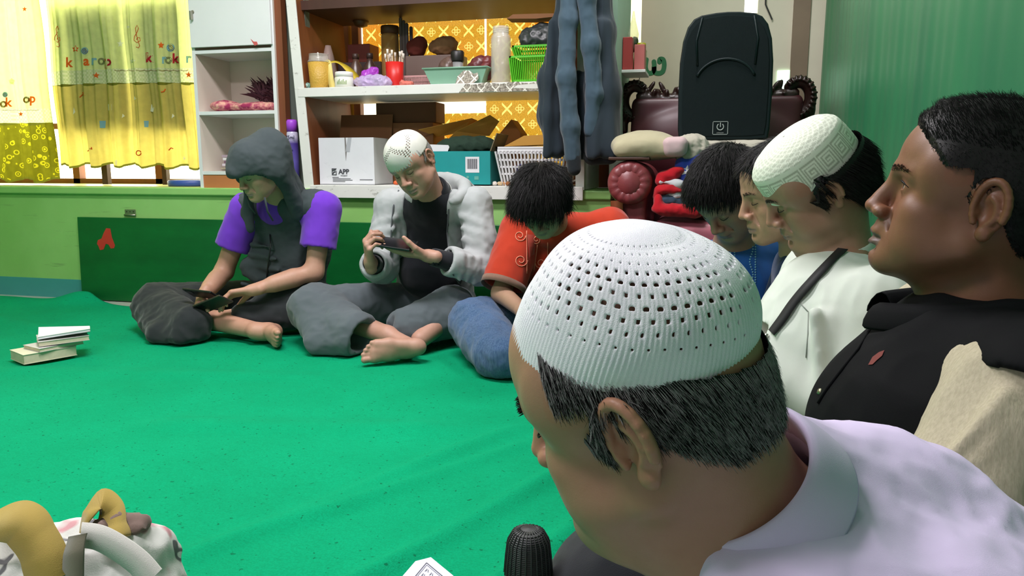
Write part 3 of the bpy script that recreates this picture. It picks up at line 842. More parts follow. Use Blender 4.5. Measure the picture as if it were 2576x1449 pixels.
# ------------------------------------------------------------------ people
QUICK = 1.0
m_skin = skin_mat('skin', .48)
m_skin_far = skin_mat('skin_far', .55, .05)
h_black = hair_mat('dark_hair', (.010, .009, .009, 1), .5)
h_grey = hair_mat('grey_hair', (.27, .26, .26, 1), .5)
def person(label, loc, group=None):
    return thing('person', label, 'person', loc, 0, group)
def kid(name, P, Fc, m, root, colors=None):
    P = np.array(P, float); P[:, 2] = np.maximum(P[:, 2], .0125)      # everything sits on the carpet
    o = obj_np(name, P, Fc, m, None, colors=colors)
    o.parent = root; o.matrix_parent_inverse = Matrix.Translation(-root.location)
    return o
def adopt(o, root):
    o.parent = root; o.matrix_parent_inverse = Matrix.Translation(-root.location); return o
def lowest(o):
    return min(v.co.z for v in o.data.vertices)
def hair_cap(P, N, Fc, c, R, s, root, m, length, width, n, off, fall, lift=.25, curl=.5, dz=0.0, grav=(0, 0, -.15), mask=None, name='hair', seg=4, shell=True):
    """hair shell on the scalp with n strands; fall(L) gives the local combing direction"""
    L = (P-c)@R/s; k = scalp(L, dz); k[np.linalg.norm(L, axis=1) > .16] = -1
    if mask is not None: k = np.where(mask(L), k, -1)
    parts = []
    if shell:
        v, f, u = patch(P, Fc, k, np.clip(k*.6, 0.0004, off), N)
        parts.append((v, f))
    i = np.where(k > .001)[0]
    i = RNG.choice(i, n)
    r = P[i]+N[i]*np.clip(k[i]*.5, 0.0, off*.8)[:, None]
    d = fall(L[i])
    d = d@R.T; d = d-N[i]*(d*N[i]).sum(1, keepdims=True)
    ln = length(L[i]) if callable(length) else length
    parts.append(strands(r, d+1e-6, N[i], ln*s, width*s, grav, curl, seg, lift=lift))
    v, f = merge(parts)
    return kid(name, v, f, m, root)
def torso(S, pel, che, nek, side, w, flat, k=.05):
    S.ecap(pel, che, w[0], w[1], side, flat, k); S.ecap(che, nek, w[1], w[2], side, flat, k)
def limb(S, a, b, c, ra, rb, rc, k=.02):
    S.cap(a, b, ra, rb, k); S.cap(b, c, rb, rc, k)
def opening(S, p, n, r, depth=.05, wall=.013, inner=None):
    """cut a sleeve or leg square at p (outward n) and hollow it"""
    p = np.asarray(p, float); n = unit(n); b = r*1.25; HEMS.append((p, n, r))
    S.half(p, n, p-b-0.0+n*0.0, p+b, .003)
    S.cap(p-n*depth, p+n*.06, (r-wall) if inner is None else inner, None, .003, 's')
def knit_cap(name, c, R, s, rim_c, rim_n, rx, ry, h, m, root, cols=240, rows=74, hole=None, rib=.0007, rim_back=0.0, puff=None, pw=.8, thick=.0016, sub=1, crown=.96, bump=None):
    """crocheted cap: a ribbed dome with real holes; rim plane given in local head coordinates"""
    n = unit(rim_n); fx = V(1, 0, 0); fy = np.cross(n, fx)
    vs = np.zeros((rows+1, cols, 3))
    U = np.arange(cols)/cols*2*math.pi
    for j in range(rows+1):
        t = j/rows*crown*math.pi/2
        rho = math.cos(t)**pw; z = h*math.sin(t)**.94
        rb = rib*np.cos(U*cols/2) if rib else 0
        rr = 1+rb*40
        x = rx*rho*np.cos(U)*rr; y = ry*rho*np.sin(U)*rr
        P = rim_c+x[:, None]*fx+y[:, None]*fy+z*n
        if puff is not None: P = P+puff(j/rows, U)
        vs[j] = P
    Pw = (vs.reshape(-1, 3)*s)@R.T+c
    if bump is not None: Pw = bump(Pw)
    fs = []
    for j in range(rows):
        for i in range(cols):
            if hole is not None and hole(i, j): continue
            fs.append((j*cols+i, j*cols+(i+1) % cols, (j+1)*cols+(i+1) % cols, (j+1)*cols+i))
    top = len(Pw); Pw = np.vstack([Pw, Pw[rows*cols:].mean(0)])
    fs2 = [(rows*cols+i, rows*cols+(i+1) % cols, top, top) for i in range(cols)]
    F4 = np.array(fs)
    o = kid(name, Pw, F4, m, root)
    bm = bmesh.new(); bm.from_mesh(o.data)
    bm.verts.ensure_lookup_table()
    ring = [bm.verts[rows*cols+i] for i in range(cols)]
    for i in range(cols): bm.faces.new((ring[i], ring[(i+1) % cols], bm.verts[top]))
    for f in bm.faces: f.smooth = True
    loose = [v for v in bm.verts if not v.link_faces]; bmesh.ops.delete(bm, geom=loose, context='VERTS')
    bm.to_mesh(o.data); bm.free()
    x = o.modifiers.new('solid', 'SOLIDIFY'); x.thickness = thick*s; x.offset = 1
    if sub:
        x = o.modifiers.new('sub', 'SUBSURF'); x.levels = sub; x.render_levels = sub
    return o
def snap(o, root):
    """set the root's base on the lowest point of its parts"""
    return o
from mathutils.bvhtree import BVHTree
def surf(P, Fc): return BVHTree.FromPolygons([tuple(p) for p in P], [tuple(int(i) for i in f) for f in Fc])
def look(bvh, px, py):
    d = Vector(tuple(ray(px, py))).normalized()
    p, n, i, dist = bvh.ray_cast(Vector(tuple(_C)), d)
    if p is None: return None
    n = np.array(n); d = np.array(d)
    return np.array(p), (n if n@d < 0 else -n)
def ribbon(pts, nrm, w, lift=.003, thick=.0015, seg=6):
    """flat strip lying along surface points"""
    pts = np.array(pts); nrm = np.array(nrm)
    m = (len(pts)-1)*seg+1; u = np.linspace(0, len(pts)-1, m)
    def cr(A):
        out = []
        for x in u:
            i = min(int(x), len(A)-2); t = x-i
            p0, p1, p2, p3 = A[max(i-1, 0)], A[i], A[i+1], A[min(i+2, len(A)-1)]
            out.append(.5*((2*p1)+(-p0+p2)*t+(2*p0-5*p1+4*p2-p3)*t*t+(-p0+3*p1-3*p2+p3)*t**3))
        return np.array(out)
    Q = cr(pts); Nn = cr(nrm); Nn /= np.linalg.norm(Nn, axis=1, keepdims=True)
    T = np.gradient(Q, axis=0); T /= np.linalg.norm(T, axis=1, keepdims=True)
    B = np.cross(T, Nn); Q = Q+Nn*lift
    vs = np.concatenate([Q+B*w/2, Q-B*w/2, Q-B*w/2+Nn*thick, Q+B*w/2+Nn*thick])
    f = []
    for i in range(m-1):
        for a, b in ((0, 1), (1, 2), (2, 3), (3, 0)): f.append((a*m+i, a*m+i+1, b*m+i+1, b*m+i))
    return vs, np.array(f)
def drape(bvh, pix, w, lift=.003, thick=.0015):
    r = [look(bvh, *p) for p in pix]; r = [x for x in r if x is not None]
    return ribbon([x[0] for x in r], [x[1] for x in r], w, lift, thick)
def disc(p, n, r, h=.002, seg=14, bm=None):
    bm = bm or bmesh.new(); n = unit(n); a = unit(np.cross(n, V(.3, .2, 1))); b = np.cross(n, a); p = np.asarray(p)
    L0 = [bm.verts.new(p+r*(a*math.cos(t)+b*math.sin(t))) for t in np.linspace(0, 2*math.pi, seg, endpoint=False)]
    L1 = [bm.verts.new(p+n*h+r*.8*(a*math.cos(t)+b*math.sin(t))) for t in np.linspace(0, 2*math.pi, seg, endpoint=False)]
    bm.faces.new(L1)
    for i in range(seg): bm.faces.new((L0[i], L0[(i+1) % seg], L1[(i+1) % seg], L1[i]))
    return bm
# ---- near man: white crocheted cap, lavender white shirt, bent over a microphone
def person_near():
    c = V(-.046, .583, .568); R = frame([-0.904, 0.249, -0.348], [-0.383, -0.104, 0.918]); s = 1.0
    root = person('person in a white crocheted cap and pale lavender shirt, bending low over the microphone', (.36, .52, .02))
    H = lambda x, y, z: c+R@(s*V(x, y, z))
    pel = V(.38, .60, .13); che = V(.235, .575, .315); nek = V(.036, .604, .482)
    sN = V(.085, .415, .365); sF = V(.185, .735, .395)               # near (left) and far shoulder
    side = unit(sF-sN)
    # body
    S = SDF(V(-.25, .18, -.02), V(.62, 1.04, .76), .011*QUICK, [(c-V(.15, .14, .17), c+V(.16, .14, .15), .0021*QUICK)])
    head_sdf(S, c, R, s, eyes='down', cheek=1.25, dbl=.9, jaw=1.06, ear=1.08, back=.014)
    S.cap(H(0, -.030, -.045), nek+V(0, 0, -.02), .058, .062, .03)
    S.ell(H(0, .018, -.095), V(.05, .05, .03), R, .03)
    torso(S, pel, che, nek-V(0, 0, .05), side, (.13, .14, .07), .6)
    S.cap(nek-V(-.03, 0, .04), sN+V(.03, .03, -.02), .04, .05, .04); S.cap(nek-V(-.03, 0, .04), sF, .04, .05, .04)
    elN = V(.0, .33, .15); wrN = V(-.16, .50, .10); elF = V(.10, .82, .17); wrF = V(-.12, .70, .12)
    limb(S, sN, elN, wrN, .045, .036, .026); limb(S, sF, elF, wrF, .045, .036, .026)
    hand(S, wrN, V(-.9, .35, -.1), V(.1, .2, -1), 1, (.5, .5, .55, .6)); hand(S, wrF, V(-.9, -.3, -.1), V(.1, .2, -1), -1, (.5, .5, .55, .6))
    knF = V(-.06, .77, .27); knN = V(-.02, .22, .16)
    limb(S, pel+V(-.02, .09, -.02), knF, V(.02, .98, .05), .07, .05, .04); limb(S, pel+V(-.02, -.09, -.03), knN, V(.22, .30, .05), .07, .05, .035)
    P, Fc = largest(*S.mesh(2))
    b = kid('body', P, Fc, m_skin, root, skin_colors(P, c, R, s, (.42, .225, .145)))
    N = vnormals(P, Fc)
    lashes(c, R, s, root, 'down')
    brows(P, N, c, R, s, root, h_black)
    def fall(L):
        d = np.stack([0*L[:, 0], -.45+0*L[:, 0], -.9+0*L[:, 0]], 1)
        d[L[:, 1] > -.01] = V(0, -.25, -1); return d
    lo = lambda L: (L[:, 2] < .056+.48*L[:, 1]) & (L[:, 1] < .030) & (L[:, 2] > np.interp(L[:, 1], [-.1, -.065, -.042, -.030, -.018], [-.040, -.038, -.016, -.002, -.1]))
    hair_cap(P, N, Fc, c, R, s, root, h_black, .017, .00024, 15000, .004, fall, lift=.16, curl=.3, mask=lo)
    hair_cap(P, N, Fc, c, R, s, root, h_grey, .016, .00022, 7000, .005, fall, lift=.20, curl=.35, mask=lo, name='grey_hair', shell=False)
    # cap
    m = NT('white crochet'); v = m.coord()
    m.base(m.ramp(m.noise(v, 30, 3), [(.3, srgb(232, 230, 240)), (.7, srgb(246, 245, 250))])); m.set(Roughness=.9, Sheen_Weight=.2)
    m.bump(m.noise(m.coord((1, 1, 1)), 1400, 2), .5, .001)
    def hole(i, j):
        if j < 16 or j > 74: return False
        u = i/300
        if j % 6 != 2 and not (j % 6 == 3 and 26 < j < 60): return False
        k = (i+(3 if (j//6) % 2 else 0)) % 6
        near = .40 < u < .86
        if u > .69 and u < .715: return False
        return k in ((0, 1) if near and 28 < j < 60 else (0,))
    def puff(v_, U):
        a = math.sin(min(1, v_*1.25)*math.pi)
        return np.stack([.004*a*np.sign(np.cos(U))*np.abs(np.cos(U)), 0*U-.010*a, 0*U+.004*a*np.sin(U*3+1)*.4], 1)
    knit_cap('crochet_cap', c, R, s, V(0, -.006, .0370), V(0, -.43, .90), .0820, .0905, .0925, m.m, root, 300, 90, hole, rib=.00024, puff=puff, pw=.87, thick=.0022,
             bump=lambda Q: Q+(R[:, 2]*1.0)[None]*(.0035*fbm(Q*16, 2))[:, None])
    # shirt
    S = SDF(V(-.22, .15, .04), V(.66, .96, .66), .0055*QUICK)
    torso(S, pel, che, nek-V(-.03, .0, .045), side, (.165, .165, .09), .62)
    for q in (sN, sF): S.cap(nek-V(-.05, 0, .055), q, .055, .064, .05)
    limb(S, sN, elN, wrN, .072, .060, .045, .03); limb(S, sF, elF, wrF, .072, .060, .045, .03)
        # pulled folds over the back and shoulder
    for a, b_, r in ((V(.17, .70, .455), V(.28, .64, .405), .012), (V(.21, .73, .43), V(.30, .70, .39), .012), (V(.12, .52, .445), V(.24, .50, .40), .010), (V(.10, .46, .43), V(.22, .44, .385), .010), (V(.10, .64, .49), V(.16, .60, .46), .010)):
        S.cap(a, b_, r, r*.4, .018)
    S.chain([V(.070, .662, .482), V(.165, .700, .446), V(.29, .712, .372)], [.046, .050, .055], .05)
    ndir = unit(H(0, -.03, -.05)-nek)
    S.cap(nek-ndir*.06, nek+ndir*.12, .064, .070, .004, 's')
    opening(S, wrN, wrN-elN, .047); opening(S, wrF, wrF-elF, .047)
    P, Fc = largest(*S.mesh(3))
    P = folds(P, Fc, .008, 7.5, (1, 1, .8), 3); P = folds(P, Fc, .002, 26, (1, 1, .6), 5)
    t = cloth('lavender shirt', srgb(218, 202, 236), .03, 1500, .12, .85, sheen=.1)
    sh = kid('shirt', P, Fc, t, root)
    # turned-down collar
    ax = ndir; e1 = unit(np.cross(ax, V(0, 1, .2))); e2 = np.cross(ax, e1)
    fwd = unit(R[:, 1]-ax*(R[:, 1]@ax))
    e1 = fwd; e2 = np.cross(ax, e1)
    rows = []
    n = 60
    for j, (rr, hh) in enumerate(((.068, -.012), (.068, .024), (.0705, .032), (.074, .028), (.080, .006), (.085, -.018))):
        ring = []
        for i in range(n+1):
            a = math.radians(22+316*i/n)
            flare = 1+.10*max(0, math.cos(a))
            drop = -.030*max(0, math.cos(a)) if j > 3 else -.012*max(0, math.cos(a))
            ring.append(nek+ax*(hh*.9+drop-.004)+(e1*math.cos(a)+e2*math.sin(a))*rr*flare*(1.0+.02*math.sin(a*3)))
        rows.append(ring)
    vs = np.array(rows).reshape(-1, 3)
    fs = np.array([(j*(n+1)+i, j*(n+1)+i+1, (j+1)*(n+1)+i+1, (j+1)*(n+1)+i) for j in range(len(rows)-1) for i in range(n)])
    co = kid('collar', vs, fs, t, root); x = co.modifiers.new('s', 'SOLIDIFY'); x.thickness = .0025; x = co.modifiers.new('b', 'SUBSURF'); x.render_levels = 1
    # dark trousers
    S = SDF(V(-.25, .12, 0.0), V(.62, 1.08, .42), .007*QUICK)
    S.ell(pel+V(.02, 0, -.05), V(.17, .19, .11), None, .03)
    limb(S, pel+V(-.02, .09, -.02), knF, V(.02, .99, .06), .105, .088, .075, .04); limb(S, pel+V(-.02, -.09, -.05), knN, V(.22, .30, .07), .10, .085, .06, .04)
    S.half(V(0, 0, .012), V(0, 0, -1), V(-1, -1, -.2), V(1, 2, .2))
    P, Fc = largest(*S.mesh(2)); P = folds(P, Fc, .007, 9, (1, 1, 1), 9)
    P[:, 2] = np.maximum(P[:, 2], .012)
    kid('trousers', P, Fc, cloth('charcoal black cloth', srgb(38, 40, 44), .1, 900, .2), root)
    return root
person_near()
# ---- man in the black vest, head raised, leaning back to the green curtain
def person_vest():
    c = V(.335, 1.118, .704); R = frame([-0.945, 0.22, 0.165], [0.13, -0.10, 0.985]); s = 1.03
    root = person('person in a black sleeveless vest over a cream shirt, head raised, lips parted', (.40, 1.12, .01))
    H = lambda x, y, z: c+R@(s*V(x, y, z))
    pel = V(.38, 1.10, .13); che = V(.345, 1.12, .40); nek = V(.385, 1.135, .545)
    sN = V(.36, .945, .475); sF = V(.36, 1.30, .49); side = unit(sF-sN)
    S = SDF(V(-.22, .72, -.02), V(.60, 1.55, .88), .011*QUICK, [(c-V(.16, .13, .16), c+V(.13, .13, .15), .0022*QUICK)])
    head_sdf(S, c, R, s, eyes='open', gape=.0045, nose_w=1.22, nose_l=1.02, lip=1.25, jaw=1.04, cheek=1.05, ear=1.1, brow=1.15, chin=.95)
    S.cap(H(0, -.035, -.045), nek-V(.0, 0, .03), .060, .066, .03); S.cap(H(0, .028, -.085), nek-V(.045, 0, .02), .030, .030, .03)
    torso(S, pel, che, nek-V(0, 0, .06), side, (.13, .14, .08), .6)
    S.cap(nek-V(0, 0, .05), sN, .045, .05, .04); S.cap(nek-V(0, 0, .05), sF, .045, .05, .04)
    elN = V(.235, .86, .235); wrN = V(.05, .98, .12); elF = V(.31, 1.37, .24); wrF = V(.12, 1.26, .13)
    limb(S, sN, elN, wrN, .046, .038, .027); limb(S, sF, elF, wrF, .046, .038, .027)
    hand(S, wrN, V(-1, .3, -.1), V(0, .1, -1), 1, (.4, .4, .45, .5)); hand(S, wrF, V(-1, -.3, -.1), V(0, .1, -1), -1, (.4, .4, .45, .5))
    knN = V(-.0, .98, .13); knF = V(-.02, 1.28, .13)
    limb(S, pel+V(-.02, -.09, -.03), knN, V(.05, 1.10, .06), .075, .05, .035); limb(S, pel+V(-.02, .09, -.03), knF, V(.10, 1.18, .06), .075, .05, .035)
    P, Fc = largest(*S.mesh(2))
    kid('body', P, Fc, m_skin, root, skin_colors(P, c, R, s, (.20, .090, .048), gape=.0045, lip=(.50, .36, .36), stub=.35))
    N = vnormals(P, Fc)
    n0 = len(root.children)
    eyes(c, R, s, V(0, 1, .10), None); 
    for o in [o for o in COL.objects if o.name.startswith('eye') and o.parent is None and o.type == 'MESH']: adopt(o, root)
    lashes(c, R, s, root, 'open')
    brows(P, N, c, R, s, root, h_black, 1.0, 200)
    def fall(L):
        d = np.stack([L[:, 0]*2, .5-L[:, 1]*4+0*L[:, 0], .5+0*L[:, 0]], 1)
        lowm = L[:, 2] < .06
        d[lowm] = V(0, -.5, -.8); return d
    hair_cap(P, N, Fc, c, R, s, root, h_black, lambda L: np.where(L[:, 2] > .09, .013, np.where(L[:, 2] > .06, .009, .004)), .00042, 11000, .006, fall, lift=.9, curl=.8, dz=.002, mask=lambda L: (L[:, 1] < .006) | (L[:, 2] > .018))
    # cream shirt
    m_sh = NT('cream slub shirt'); v = m_sh.coord(); 
    g = m_sh.noise(m_sh.coord((300, 300, 18)), 1, 2)
    m_sh.base(m_sh.ramp(g, [(.35, srgb(170, 160, 136)), (.65, srgb(184, 174, 150))])); m_sh.set(Roughness=.85); m_sh.bump(g, .25, .002)
    S = SDF(V(-.05, .72, .05), V(.60, 1.52, .62), .0055*QUICK)
    limb(S, sN+V(0, .02, 0), elN, wrN, .082, .068, .05, .03); limb(S, sF, elF, wrF, .080, .068, .05, .03)
    torso(S, pel, che, nek-V(0, 0, .08), side, (.145, .15, .09), .6)
    for k in range(6):                                             # gathered folds below the arm hole
        a = sN+V(-.062+.012*k, -.045-.004*k, .012-.016*k); d = unit(elN-sN)
        S.cap(a+V(.02, -.01, .01), a+d*(.10+.02*k)+V(-.020, -.008, -.008), .008, .003, .016)
    opening(S, wrN, wrN-elN, .052); opening(S, wrF, wrF-elF, .052)
    P, Fc = largest(*S.mesh(3)); P = folds(P, Fc, .006, 11, (1, 1, .6), 21)
    kid('shirt', P, Fc, m_sh.m, root)
    # vest
    S = SDF(V(.08, .78, .06), V(.60, 1.48, .66), .0055*QUICK)
    torso(S, pel, che, nek-V(0, 0, .05), side, (.17, .182, .10), .68)
    for q in (sN, sF): S.cap(nek-V(-.01, 0, .055), q+V(.015, 0, .012), .060, .066, .05)
    S.ell(che+V(-.085, -.01, -.04), V(.11, .15, .15), None, .05)
    S.ell(sN+V(.035, -.005, .035), V(.085, .075, .06), None, .04)
    ndir = unit(H(0, -.03, -.05)-nek)
    S.cap(nek-ndir*.09, nek+ndir*.14, .068, .074, .005, 's')
    for q, e in ((sN, elN), (sF, elF)):                              # arm holes
        d = unit(unit(e-q)+V(0, -.55 if e is elN else .55, 0))
        S.cap(q+d*.045, q+d*.20, .083, .09, .006, 's')
    P, Fc = largest(*S.mesh(3)); P = folds(P, Fc, .005, 8, (1, 1, .7), 33)
    m_v = cloth('black vest', srgb(13, 14, 16), .1, 1200, .15, .8, sheen=0)
    kid('vest', P, Fc, m_v, root); bv = surf(P, Fc)
    m_sn = paint('brass snap', srgb(150, 150, 120), .3, metal=.8)
    for px, py in ((2117, 880), (2062, 985)):
        q = look(bv, px, py)
        if q: adopt(obj('snap_button', disc(q[0], q[1], .0048, .0025, 16), m_sn, None, True), root)
    bm = bmesh.new(); vs = []
    for px, py in ((2185, 919), (2196, 899), (2212, 887), (2226, 882), (2220, 896), (2206, 908), (2196, 918)):
        q = look(bv, px, py)
        if q: vs.append(bm.verts.new(tuple(q[0]+q[1]*.0012)))
    bm.faces.new(vs); adopt(obj('chest_emblem', bm, paint('rust embroidery', srgb(110, 44, 36), .8), None), root)
    for line in ([(2205, 790), (2190, 830), (2160, 880), (2120, 930), (2085, 975), (2060, 1015)],):
        pts = [look(bv, *a) for a in line]; pts = [q[0]+q[1]*.0015 for q in pts if q]
        if len(pts) > 2: adopt(obj('placket_seam', bmtube(pts, .0022, None, 6), m_v, None, True), root)
    # stand collar, open at the front
    e1 = unit(R[:, 1]*V(1, 1, 0)); e2 = np.cross(V(0, 0, 1), e1); n = 48; rows = []
    for rr, hh in ((.076, -.055), (.078, -.02), (.086, .028), (.094, .040), (.103, .026), (.108, .0)):
        ring = []
        for i in range(n+1):
            a = math.radians(26+308*i/n); f = max(0, math.cos(a))
            ring.append(nek+V(0, 0, hh-.026*f-.004)+(e1*math.cos(a)*(1+.42*f)+e2*math.sin(a))*rr*(1+.25*f))
        rows.append(ring)
    fs = np.array([(j*(n+1)+i, j*(n+1)+i+1, (j+1)*(n+1)+i+1, (j+1)*(n+1)+i) for j in range(len(rows)-1) for i in range(n)])
    co = kid('vest_collar', np.array(rows).reshape(-1, 3), fs, m_v, root)
    x = co.modifiers.new('s', 'SOLIDIFY'); x.thickness = .004; x = co.modifiers.new('b', 'SUBSURF'); x.render_levels = 1
    # trousers
    S = SDF(V(-.14, .70, 0), V(.58, 1.56, .34), .008*QUICK)
    S.ell(pel+V(0, 0, -.03), V(.15, .19, .11), None, .03)
    limb(S, pel+V(-.02, -.09, -.03), knN, V(.05, 1.08, .08), .10, .085, .07, .03); limb(S, pel+V(-.02, .09, -.03), knF, V(.08, 1.18, .08), .10, .085, .07, .03)
    S.half(V(0, 0, .012), V(0, 0, -1), V(-1, -1, -.2), V(1, 2, .2))
    P, Fc = largest(*S.mesh(2)); P = folds(P, Fc, .006, 9, (1, 1, 1), 8); P[:, 2] = np.maximum(P[:, 2], .012)
    kid('trousers', P, Fc, MATS['charcoal black cloth'], root)
    # snaps and the little emblem on the chest
    return root, dict(c=c, R=R, nek=nek, che=che)
person_vest()
# ---- man with the white embroidered kufi and lanyard
def kufi(c, R, s, root):
    n, fx = unit(V(0, .14, 1)), V(1, 0, 0); fy = np.cross(n, fx); rc = V(0, -.0095, .020)
    prof = [(1.0, 0), (1.003, .004), (1.005, .02), (.995, .04), (.972, .058), (.955, .0645), (.935, .066), (.90, .071), (.78, .081), (.6, .0885), (.38, .093), (.18, .0945), (.02, .095)]
    pr = np.array(prof); t = np.concatenate([[0], np.cumsum(np.hypot(np.diff(pr[:, 0]*.09), np.diff(pr[:, 1])))]); T = np.linspace(0, t[-1], 76)
    rho = np.interp(T, t, pr[:, 0]); zz = np.interp(T, t, pr[:, 1]); cols = 420
    U = np.arange(cols)/cols*2*math.pi
    key = ["11111111111110", "10000000000010", "10111111111010", "10100000001010", "10101111101010", "10101000101010", "10101011101010", "10101000001010", "10101111111010", "10100000000010", "10111111111110", "10000000000000"]
    vs, cs = [], []
    hi = np.array(srgb(226, 230, 214)[:3]); lo = np.array(srgb(176, 180, 162)[:3])
    for j in range(76):
        vs.append(rc+.0800*rho[j]*np.cos(U)[:, None]*fx+.0985*rho[j]*np.sin(U)[:, None]*fy+zz[j]*.98*n)
        if zz[j] < .0625:
            f = zz[j]/.0625
            row = int((f-.14)/.72*12)
            if 0 <= row < 12:
                k = np.array([key[row][int((i*14*17/cols)) % 14] == '1' for i in range(cols)])
                mesh_ = ((np.arange(cols)+j) % 3 == 0)
                cc = np.where(k[:, None], hi, np.where(mesh_[:, None], lo*.82, lo*1.12))
            else: cc = np.tile(hi, (cols, 1))
        else:
            a = (U*26/(2*math.pi)*1.0+T[j]*95); b = (U*26/(2*math.pi)-T[j]*95)
            line = (np.abs(a % 1-.5) > .36) | (np.abs(b % 1-.5) > .36)
            cc = np.where(line[:, None], hi, np.where(((np.arange(cols)+j) % 2 == 0)[:, None], lo, hi*.93))
        cs.append(cc)
    P = (np.array(vs).reshape(-1, 3)*s)@R.T+c
    idx = np.arange(76*cols).reshape(76, cols); i2 = np.roll(idx, -1, 1)
    Fc = np.stack([idx[:-1], i2[:-1], i2[1:], idx[1:]], -1).reshape(-1, 4)
    t_ = NT('white kufi cloth'); a = t_.n('VertexColor', layer_name='Col'); t_.base(a.outputs['Color']); t_.set(Roughness=.85)
    t_.bump(t_.noise(t_.coord(), 900, 2), .3, .001)
    o = kid('kufi_cap', P, Fc, t_.m, root, np.array(cs).reshape(-1, 3))
    x = o.modifiers.new('solid', 'SOLIDIFY'); x.thickness = .0018; x.offset = 1
    bm = bmesh.new(); bmtube([((rc+.0805*math.cos(u)*.956*fx+.0985*math.sin(u)*.956*fy+.0645*.98*n)*s)@R.T+c for u in np.linspace(0, 2*math.pi, 73)], .0009, bm, 5)
    adopt(obj('cap_seam', bm, paint('kufi seam', srgb(206, 210, 192), .8), None, True), root)
def person_kufi():
    c = V(.203, 1.63, .71); R = frame([-0.843, 0.05, -0.53], [-0.523, -0.30, 0.773]); s = 1.0
    root = person('person in a patterned white kufi cap and white shirt with a black lanyard', (.31, 1.62, .01))
    H = lambda x, y, z: c+R@(s*V(x, y, z))
    pel = V(.33, 1.62, .13); che = V(.255, 1.615, .41); nek = V(.27, 1.66, .565)
    sN = V(.315, 1.50, .487); sF = V(.245, 1.79, .50); side = unit(sF-sN)
    S = SDF(V(-.25, 1.25, -.02), V(.58, 2.06, .90), .011*QUICK, [(c-V(.15, .13, .16), c+V(.13, .13, .14), .0026*QUICK)])
    head_sdf(S, c, R, s, eyes='down', cheek=1.25, nose_w=1.1, jaw=1.02, dbl=.5, lip=1.1, back=.012, top=.010)
    S.cap(H(0, -.03, -.04), nek-V(0, 0, .02), .056, .060, .03)
    torso(S, pel, che, nek-V(0, 0, .06), side, (.12, .13, .07), .6)
    S.cap(nek-V(0, 0, .06), sN, .045, .05, .04); S.cap(nek-V(0, 0, .06), sF, .045, .05, .04)
    elN = V(.30, 1.43, .29); wrN = V(.10, 1.56, .355); elF = V(.12, 1.86, .24); wrF = V(-.02, 1.72, .26)
    limb(S, sN, elN, wrN, .045, .037, .025); limb(S, sF, elF, wrF, .045, .037, .025)
    hand(S, wrN, V(-.8, .25, -.45), V(.2, .9, -.2), 1, (.6, .6, .65, .7)); hand(S, wrF, V(-.9, -.3, -.2), V(0, -.5, -.8), -1, (.5, .5, .55, .6))
    knN = V(-.08, 1.46, .12); knF = V(-.08, 1.74, .12)
    limb(S, pel+V(-.02, -.09, -.03), knN, V(.02, 1.62, .06), .07, .05, .035); limb(S, pel+V(-.02, .09, -.03), knF, V(.06, 1.72, .06), .07, .05, .035)
    P, Fc = largest(*S.mesh(2))
    kid('body', P, Fc, m_skin, root, skin_colors(P, c, R, s, (.36, .205, .135), stub=.25)); N = vnormals(P, Fc)
    lashes(c, R, s, root, 'down'); brows(P, N, c, R, s, root, h_black)
    def fall(L): return np.stack([0*L[:, 0], -.5+0*L[:, 0], -.85+0*L[:, 0]], 1)
    hair_cap(P, N, Fc, c, R, s, root, h_black, lambda L: np.where(L[:, 1] < -.03, .045, .02), .0006, 8000, .017, fall, lift=.28, curl=.3, mask=lambda L: L[:, 2] < .026-.14*L[:, 1], dz=-.012)
    kufi(c, R, s, root)
    # shirt with stand collar, placket and chest pocket
    S = SDF(V(-.10, 1.25, .04), V(.58, 2.0, .66), .0058*QUICK)
    torso(S, pel, che, nek-V(0, 0, .075), side, (.165, .165, .085), .70)
    S.ell(che+V(-.06, 0, -.06), V(.10, .15, .14), None, .05)
    for q in (sN, sF): S.cap(nek-V(0, 0, .065), q, .05, .06, .05)
    limb(S, sN, elN, wrN+V(.02, 0, 0), .075, .070, .052, .025); limb(S, sF, elF, wrF, .075, .066, .05, .025)
    for k in range(4):
        a = V(.20+.03*k, 1.455+.008*k, .475-.01*k); S.cap(a, a+V(.02, -.03, -.16-.02*k), .010, .006, .02)
    opening(S, wrN+V(.02, 0, 0), wrN-elN, .054); opening(S, wrF, wrF-elF, .05)
    ndir = unit(H(0, -.03, -.05)-nek)
    S.cap(nek-ndir*.085, nek+ndir*.12, .056, .060, .004, 's')
    P, Fc = largest(*S.mesh(3)); P = folds(P, Fc, .006, 10, (1, 1, .55), 41)
    m_w = cloth('white shirt cotton', srgb(206, 212, 202), .03, 1300, .12, .88, sheen=.1)
    kid('shirt', P, Fc, m_w, root); bv = surf(P, Fc)
    fwd = unit(R[:, 1]-ndir*(R[:, 1]@ndir)); e2 = np.cross(ndir, fwd); n = 40; rows = []
    for rr, hh in ((.064, -.055), (.060, -.02), (.058, .022), (.0605, .026), (.064, .02), (.068, -.03)):
        rows.append([nek+ndir*(hh-.018*max(0, math.cos(a)))+(fwd*math.cos(a)+e2*math.sin(a))*rr*(1+.2*max(0, math.cos(a))) for a in [math.radians(8+344*i/n) for i in range(n+1)]])
    fs = np.array([(j*(n+1)+i, j*(n+1)+i+1, (j+1)*(n+1)+i+1, (j+1)*(n+1)+i) for j in range(len(rows)-1) for i in range(n)])
    co = kid('collar', np.array(rows).reshape(-1, 3), fs, m_w, root); x = co.modifiers.new('s', 'SOLIDIFY'); x.thickness = .002
    m_k = paint('black webbing', srgb(22, 22, 24), .7)
    p = [(2165, 590), (2120, 632), (2080, 672), (2040, 715), (2000, 762), (1968, 808), (1945, 838)]
    v, f = drape(bv, p, .020, .004, .0018); kid('lanyard', v, f, m_k, root)
    q = look(bv, 1935, 842)
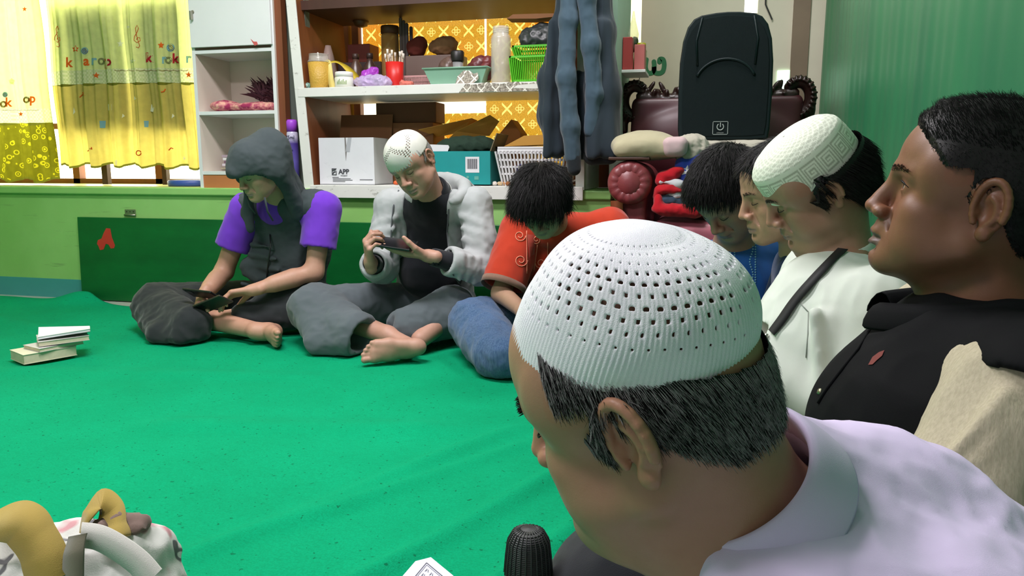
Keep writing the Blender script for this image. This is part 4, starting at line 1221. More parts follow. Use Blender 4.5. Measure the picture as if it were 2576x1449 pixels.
    if q: adopt(obj('lanyard_clip', bmtube([q[0]+q[1]*.006, q[0]+q[1]*.007+V(-.004, 0, -.022)], .0035), paint('nickel', srgb(190, 190, 180), .3, metal=.9), None, True), root)
    m_th = paint('grey thread', srgb(150, 156, 148), .9)
    bm = bmesh.new()
    for line in ([(2003, 742), (2015, 765), (2034, 785)], [(2034, 785), (2033, 840), (2028, 900)]):
        pts = [look(bv, *a) for a in line]; pts = [a[0]+a[1]*.001 for a in pts if a]
        if len(pts) > 1: bmtube(pts, .0011, bm, 5)
    adopt(obj('pocket_stitching', bm, m_th, None, True), root)
    S = SDF(V(-.22, 1.25, 0), V(.56, 2.06, .34), .008*QUICK)
    S.ell(pel+V(0, 0, -.03), V(.15, .18, .11), None, .03)
    limb(S, pel+V(-.02, -.09, -.03), knN, V(.0, 1.60, .08), .10, .085, .07, .03); limb(S, pel+V(-.02, .09, -.03), knF, V(.04, 1.74, .08), .10, .085, .07, .03)
    S.half(V(0, 0, .012), V(0, 0, -1), V(-1, -1, -.2), V(1, 3, .2))
    P, Fc = largest(*S.mesh(2)); P = folds(P, Fc, .006, 9, (1, 1, 1), 51); P[:, 2] = np.maximum(P[:, 2], .012)
    kid('trousers', P, Fc, MATS['charcoal black cloth'], root)
person_kufi()

# ---- two more in the row: bare-headed youth behind the kufi, and the one in embroidered blue
def person_navy():
    c = V(.172, 1.93, .686); R = frame([-0.935, -0.173, -0.311], [-0.284, -0.163, 0.945]); s = .97
    root = person('person with only a brown face showing, behind the one in the white kufi cap', (.27, 1.98, .01))
    H = lambda x, y, z: c+R@(s*V(x, y, z))
    pel = V(.32, 2.03, .13); che = V(.28, 2.02, .40); nek = V(.245, 1.99, .535); sN = V(.27, 1.87, .475); sF = V(.25, 2.16, .475); side = unit(sF-sN)
    S = SDF(V(-.20, 1.70, -.02), V(.56, 2.40, .86), .012*QUICK, [(c-V(.14, .12, .15), c+V(.12, .12, .14), .003*QUICK)])
    head_sdf(S, c, R, s, eyes='down', nose_w=1.15, lip=1.2, gape=.002)
    S.cap(H(0, -.03, -.045), nek-V(0, 0, .02), .052, .056, .03)
    torso(S, pel, che, nek-V(0, 0, .06), side, (.11, .12, .07), .6)
    P, Fc = largest(*S.mesh(2))
    kid('body', P, Fc, m_skin_far, root, skin_colors(P, c, R, s, (.40, .235, .15))); N = vnormals(P, Fc)
    lashes(c, R, s, root, 'down'); brows(P, N, c, R, s, root, h_black, 1.0, 160)
    def fall(L): return np.stack([L[:, 0]*4, .3+0*L[:, 0], -.4-L[:, 0]*0], 1)
    hair_cap(P, N, Fc, c, R, s, root, h_black, .03, .0007, 3000, .010, fall, lift=.3)
    S = SDF(V(-.08, 1.68, 0), V(.56, 2.36, .62), .008*QUICK)
    torso(S, pel-V(0, 0, .04), che, nek-V(0, 0, .06), side, (.15, .15, .08), .68)
    for q in (sN, sF): S.cap(nek-V(0, 0, .06), q, .05, .058, .05)
    limb(S, sN, V(.19, 1.80, .24), V(.04, 1.92, .15), .066, .058, .045); limb(S, sF, V(.19, 2.16, .25), V(.04, 2.06, .15), .066, .058, .045)
    ndir = unit(H(0, -.03, -.05)-nek); S.cap(nek-ndir*.08, nek+ndir*.1, .055, .058, .004, 's')
    P, Fc = largest(*S.mesh(2)); P = folds(P, Fc, .006, 10, (1, 1, .6), 61); P[:, 2] = np.maximum(P[:, 2], .012)
    kid('shirt', P, Fc, cloth('navy shirt', srgb(34, 48, 84), .1, 900, .2), root)
    S = SDF(V(-.2, 1.70, 0), V(.5, 2.38, .3), .009*QUICK)
    for q in (-1, 1): limb(S, pel+V(-.02, .08*q, -.04), V(-.03, 2.02+.12*q, .11), V(.06, 2.02, .075), .09, .075, .06, .03)
    P, Fc = largest(*S.mesh(2)); P[:, 2] = np.maximum(P[:, 2], .012)
    kid('trousers', P, Fc, MATS['charcoal black cloth'], root)
person_navy()
def person_blue():
    c = atD(1828, 487, 2.12); R = frame([-.42, -.45, -.80], [-.50, -.62, .62]); s = 1.0
    root = person('person in a blue shirt with pale beaded embroidery, black hair, bending the head down', (.10, 2.33, .01))
    H = lambda x, y, z: c+R@(s*V(x, y, z))
    pel = V(.13, 2.42, .13); che = V(.10, 2.33, .36); nek = V(.085, 2.335, .515); sR = V(-.045, 2.33, .455); sL = V(.225, 2.36, .46); side = unit(sL-sR)
    S = SDF(V(-.30, 1.95, -.02), V(.50, 2.70, .88), .012*QUICK, [(c-V(.14, .14, .15), c+V(.14, .14, .14), .003*QUICK)])
    head_sdf(S, c, R, s, eyes='down', lip=1.1)
    S.cap(H(0, -.03, -.045), nek-V(0, 0, .03), .054, .058, .03)
    torso(S, pel, che, nek-V(0, 0, .06), side, (.11, .12, .07), .6)
    hR, hL = V(-.02, 2.08, .17), V(.10, 2.08, .17)
    eR, eL = V(-.13, 2.24, .24), V(.28, 2.22, .24)
    limb(S, sR, eR, hR, .042, .035, .025); limb(S, sL, eL, hL, .042, .035, .025)
    hand(S, hR, V(.5, -.6, -.1), V(0, 0, -1), -1); hand(S, hL, V(-.5, -.6, -.1), V(0, 0, -1), 1)
    P, Fc = largest(*S.mesh(2))
    kid('body', P, Fc, m_skin_far, root, skin_colors(P, c, R, s, (.34, .20, .13))); N = vnormals(P, Fc)
    lashes(c, R, s, root, 'down')
    def fall(L): return np.stack([L[:, 0]*5, .55+0*L[:, 0], -.15+0*L[:, 0]], 1)
    hair_cap(P, N, Fc, c, R, s, root, h_black, .036, .0008, 8000, .016, fall, lift=.30, curl=.45, dz=-.006, grav=(0, 0, -.30))
    S = SDF(V(-.28, 1.98, 0), V(.50, 2.66, .64), .007*QUICK)
    torso(S, pel-V(0, 0, .04), che, nek-V(0, 0, .07), side, (.15, .155, .08), .70)
    for q in (sR, sL): S.cap(nek-V(0, 0, .06), q, .05, .062, .05)
    limb(S, sR, eR, eR*.4+hR*.6, .07, .062, .052); limb(S, sL, eL, eL*.4+hL*.6, .07, .062, .052)
    S.ell(che+V(0, -.07, -.03), V(.12, .09, .13), None, .05)
    ndir = unit(H(0, -.03, -.05)-nek); S.cap(nek-ndir*.08, nek+ndir*.1, .054, .058, .004, 's')
    P, Fc = largest(*S.mesh(2)); P = folds(P, Fc, .006, 10, (1, 1, .5), 71); P[:, 2] = np.maximum(P[:, 2], .012)
    kid('shirt', P, Fc, cloth('blue batik cotton', srgb(30, 82, 150), .22, 900, .2), root); bv = surf(P, Fc)
    bm = bmesh.new()                                     # beads sewn in winding rows down the front
    rows = [[(1775, 580+i*6) for i in range(3)], [(1796+math.sin(i*.5)*4, 590+i*6.2) for i in range(19)], [(1818+math.sin(i*.6+1)*5, 592+i*6.5) for i in range(22)], [(1838, 588+i*6.0) for i in range(26)], [(1848, 588+i*6.0) for i in range(26)], [(1890+math.sin(i*.6)*4, 608+i*6.4) for i in range(19)], [(1900, 615+i*6.4) for i in range(17)], [(1770+i*5, 560+abs(i-2)*5) for i in range(6)]]
    for r in rows:
        for p in r:
            q = look(bv, *p)
            if q: disc(q[0]+q[1]*.0005, q[1], .0026, .002, 7, bm)
    o = adopt(obj('bead_embroidery', bm, paint('pale beads', srgb(120, 172, 196), .4), None, True), root); o['kind'] = 'stuff'
    S = SDF(V(-.35, 1.95, 0), V(.55, 2.72, .3), .009*QUICK)
    for q in (-1, 1): limb(S, pel+V(.09*q, -.02, -.04), V(.11+.28*q, 2.32, .11), V(.12+.02*q, 2.27, .075), .09, .075, .06, .03)
    P, Fc = largest(*S.mesh(2)); P[:, 2] = np.maximum(P[:, 2], .012)
    kid('trousers', P, Fc, MATS['charcoal black cloth'], root)
person_blue()
# ---- the three seated against the green board
def person_hood():
    c = V(-1.796, 2.794, .738); R = frame([-.418, -.754, -.507], [-.117, -.509, .853]); s = 1.0
    root = person('person in a dark grey sleeveless hoodie, hood up, over a purple T-shirt, holding two phones', (-1.95, 3.1, .01))
    H = lambda x, y, z: c+R@(s*V(x, y, z))
    pel = V(-1.93, 3.24, .13); che = V(-1.855, 3.12, .40); nek = V(-1.815, 2.99, .625)
    sL = V(-1.635, 3.03, .560); sR = V(-2.005, 3.01, .550); side = unit(sL-sR)
    eL, wL = V(-1.66, 2.97, .285), V(-1.86, 2.80, .222)
    eR, wR = V(-2.115, 2.97, .270), V(-2.105, 2.80, .190)
    kR, kL = V(-2.40, 2.88, .105), V(-1.68, 3.00, .130)
    aR = V(-1.785, 2.74, .058); aL = V(-2.12, 2.78, .07)
    S = SDF(V(-2.56, 2.50, -.01), V(-1.42, 3.44, .92), .011*QUICK, [(c-V(.12, .14, .15), c+V(.12, .12, .14), .0034*QUICK), (V(-2.22, 2.62, .08), V(-1.88, 2.86, .27), .0034*QUICK), (V(-1.92, 2.50, 0), V(-1.66, 2.80, .14), .0034*QUICK)])
    head_sdf(S, c, R, s, eyes='down', jaw=.95, cheek=.85, ear=.30)
    S.cap(H(0, -.03, -.045), nek-V(0, 0, .02), .053, .056, .03)
    torso(S, pel, che, nek-V(0, 0, .08), side, (.11, .12, .07), .6)
    S.cap(nek-V(0, 0, .08), sL, .04, .05, .03); S.cap(nek-V(0, 0, .08), sR, .04, .05, .03)
    limb(S, sL, eL, wL, .050, .041, .026); limb(S, sR, eR, wR, .050, .041, .026)
    S.cap(eL*.65+wL*.35, eL*.35+wL*.65, .040, .034, .02); S.cap(eR*.65+wR*.35, eR*.35+wR*.65, .040, .034, .02)
    hand(S, wL, V(-.92, -.30, -.16), V(.1, -.35, -.95), 1, (.45, .5, .55, .65), (.5, .4), 1.0)
    hand(S, wR, V(-.02, -.62, -.62), V(.55, .30, -.55), -1, (.55, .6, .65, .7), (.6, .5), 1.0)
    limb(S, pel+V(-.08, -.03, -.03), kR, aR, .075, .055, .034); limb(S, pel+V(.08, -.03, -.03), kL, aL, .075, .055, .034)
    foot(S, aR, V(.50, -.86, .03), V(.86, .50, -.12), -1, .98)
    P, Fc = largest(*S.mesh(2)); P[:, 2] = np.maximum(P[:, 2], .012)
    kid('body', P, Fc, m_skin_far, root, skin_colors(P, c, R, s, (.50, .28, .19)))
    N = vnormals(P, Fc); lashes(c, R, s, root, 'down')
    # T-shirt
    m_p = cloth('purple jersey', srgb(108, 56, 186), .06, 900, .15)
    S = SDF(V(-2.22, 2.86, .12), V(-1.50, 3.36, .70), .0065*QUICK)
    torso(S, pel, che, nek-V(0, 0, .06), side, (.135, .145, .08), .62)
    for q, e, d in ((sL, eL, 1), (sR, eR, -1)):
        S.cap(nek-V(0, 0, .07), q, .05, .066, .05); h = q+(e-q)*.62
        S.cap(q, h+unit(e-q)*.05, .076, .082, .03); opening(S, h, e-q, .080, .06)
        S.cap(q+V(d*.05, -.03, -.06), h+V(d*.01, -.06, .02), .008, .004, .02); S.cap(q+V(d*.02, -.06, -.08), h+V(-d*.03, -.06, .01), .008, .004, .02)
    ndir = unit(H(0, -.03, -.05)-nek); S.cap(nek-ndir*.07, nek+ndir*.1, .060, .064, .004, 's')
    P, Fc = largest(*S.mesh(2)); P = folds(P, Fc, .005, 12, (1, 1, .6), 81)
    kid('t_shirt', P, Fc, m_p, root)
    # sleeveless hoodie
    m_h = cloth('charcoal sweat cloth', srgb(66, 74, 76), .08, 1000, .2, sheen=.05)
    S = SDF(V(-2.16, 2.80, .08), V(-1.52, 3.42, .72), .006*QUICK)
    torso(S, pel+V(0, 0, .04), che, nek-V(0, 0, .06), side, (.158, .172, .092), .70)
    for q in (sL, sR): S.cap(nek-V(0, 0, .04), q+(nek-q)*.12, .064, .074, .05)
    S.ell(che+V(-.02, -.08, -.08), V(.145, .09, .12), None, .05)
    for k in range(5):                                     # crumpled waist
        z = .20+.045*k; S.cap(V(-2.02+.015*k, 2.965, z+.02), V(-1.80-.01*k, 2.955-.006*k, z-.012+.006*k), .009, .006, .025)
    S.cap(V(-2.0, 2.98, .30), V(-1.93, 2.95, .245), .03, .02, .03)
    for q, e in ((sL, eL), (sR, eR)):
        o = unit(V((1 if e is eL else -1)*.8, -.1, -.35)); S.cap(q+o*.065, q+o*.2, .086, .10, .006, 's')
    S.cap(nek+V(-.03, -.03, 0)-V(0, .03, .10), nek+V(-.06, -.12, .10), .05, .085, .02, 's')
    # open neck of the hoodie
    S.cap(V(-1.865, 2.90, .50), V(-1.84, 2.88, .62), .028, .07, .02, 's')
    P, Fc = largest(*S.mesh(2)); P = folds(P, Fc, .006, 11, (1, 1, .9), 91); P = folds(P, Fc, .0025, 24, (1, 1, 1.2), 92)
    hb = kid('hoodie', P, Fc, m_h, root); bv = surf(P, Fc)
    bm = bmesh.new(); pts = [look(bv, *p) for p in ((680, 590), (681, 620), (677, 650), (673, 680), (672, 700))]
    bmtube([q[0]+q[1]*.002 for q in pts if q], .0035, bm, 6)
    adopt(obj('zip', bm, paint('black zip', srgb(28, 30, 32), .4), None, True), root)
    # hood: shell around the head, open to the face
    S = SDF(c-V(.24, .26, .30), c+V(.26, .36, .24), .0055*QUICK)
    S.ell(H(.003, -.020, .016), V(.090, .122, .106), R, .02); S.ell(H(0, .020, .020), V(.090, .094, .102), R, .02); S.cap(H(0, -.05, -.02), nek+V(.0, .05, -.05), .080, .098, .06)
    S.cap(H(-.068, -.03, -.03), nek+V(.09, -.02, -.075), .022, .040, .05)
    S.cap(H(0, .03, .060), H(0, .100, .030), .055, .030, .05)
    S.ell(H(0, -.10, .05), V(.07, .06, .07), R, .05)
    S.ell(H(0, -.014, .008), V(.081, .114, .096), R, .01, 's'); S.ell(H(0, .022, .006), V(.081, .090, .090), R, .01, 's'); S.cap(H(0, -.02, -.03), nek+V(-.01, .0, -.06), .074, .080, .03, 's')
    S.cap(H(0, .06, -.035), H(0, .26, -.14), .076, .10, .02, 's'); S.cap(H(0, .05, -.04), H(0, .16, -.26), .066, .060, .03, 's')
    for q in (1,): S.chain([H(q*.088, .045, .03), H(q*.090, .045, -.03), H(q*.088, .035, -.09), nek+V(-q*.085-.03, -.09, -.08), nek+V(-q*.055-.03, -.12, -.15)], [.014, .017, .020, .024, .016], .03)
    P, Fc = largest(*S.mesh(3)); P = folds(P, Fc, .0045, 11, (1, 1, .7), 101); P = folds(P, Fc, .002, 26, (1, 1, 1), 102)
    kid('hood', P, Fc, m_h, root)
    # cord ends
    adopt(obj('drawstring', bmtube([H(-.07, .07, -.09), H(-.065, .085, -.15), H(-.06, .08, -.20)], .004), m_h, None, True), root)
    adopt(obj('drawstring', bmtube([H(.07, .07, -.09), H(.065, .085, -.15), H(.06, .08, -.19)], .004), m_h, None, True), root)
    # loose dark trousers
    S = SDF(V(-2.60, 2.55, 0), V(-1.40, 3.46, .36), .008*QUICK)
    S.ell(pel+V(0, .0, -.02), V(.19, .16, .13), None, .03)
    limb(S, pel+V(-.10, -.03, -.03), kR+V(-.01, 0, .01), V(-2.10, 2.70, .075), .10, .098, .088, .04)
    limb(S, pel+V(.10, -.03, -.02), kL, V(-1.93, 2.86, .085), .105, .10, .075, .04)
    S.cap(V(-2.36, 2.80, .07), V(-2.22, 2.66, .05), .07, .05, .04); S.cap(V(-2.22, 2.66, .045), V(-2.10, 2.63, .04), .045, .042, .03)
    S.cap(kL+V(-.06, -.05, .07), kL+V(-.20, -.09, .03), .04, .03, .04)
    S.half(V(0, 0, .012), V(0, 0, -1), V(-3, 1, -.2), V(0, 4, .1))
    P, Fc = largest(*S.mesh(2)); P = folds(P, Fc, .010, 8, (1, 1, 1), 111); P = folds(P, Fc, .003, 22, (1, 1, 1), 112); P[:, 2] = np.maximum(P[:, 2], .010)
    kid('trousers', P, Fc, cloth('black trouser cloth', srgb(42, 46, 47), .1, 900, .2), root)
    # ring on the hand
    return wL, wR
def phone(label, c, fwd, up, m_body, size=(.075, .158, .009), screen=True, group=None):
    r = thing('phone', label, 'phone', c, 0, group); Q = frame(fwd, up); M = Matrix([list(map(float, row)) for row in Q]).to_4x4()
    w, l, h = size
    o = obj('phone_body', xform(bmbox(-w/2, w/2, -l/2, l/2, -h/2, h/2), M), m_body, r, bevel=.003)
    o = obj('screen', xform(bmbox(-w/2+.004, w/2-.004, -l/2+.006, l/2-.006, h/2, h/2+.0006), M), paint('phone glass', srgb(14, 18, 22), .1), r)
    o = obj('camera_bump', xform(bmbox(-w/2+.008, -w/2+.030, l/2-.045, l/2-.010, -h/2-.0015, -h/2), M), paint('phone lens', srgb(20, 22, 24), .2), r, bevel=.001)
    return r
person_hood()
m_ph = paint('black phone case', srgb(24, 25, 27), .35)
phone('upper of the two phones in the hands of the hooded person, edge-on', V(-2.045, 2.715, .212), V(-.92, .15, .02), V(.05, .55, .83), m_ph)
phone('lower black phone in the hands of the hooded person, tilted down', V(-1.985, 2.70, .175), V(-.8, .1, -.3), V(-.1, .5, .8), paint('dark brown phone case', srgb(44, 40, 36), .4))

def person_grey():
    c = V(-1.142, 2.844, .755); R = frame([-.111, -.833, -.542], [-.36, -.453, .783]); s = 1.0
    root = person('person in an open light grey hooded jacket and white knitted cap, looking at a tablet', (-1.18, 3.1, .01))
    H = lambda x, y, z: c+R@(s*V(x, y, z))
    pel = V(-1.19, 3.22, .13); che = V(-1.165, 3.15, .40); nek = V(-1.12, 3.01, .635)
    sL = V(-.945, 3.06, .585); sR = V(-1.322, 3.05, .575); side = unit(sL-sR)
    eL, wL = V(-.895, 2.98, .320), V(-1.060, 2.80, .392)
    eR, wR = V(-1.345, 2.99, .310), V(-1.300, 2.775, .362)
    kR, kL = V(-1.585, 2.83, .150), V(-1.02, 2.94, .140)
    aR, aL = V(-1.20, 2.70, .085), V(-1.13, 2.69, .065)
    S = SDF(V(-1.76, 2.42, -.01), V(-.72, 3.44, .92), .011*QUICK, [(c-V(.12, .14, .15), c+V(.12, .12, .14), .003*QUICK), (V(-1.42, 2.62, .29), V(-1.02, 2.86, .48), .0034*QUICK), (V(-1.36, 2.45, 0), V(-1.0, 2.74, .14), .0034*QUICK)])
    head_sdf(S, c, R, s, eyes='down', jaw=1.04, cheek=1.0, nose_w=1.2, lip=1.05, gape=.002)
    S.cap(H(0, -.03, -.045), nek-V(0, 0, .02), .056, .058, .03)
    torso(S, pel, che, nek-V(0, 0, .08), side, (.12, .13, .07), .6)
    S.cap(nek-V(0, 0, .08), sL, .04, .05, .03); S.cap(nek-V(0, 0, .08), sR, .04, .05, .03)
    limb(S, sL, eL, wL, .048, .04, .027); limb(S, sR, eR, wR, .048, .04, .027)
    hand(S, wL, V(-.97, -.12, .10), V(-.05, .20, .95), 1, (.14, .16, .2, .3), (1.2, .5), 1.02)
    hand(S, wR, V(.10, -.45, .85), V(.75, .55, .25), -1, (.8, .9, .95, 1.0), (.6, .6), 1.0)
    limb(S, pel+V(-.08, -.03, -.03), kR, aR, .075, .055, .036); limb(S, pel+V(.08, -.03, -.03), kL, aL+V(.05, .05, 0), .075, .055, .036)
    S.cap(aR, V(-1.10, 2.66, .06), .034, .03, .02)
    foot(S, V(-1.10, 2.64, .052), V(-.90, -.42, -.06), V(-.30, -.78, .10), 1, 1.02)
    P, Fc = largest(*S.mesh(2)); P[:, 2] = np.maximum(P[:, 2], .012)
    kid('body', P, Fc, m_skin_far, root, skin_colors(P, c, R, s, (.47, .265, .19))); N = vnormals(P, Fc)
    lashes(c, R, s, root, 'down'); brows(P, N, c, R, s, root, h_grey, .8, 120)
    def fall(L): return np.stack([0*L[:, 0], -.4+0*L[:, 0], -.8+0*L[:, 0]], 1)
    hair_cap(P, N, Fc, c, R, s, root, h_grey, .007, .0005, 1500, .003, fall, lift=.2, mask=lambda L: (L[:, 2] < .07) & (L[:, 1] < .03))
    m_c = paint('white knit', srgb(206, 206, 196), .9, .05, 30, .4, 900)
    def hole(i, j):
        if j < 6 or j > 26 or i % 2 or j % 2: return False
        d = abs(i % 24-12); return abs(j-(9+d*1.1)) <= 3.2
    knit_cap('knitted_cap', c, R, s, V(0, -.008, .030), V(.0, .08, 1.0), .0845, .1005, .094, m_c, root, 96, 34, hole, rib=.0005, pw=.80, thick=.0022, sub=0)
    # black polo
    m_b = cloth('black polo knit', srgb(30, 31, 36), .08, 900, .15)
    S = SDF(V(-1.56, 2.72, .12), V(-.74, 3.40, .74), .007*QUICK)
    torso(S, pel, che, nek-V(0, 0, .06), side, (.145, .155, .085), .66)
    S.ell(che+V(0, -.06, -.12), V(.14, .10, .12), None, .05)
    for q in (sL, sR): S.cap(nek-V(0, 0, .06), q, .05, .056, .05)
    for q, e in ((sL, eL), (sR, eR)): S.cap(q, e, .052, .048, .02)
    for e, w in ((eL, wL), (eR, wR)):
        S.cap(e, w-unit(w-e)*.005, .046, .036, .01); opening(S, w-unit(w-e)*.012, w-e, .036, .03, .009)
    ndir = unit(H(0, -.03, -.05)-nek); S.cap(nek-ndir*.07, nek+ndir*.1, .056, .060, .004, 's')
    P, Fc = largest(*S.mesh(2)); P = folds(P, Fc, .004, 12, (1, 1, .7), 121)
    kid('polo_shirt', P, Fc, m_b, root); bvp = surf(P, Fc)
    fwd = unit(R[:, 1]-ndir*(R[:, 1]@ndir)); e2 = np.cross(ndir, fwd); n = 40
    def ring(rr, hh, fl=.35):
        return [nek+ndir*(hh-.040*max(0, math.cos(a))**2)+(fwd*math.cos(a)*(1+fl*max(0, math.cos(a)))+e2*math.sin(a))*rr for a in [math.radians(20+320*i/n) for i in range(n+1)]]
    rows = [ring(.060, -.03), ring(.058, .025), ring(.062, .036), ring(.070, .022), ring(.080, -.012)]
    fs = np.array([(j*(n+1)+i, j*(n+1)+i+1, (j+1)*(n+1)+i+1, (j+1)*(n+1)+i) for j in range(len(rows)-1) for i in range(n)])
    co = kid('polo_collar', np.array(rows).reshape(-1, 3), fs, m_b, root); x = co.modifiers.new('s', 'SOLIDIFY'); x.thickness = .002
    adopt(obj('collar_piping', bmtube([p+ndir*.001 for p in ring(.0805, -.012)], .0026, None, 6, False), m_c, None, True), root)
    # jacket
    m_j = cloth('heather grey fleece', srgb(166, 170, 170), .06, 700, .25, sheen=.15)
    m_jd = cloth('dark grey lining', srgb(84, 88, 90), .06, 700, .2)
    S = SDF(V(-1.62, 2.68, .10), V(-.70, 3.44, .74), .006*QUICK)
    torso(S, pel+V(0, .0, .02), che, nek-V(0, 0, .05), side, (.18, .18, .09), .62)
    for q in (sL, sR): S.cap(nek-V(0, 0, .05), q, .055, .066, .05)
    for q, e, w, d in ((sL, eL, wL, 1), (sR, eR, wR, -1)):
        wc = w-unit(w-e)*(.085 if d > 0 else .06)
        S.chain([q, q*.45+e*.55+V(.006*d, 0, 0), e, e*.4+w*.6, wc], [.070, .068, .066, .058, .052], .025)
        for k in range(4):
            a = q+(e-q)*(.25+.18*k); S.cap(a+V(-.05*d, -.055, .02), a+V(.045*d, -.06, -.012), .010, .006, .022)
        for k in range(3):
            a = e+(w-e)*(.08+.14*k); S.cap(a+V(.02*d, -.06, .045), a+V(-.0, -.05, -.055), .010, .007, .02)
        opening(S, wc, w-e, .056, .05)
    # front opening, wide at the bottom
    S.op(lambda X, Y, Z: np.maximum(np.maximum(np.abs(X-(-1.165+.10*(Z-.35)))-(.092+.05*np.clip(.35-Z, 0, 1)), Y-3.06), Y*0+2.0-Y), V(-1.32, 2.7, .05), V(-1.0, 3.06, .70), .012, 's')
    S.ell(nek+V(-.01, -.05, .0), V(.095, .13, .11), None, .02, 's')
    P, Fc = largest(*S.mesh(3)); P = folds(P, Fc, .006, 10, (1, 1, .7), 131); P = folds(P, Fc, .0025, 24, (1, 1, 1), 132)
    kid('jacket', P, Fc, m_j, root); bvj = surf(P, Fc)
    # hood lying on the shoulders
    S = SDF(V(-1.45, 2.84, .46), V(-.82, 3.34, .80), .006*QUICK)
    th = np.linspace(-2.35, 2.35, 18)
    pts = [nek+V(.018, .03, .005)+V(.118*math.sin(t), .105*math.cos(t)*(1 if math.cos(t) > 0 else .8)-.01, .052*math.cos(t)-.004) for t in th]
    S.chain(pts, [.014+.012*max(0, math.cos(t*.6)) for t in th], .02)
    S.ell(nek+V(.06, .13, -.02), V(.11, .045, .07), None, .04)
    P, Fc = largest(*S.mesh(2)); P = folds(P, Fc, .006, 11, (1, 1, 1), 141)
    kid('jacket_hood', P, Fc, m_j, root)
    for px in ([(1003, 480), (990, 520), (985, 560), (983, 600), (982, 640)], [(1135, 480), (1128, 530), (1126, 580), (1130, 630), (1140, 690), (1160, 720)]):
        pts = [look(bvj, *p) for p in px]; pts = [q[0]+q[1]*.003 for q in pts if q]
        if len(pts) > 2: adopt(obj('zip', bmtube(pts, .0035, None, 6), m_jd, None, True), root)
    # trousers
    S = SDF(V(-1.80, 2.50, 0), V(-.70, 3.46, .36), .0075*QUICK)
    S.ell(pel+V(0, 0, -.01), V(.19, .16, .14), None, .03)
    limb(S, pel+V(-.09, -.03, -.01), kR, V(-1.33, 2.68, .085), .105, .098, .095, .04)
    limb(S, pel+V(.09, -.03, -.01), kL, V(-1.16, 2.80, .095), .11, .10, .085, .04)
    S.cap(kR+V(-.0, -.06, .02), V(-1.47, 2.64, .06), .07, .05, .05); S.cap(V(-1.47, 2.64, .05), V(-1.34, 2.63, .06), .045, .05, .03)
    hd = unit(V(.75, -.2, -.15)); S.half(V(-1.285, 2.66, .09), hd, V(-1.33, 2.58, .0), V(-1.20, 2.74, .17)); S.cap(V(-1.36, 2.675, .085), V(-1.2, 2.645, .075), .058, .062, .004, 's')
    S.half(V(0, 0, .012), V(0, 0, -1), V(-3, 1, -.2), V(0, 4, .1))
    P, Fc = largest(*S.mesh(2)); P = folds(P, Fc, .009, 8, (1, 1, 1), 151); P = folds(P, Fc, .003, 22, (1, 1, 1), 152); P[:, 2] = np.maximum(P[:, 2], .010)
    kid('trousers', P, Fc, cloth('grey trouser cloth', srgb(88, 96, 100), .08, 900, .2), root)
person_grey()
phone('black tablet phone held up by the person in the grey jacket', V(-1.190, 2.772, .440), V(-.96, .05, .10), V(.06, -.30, .95), m_ph, (.088, .165, .010))

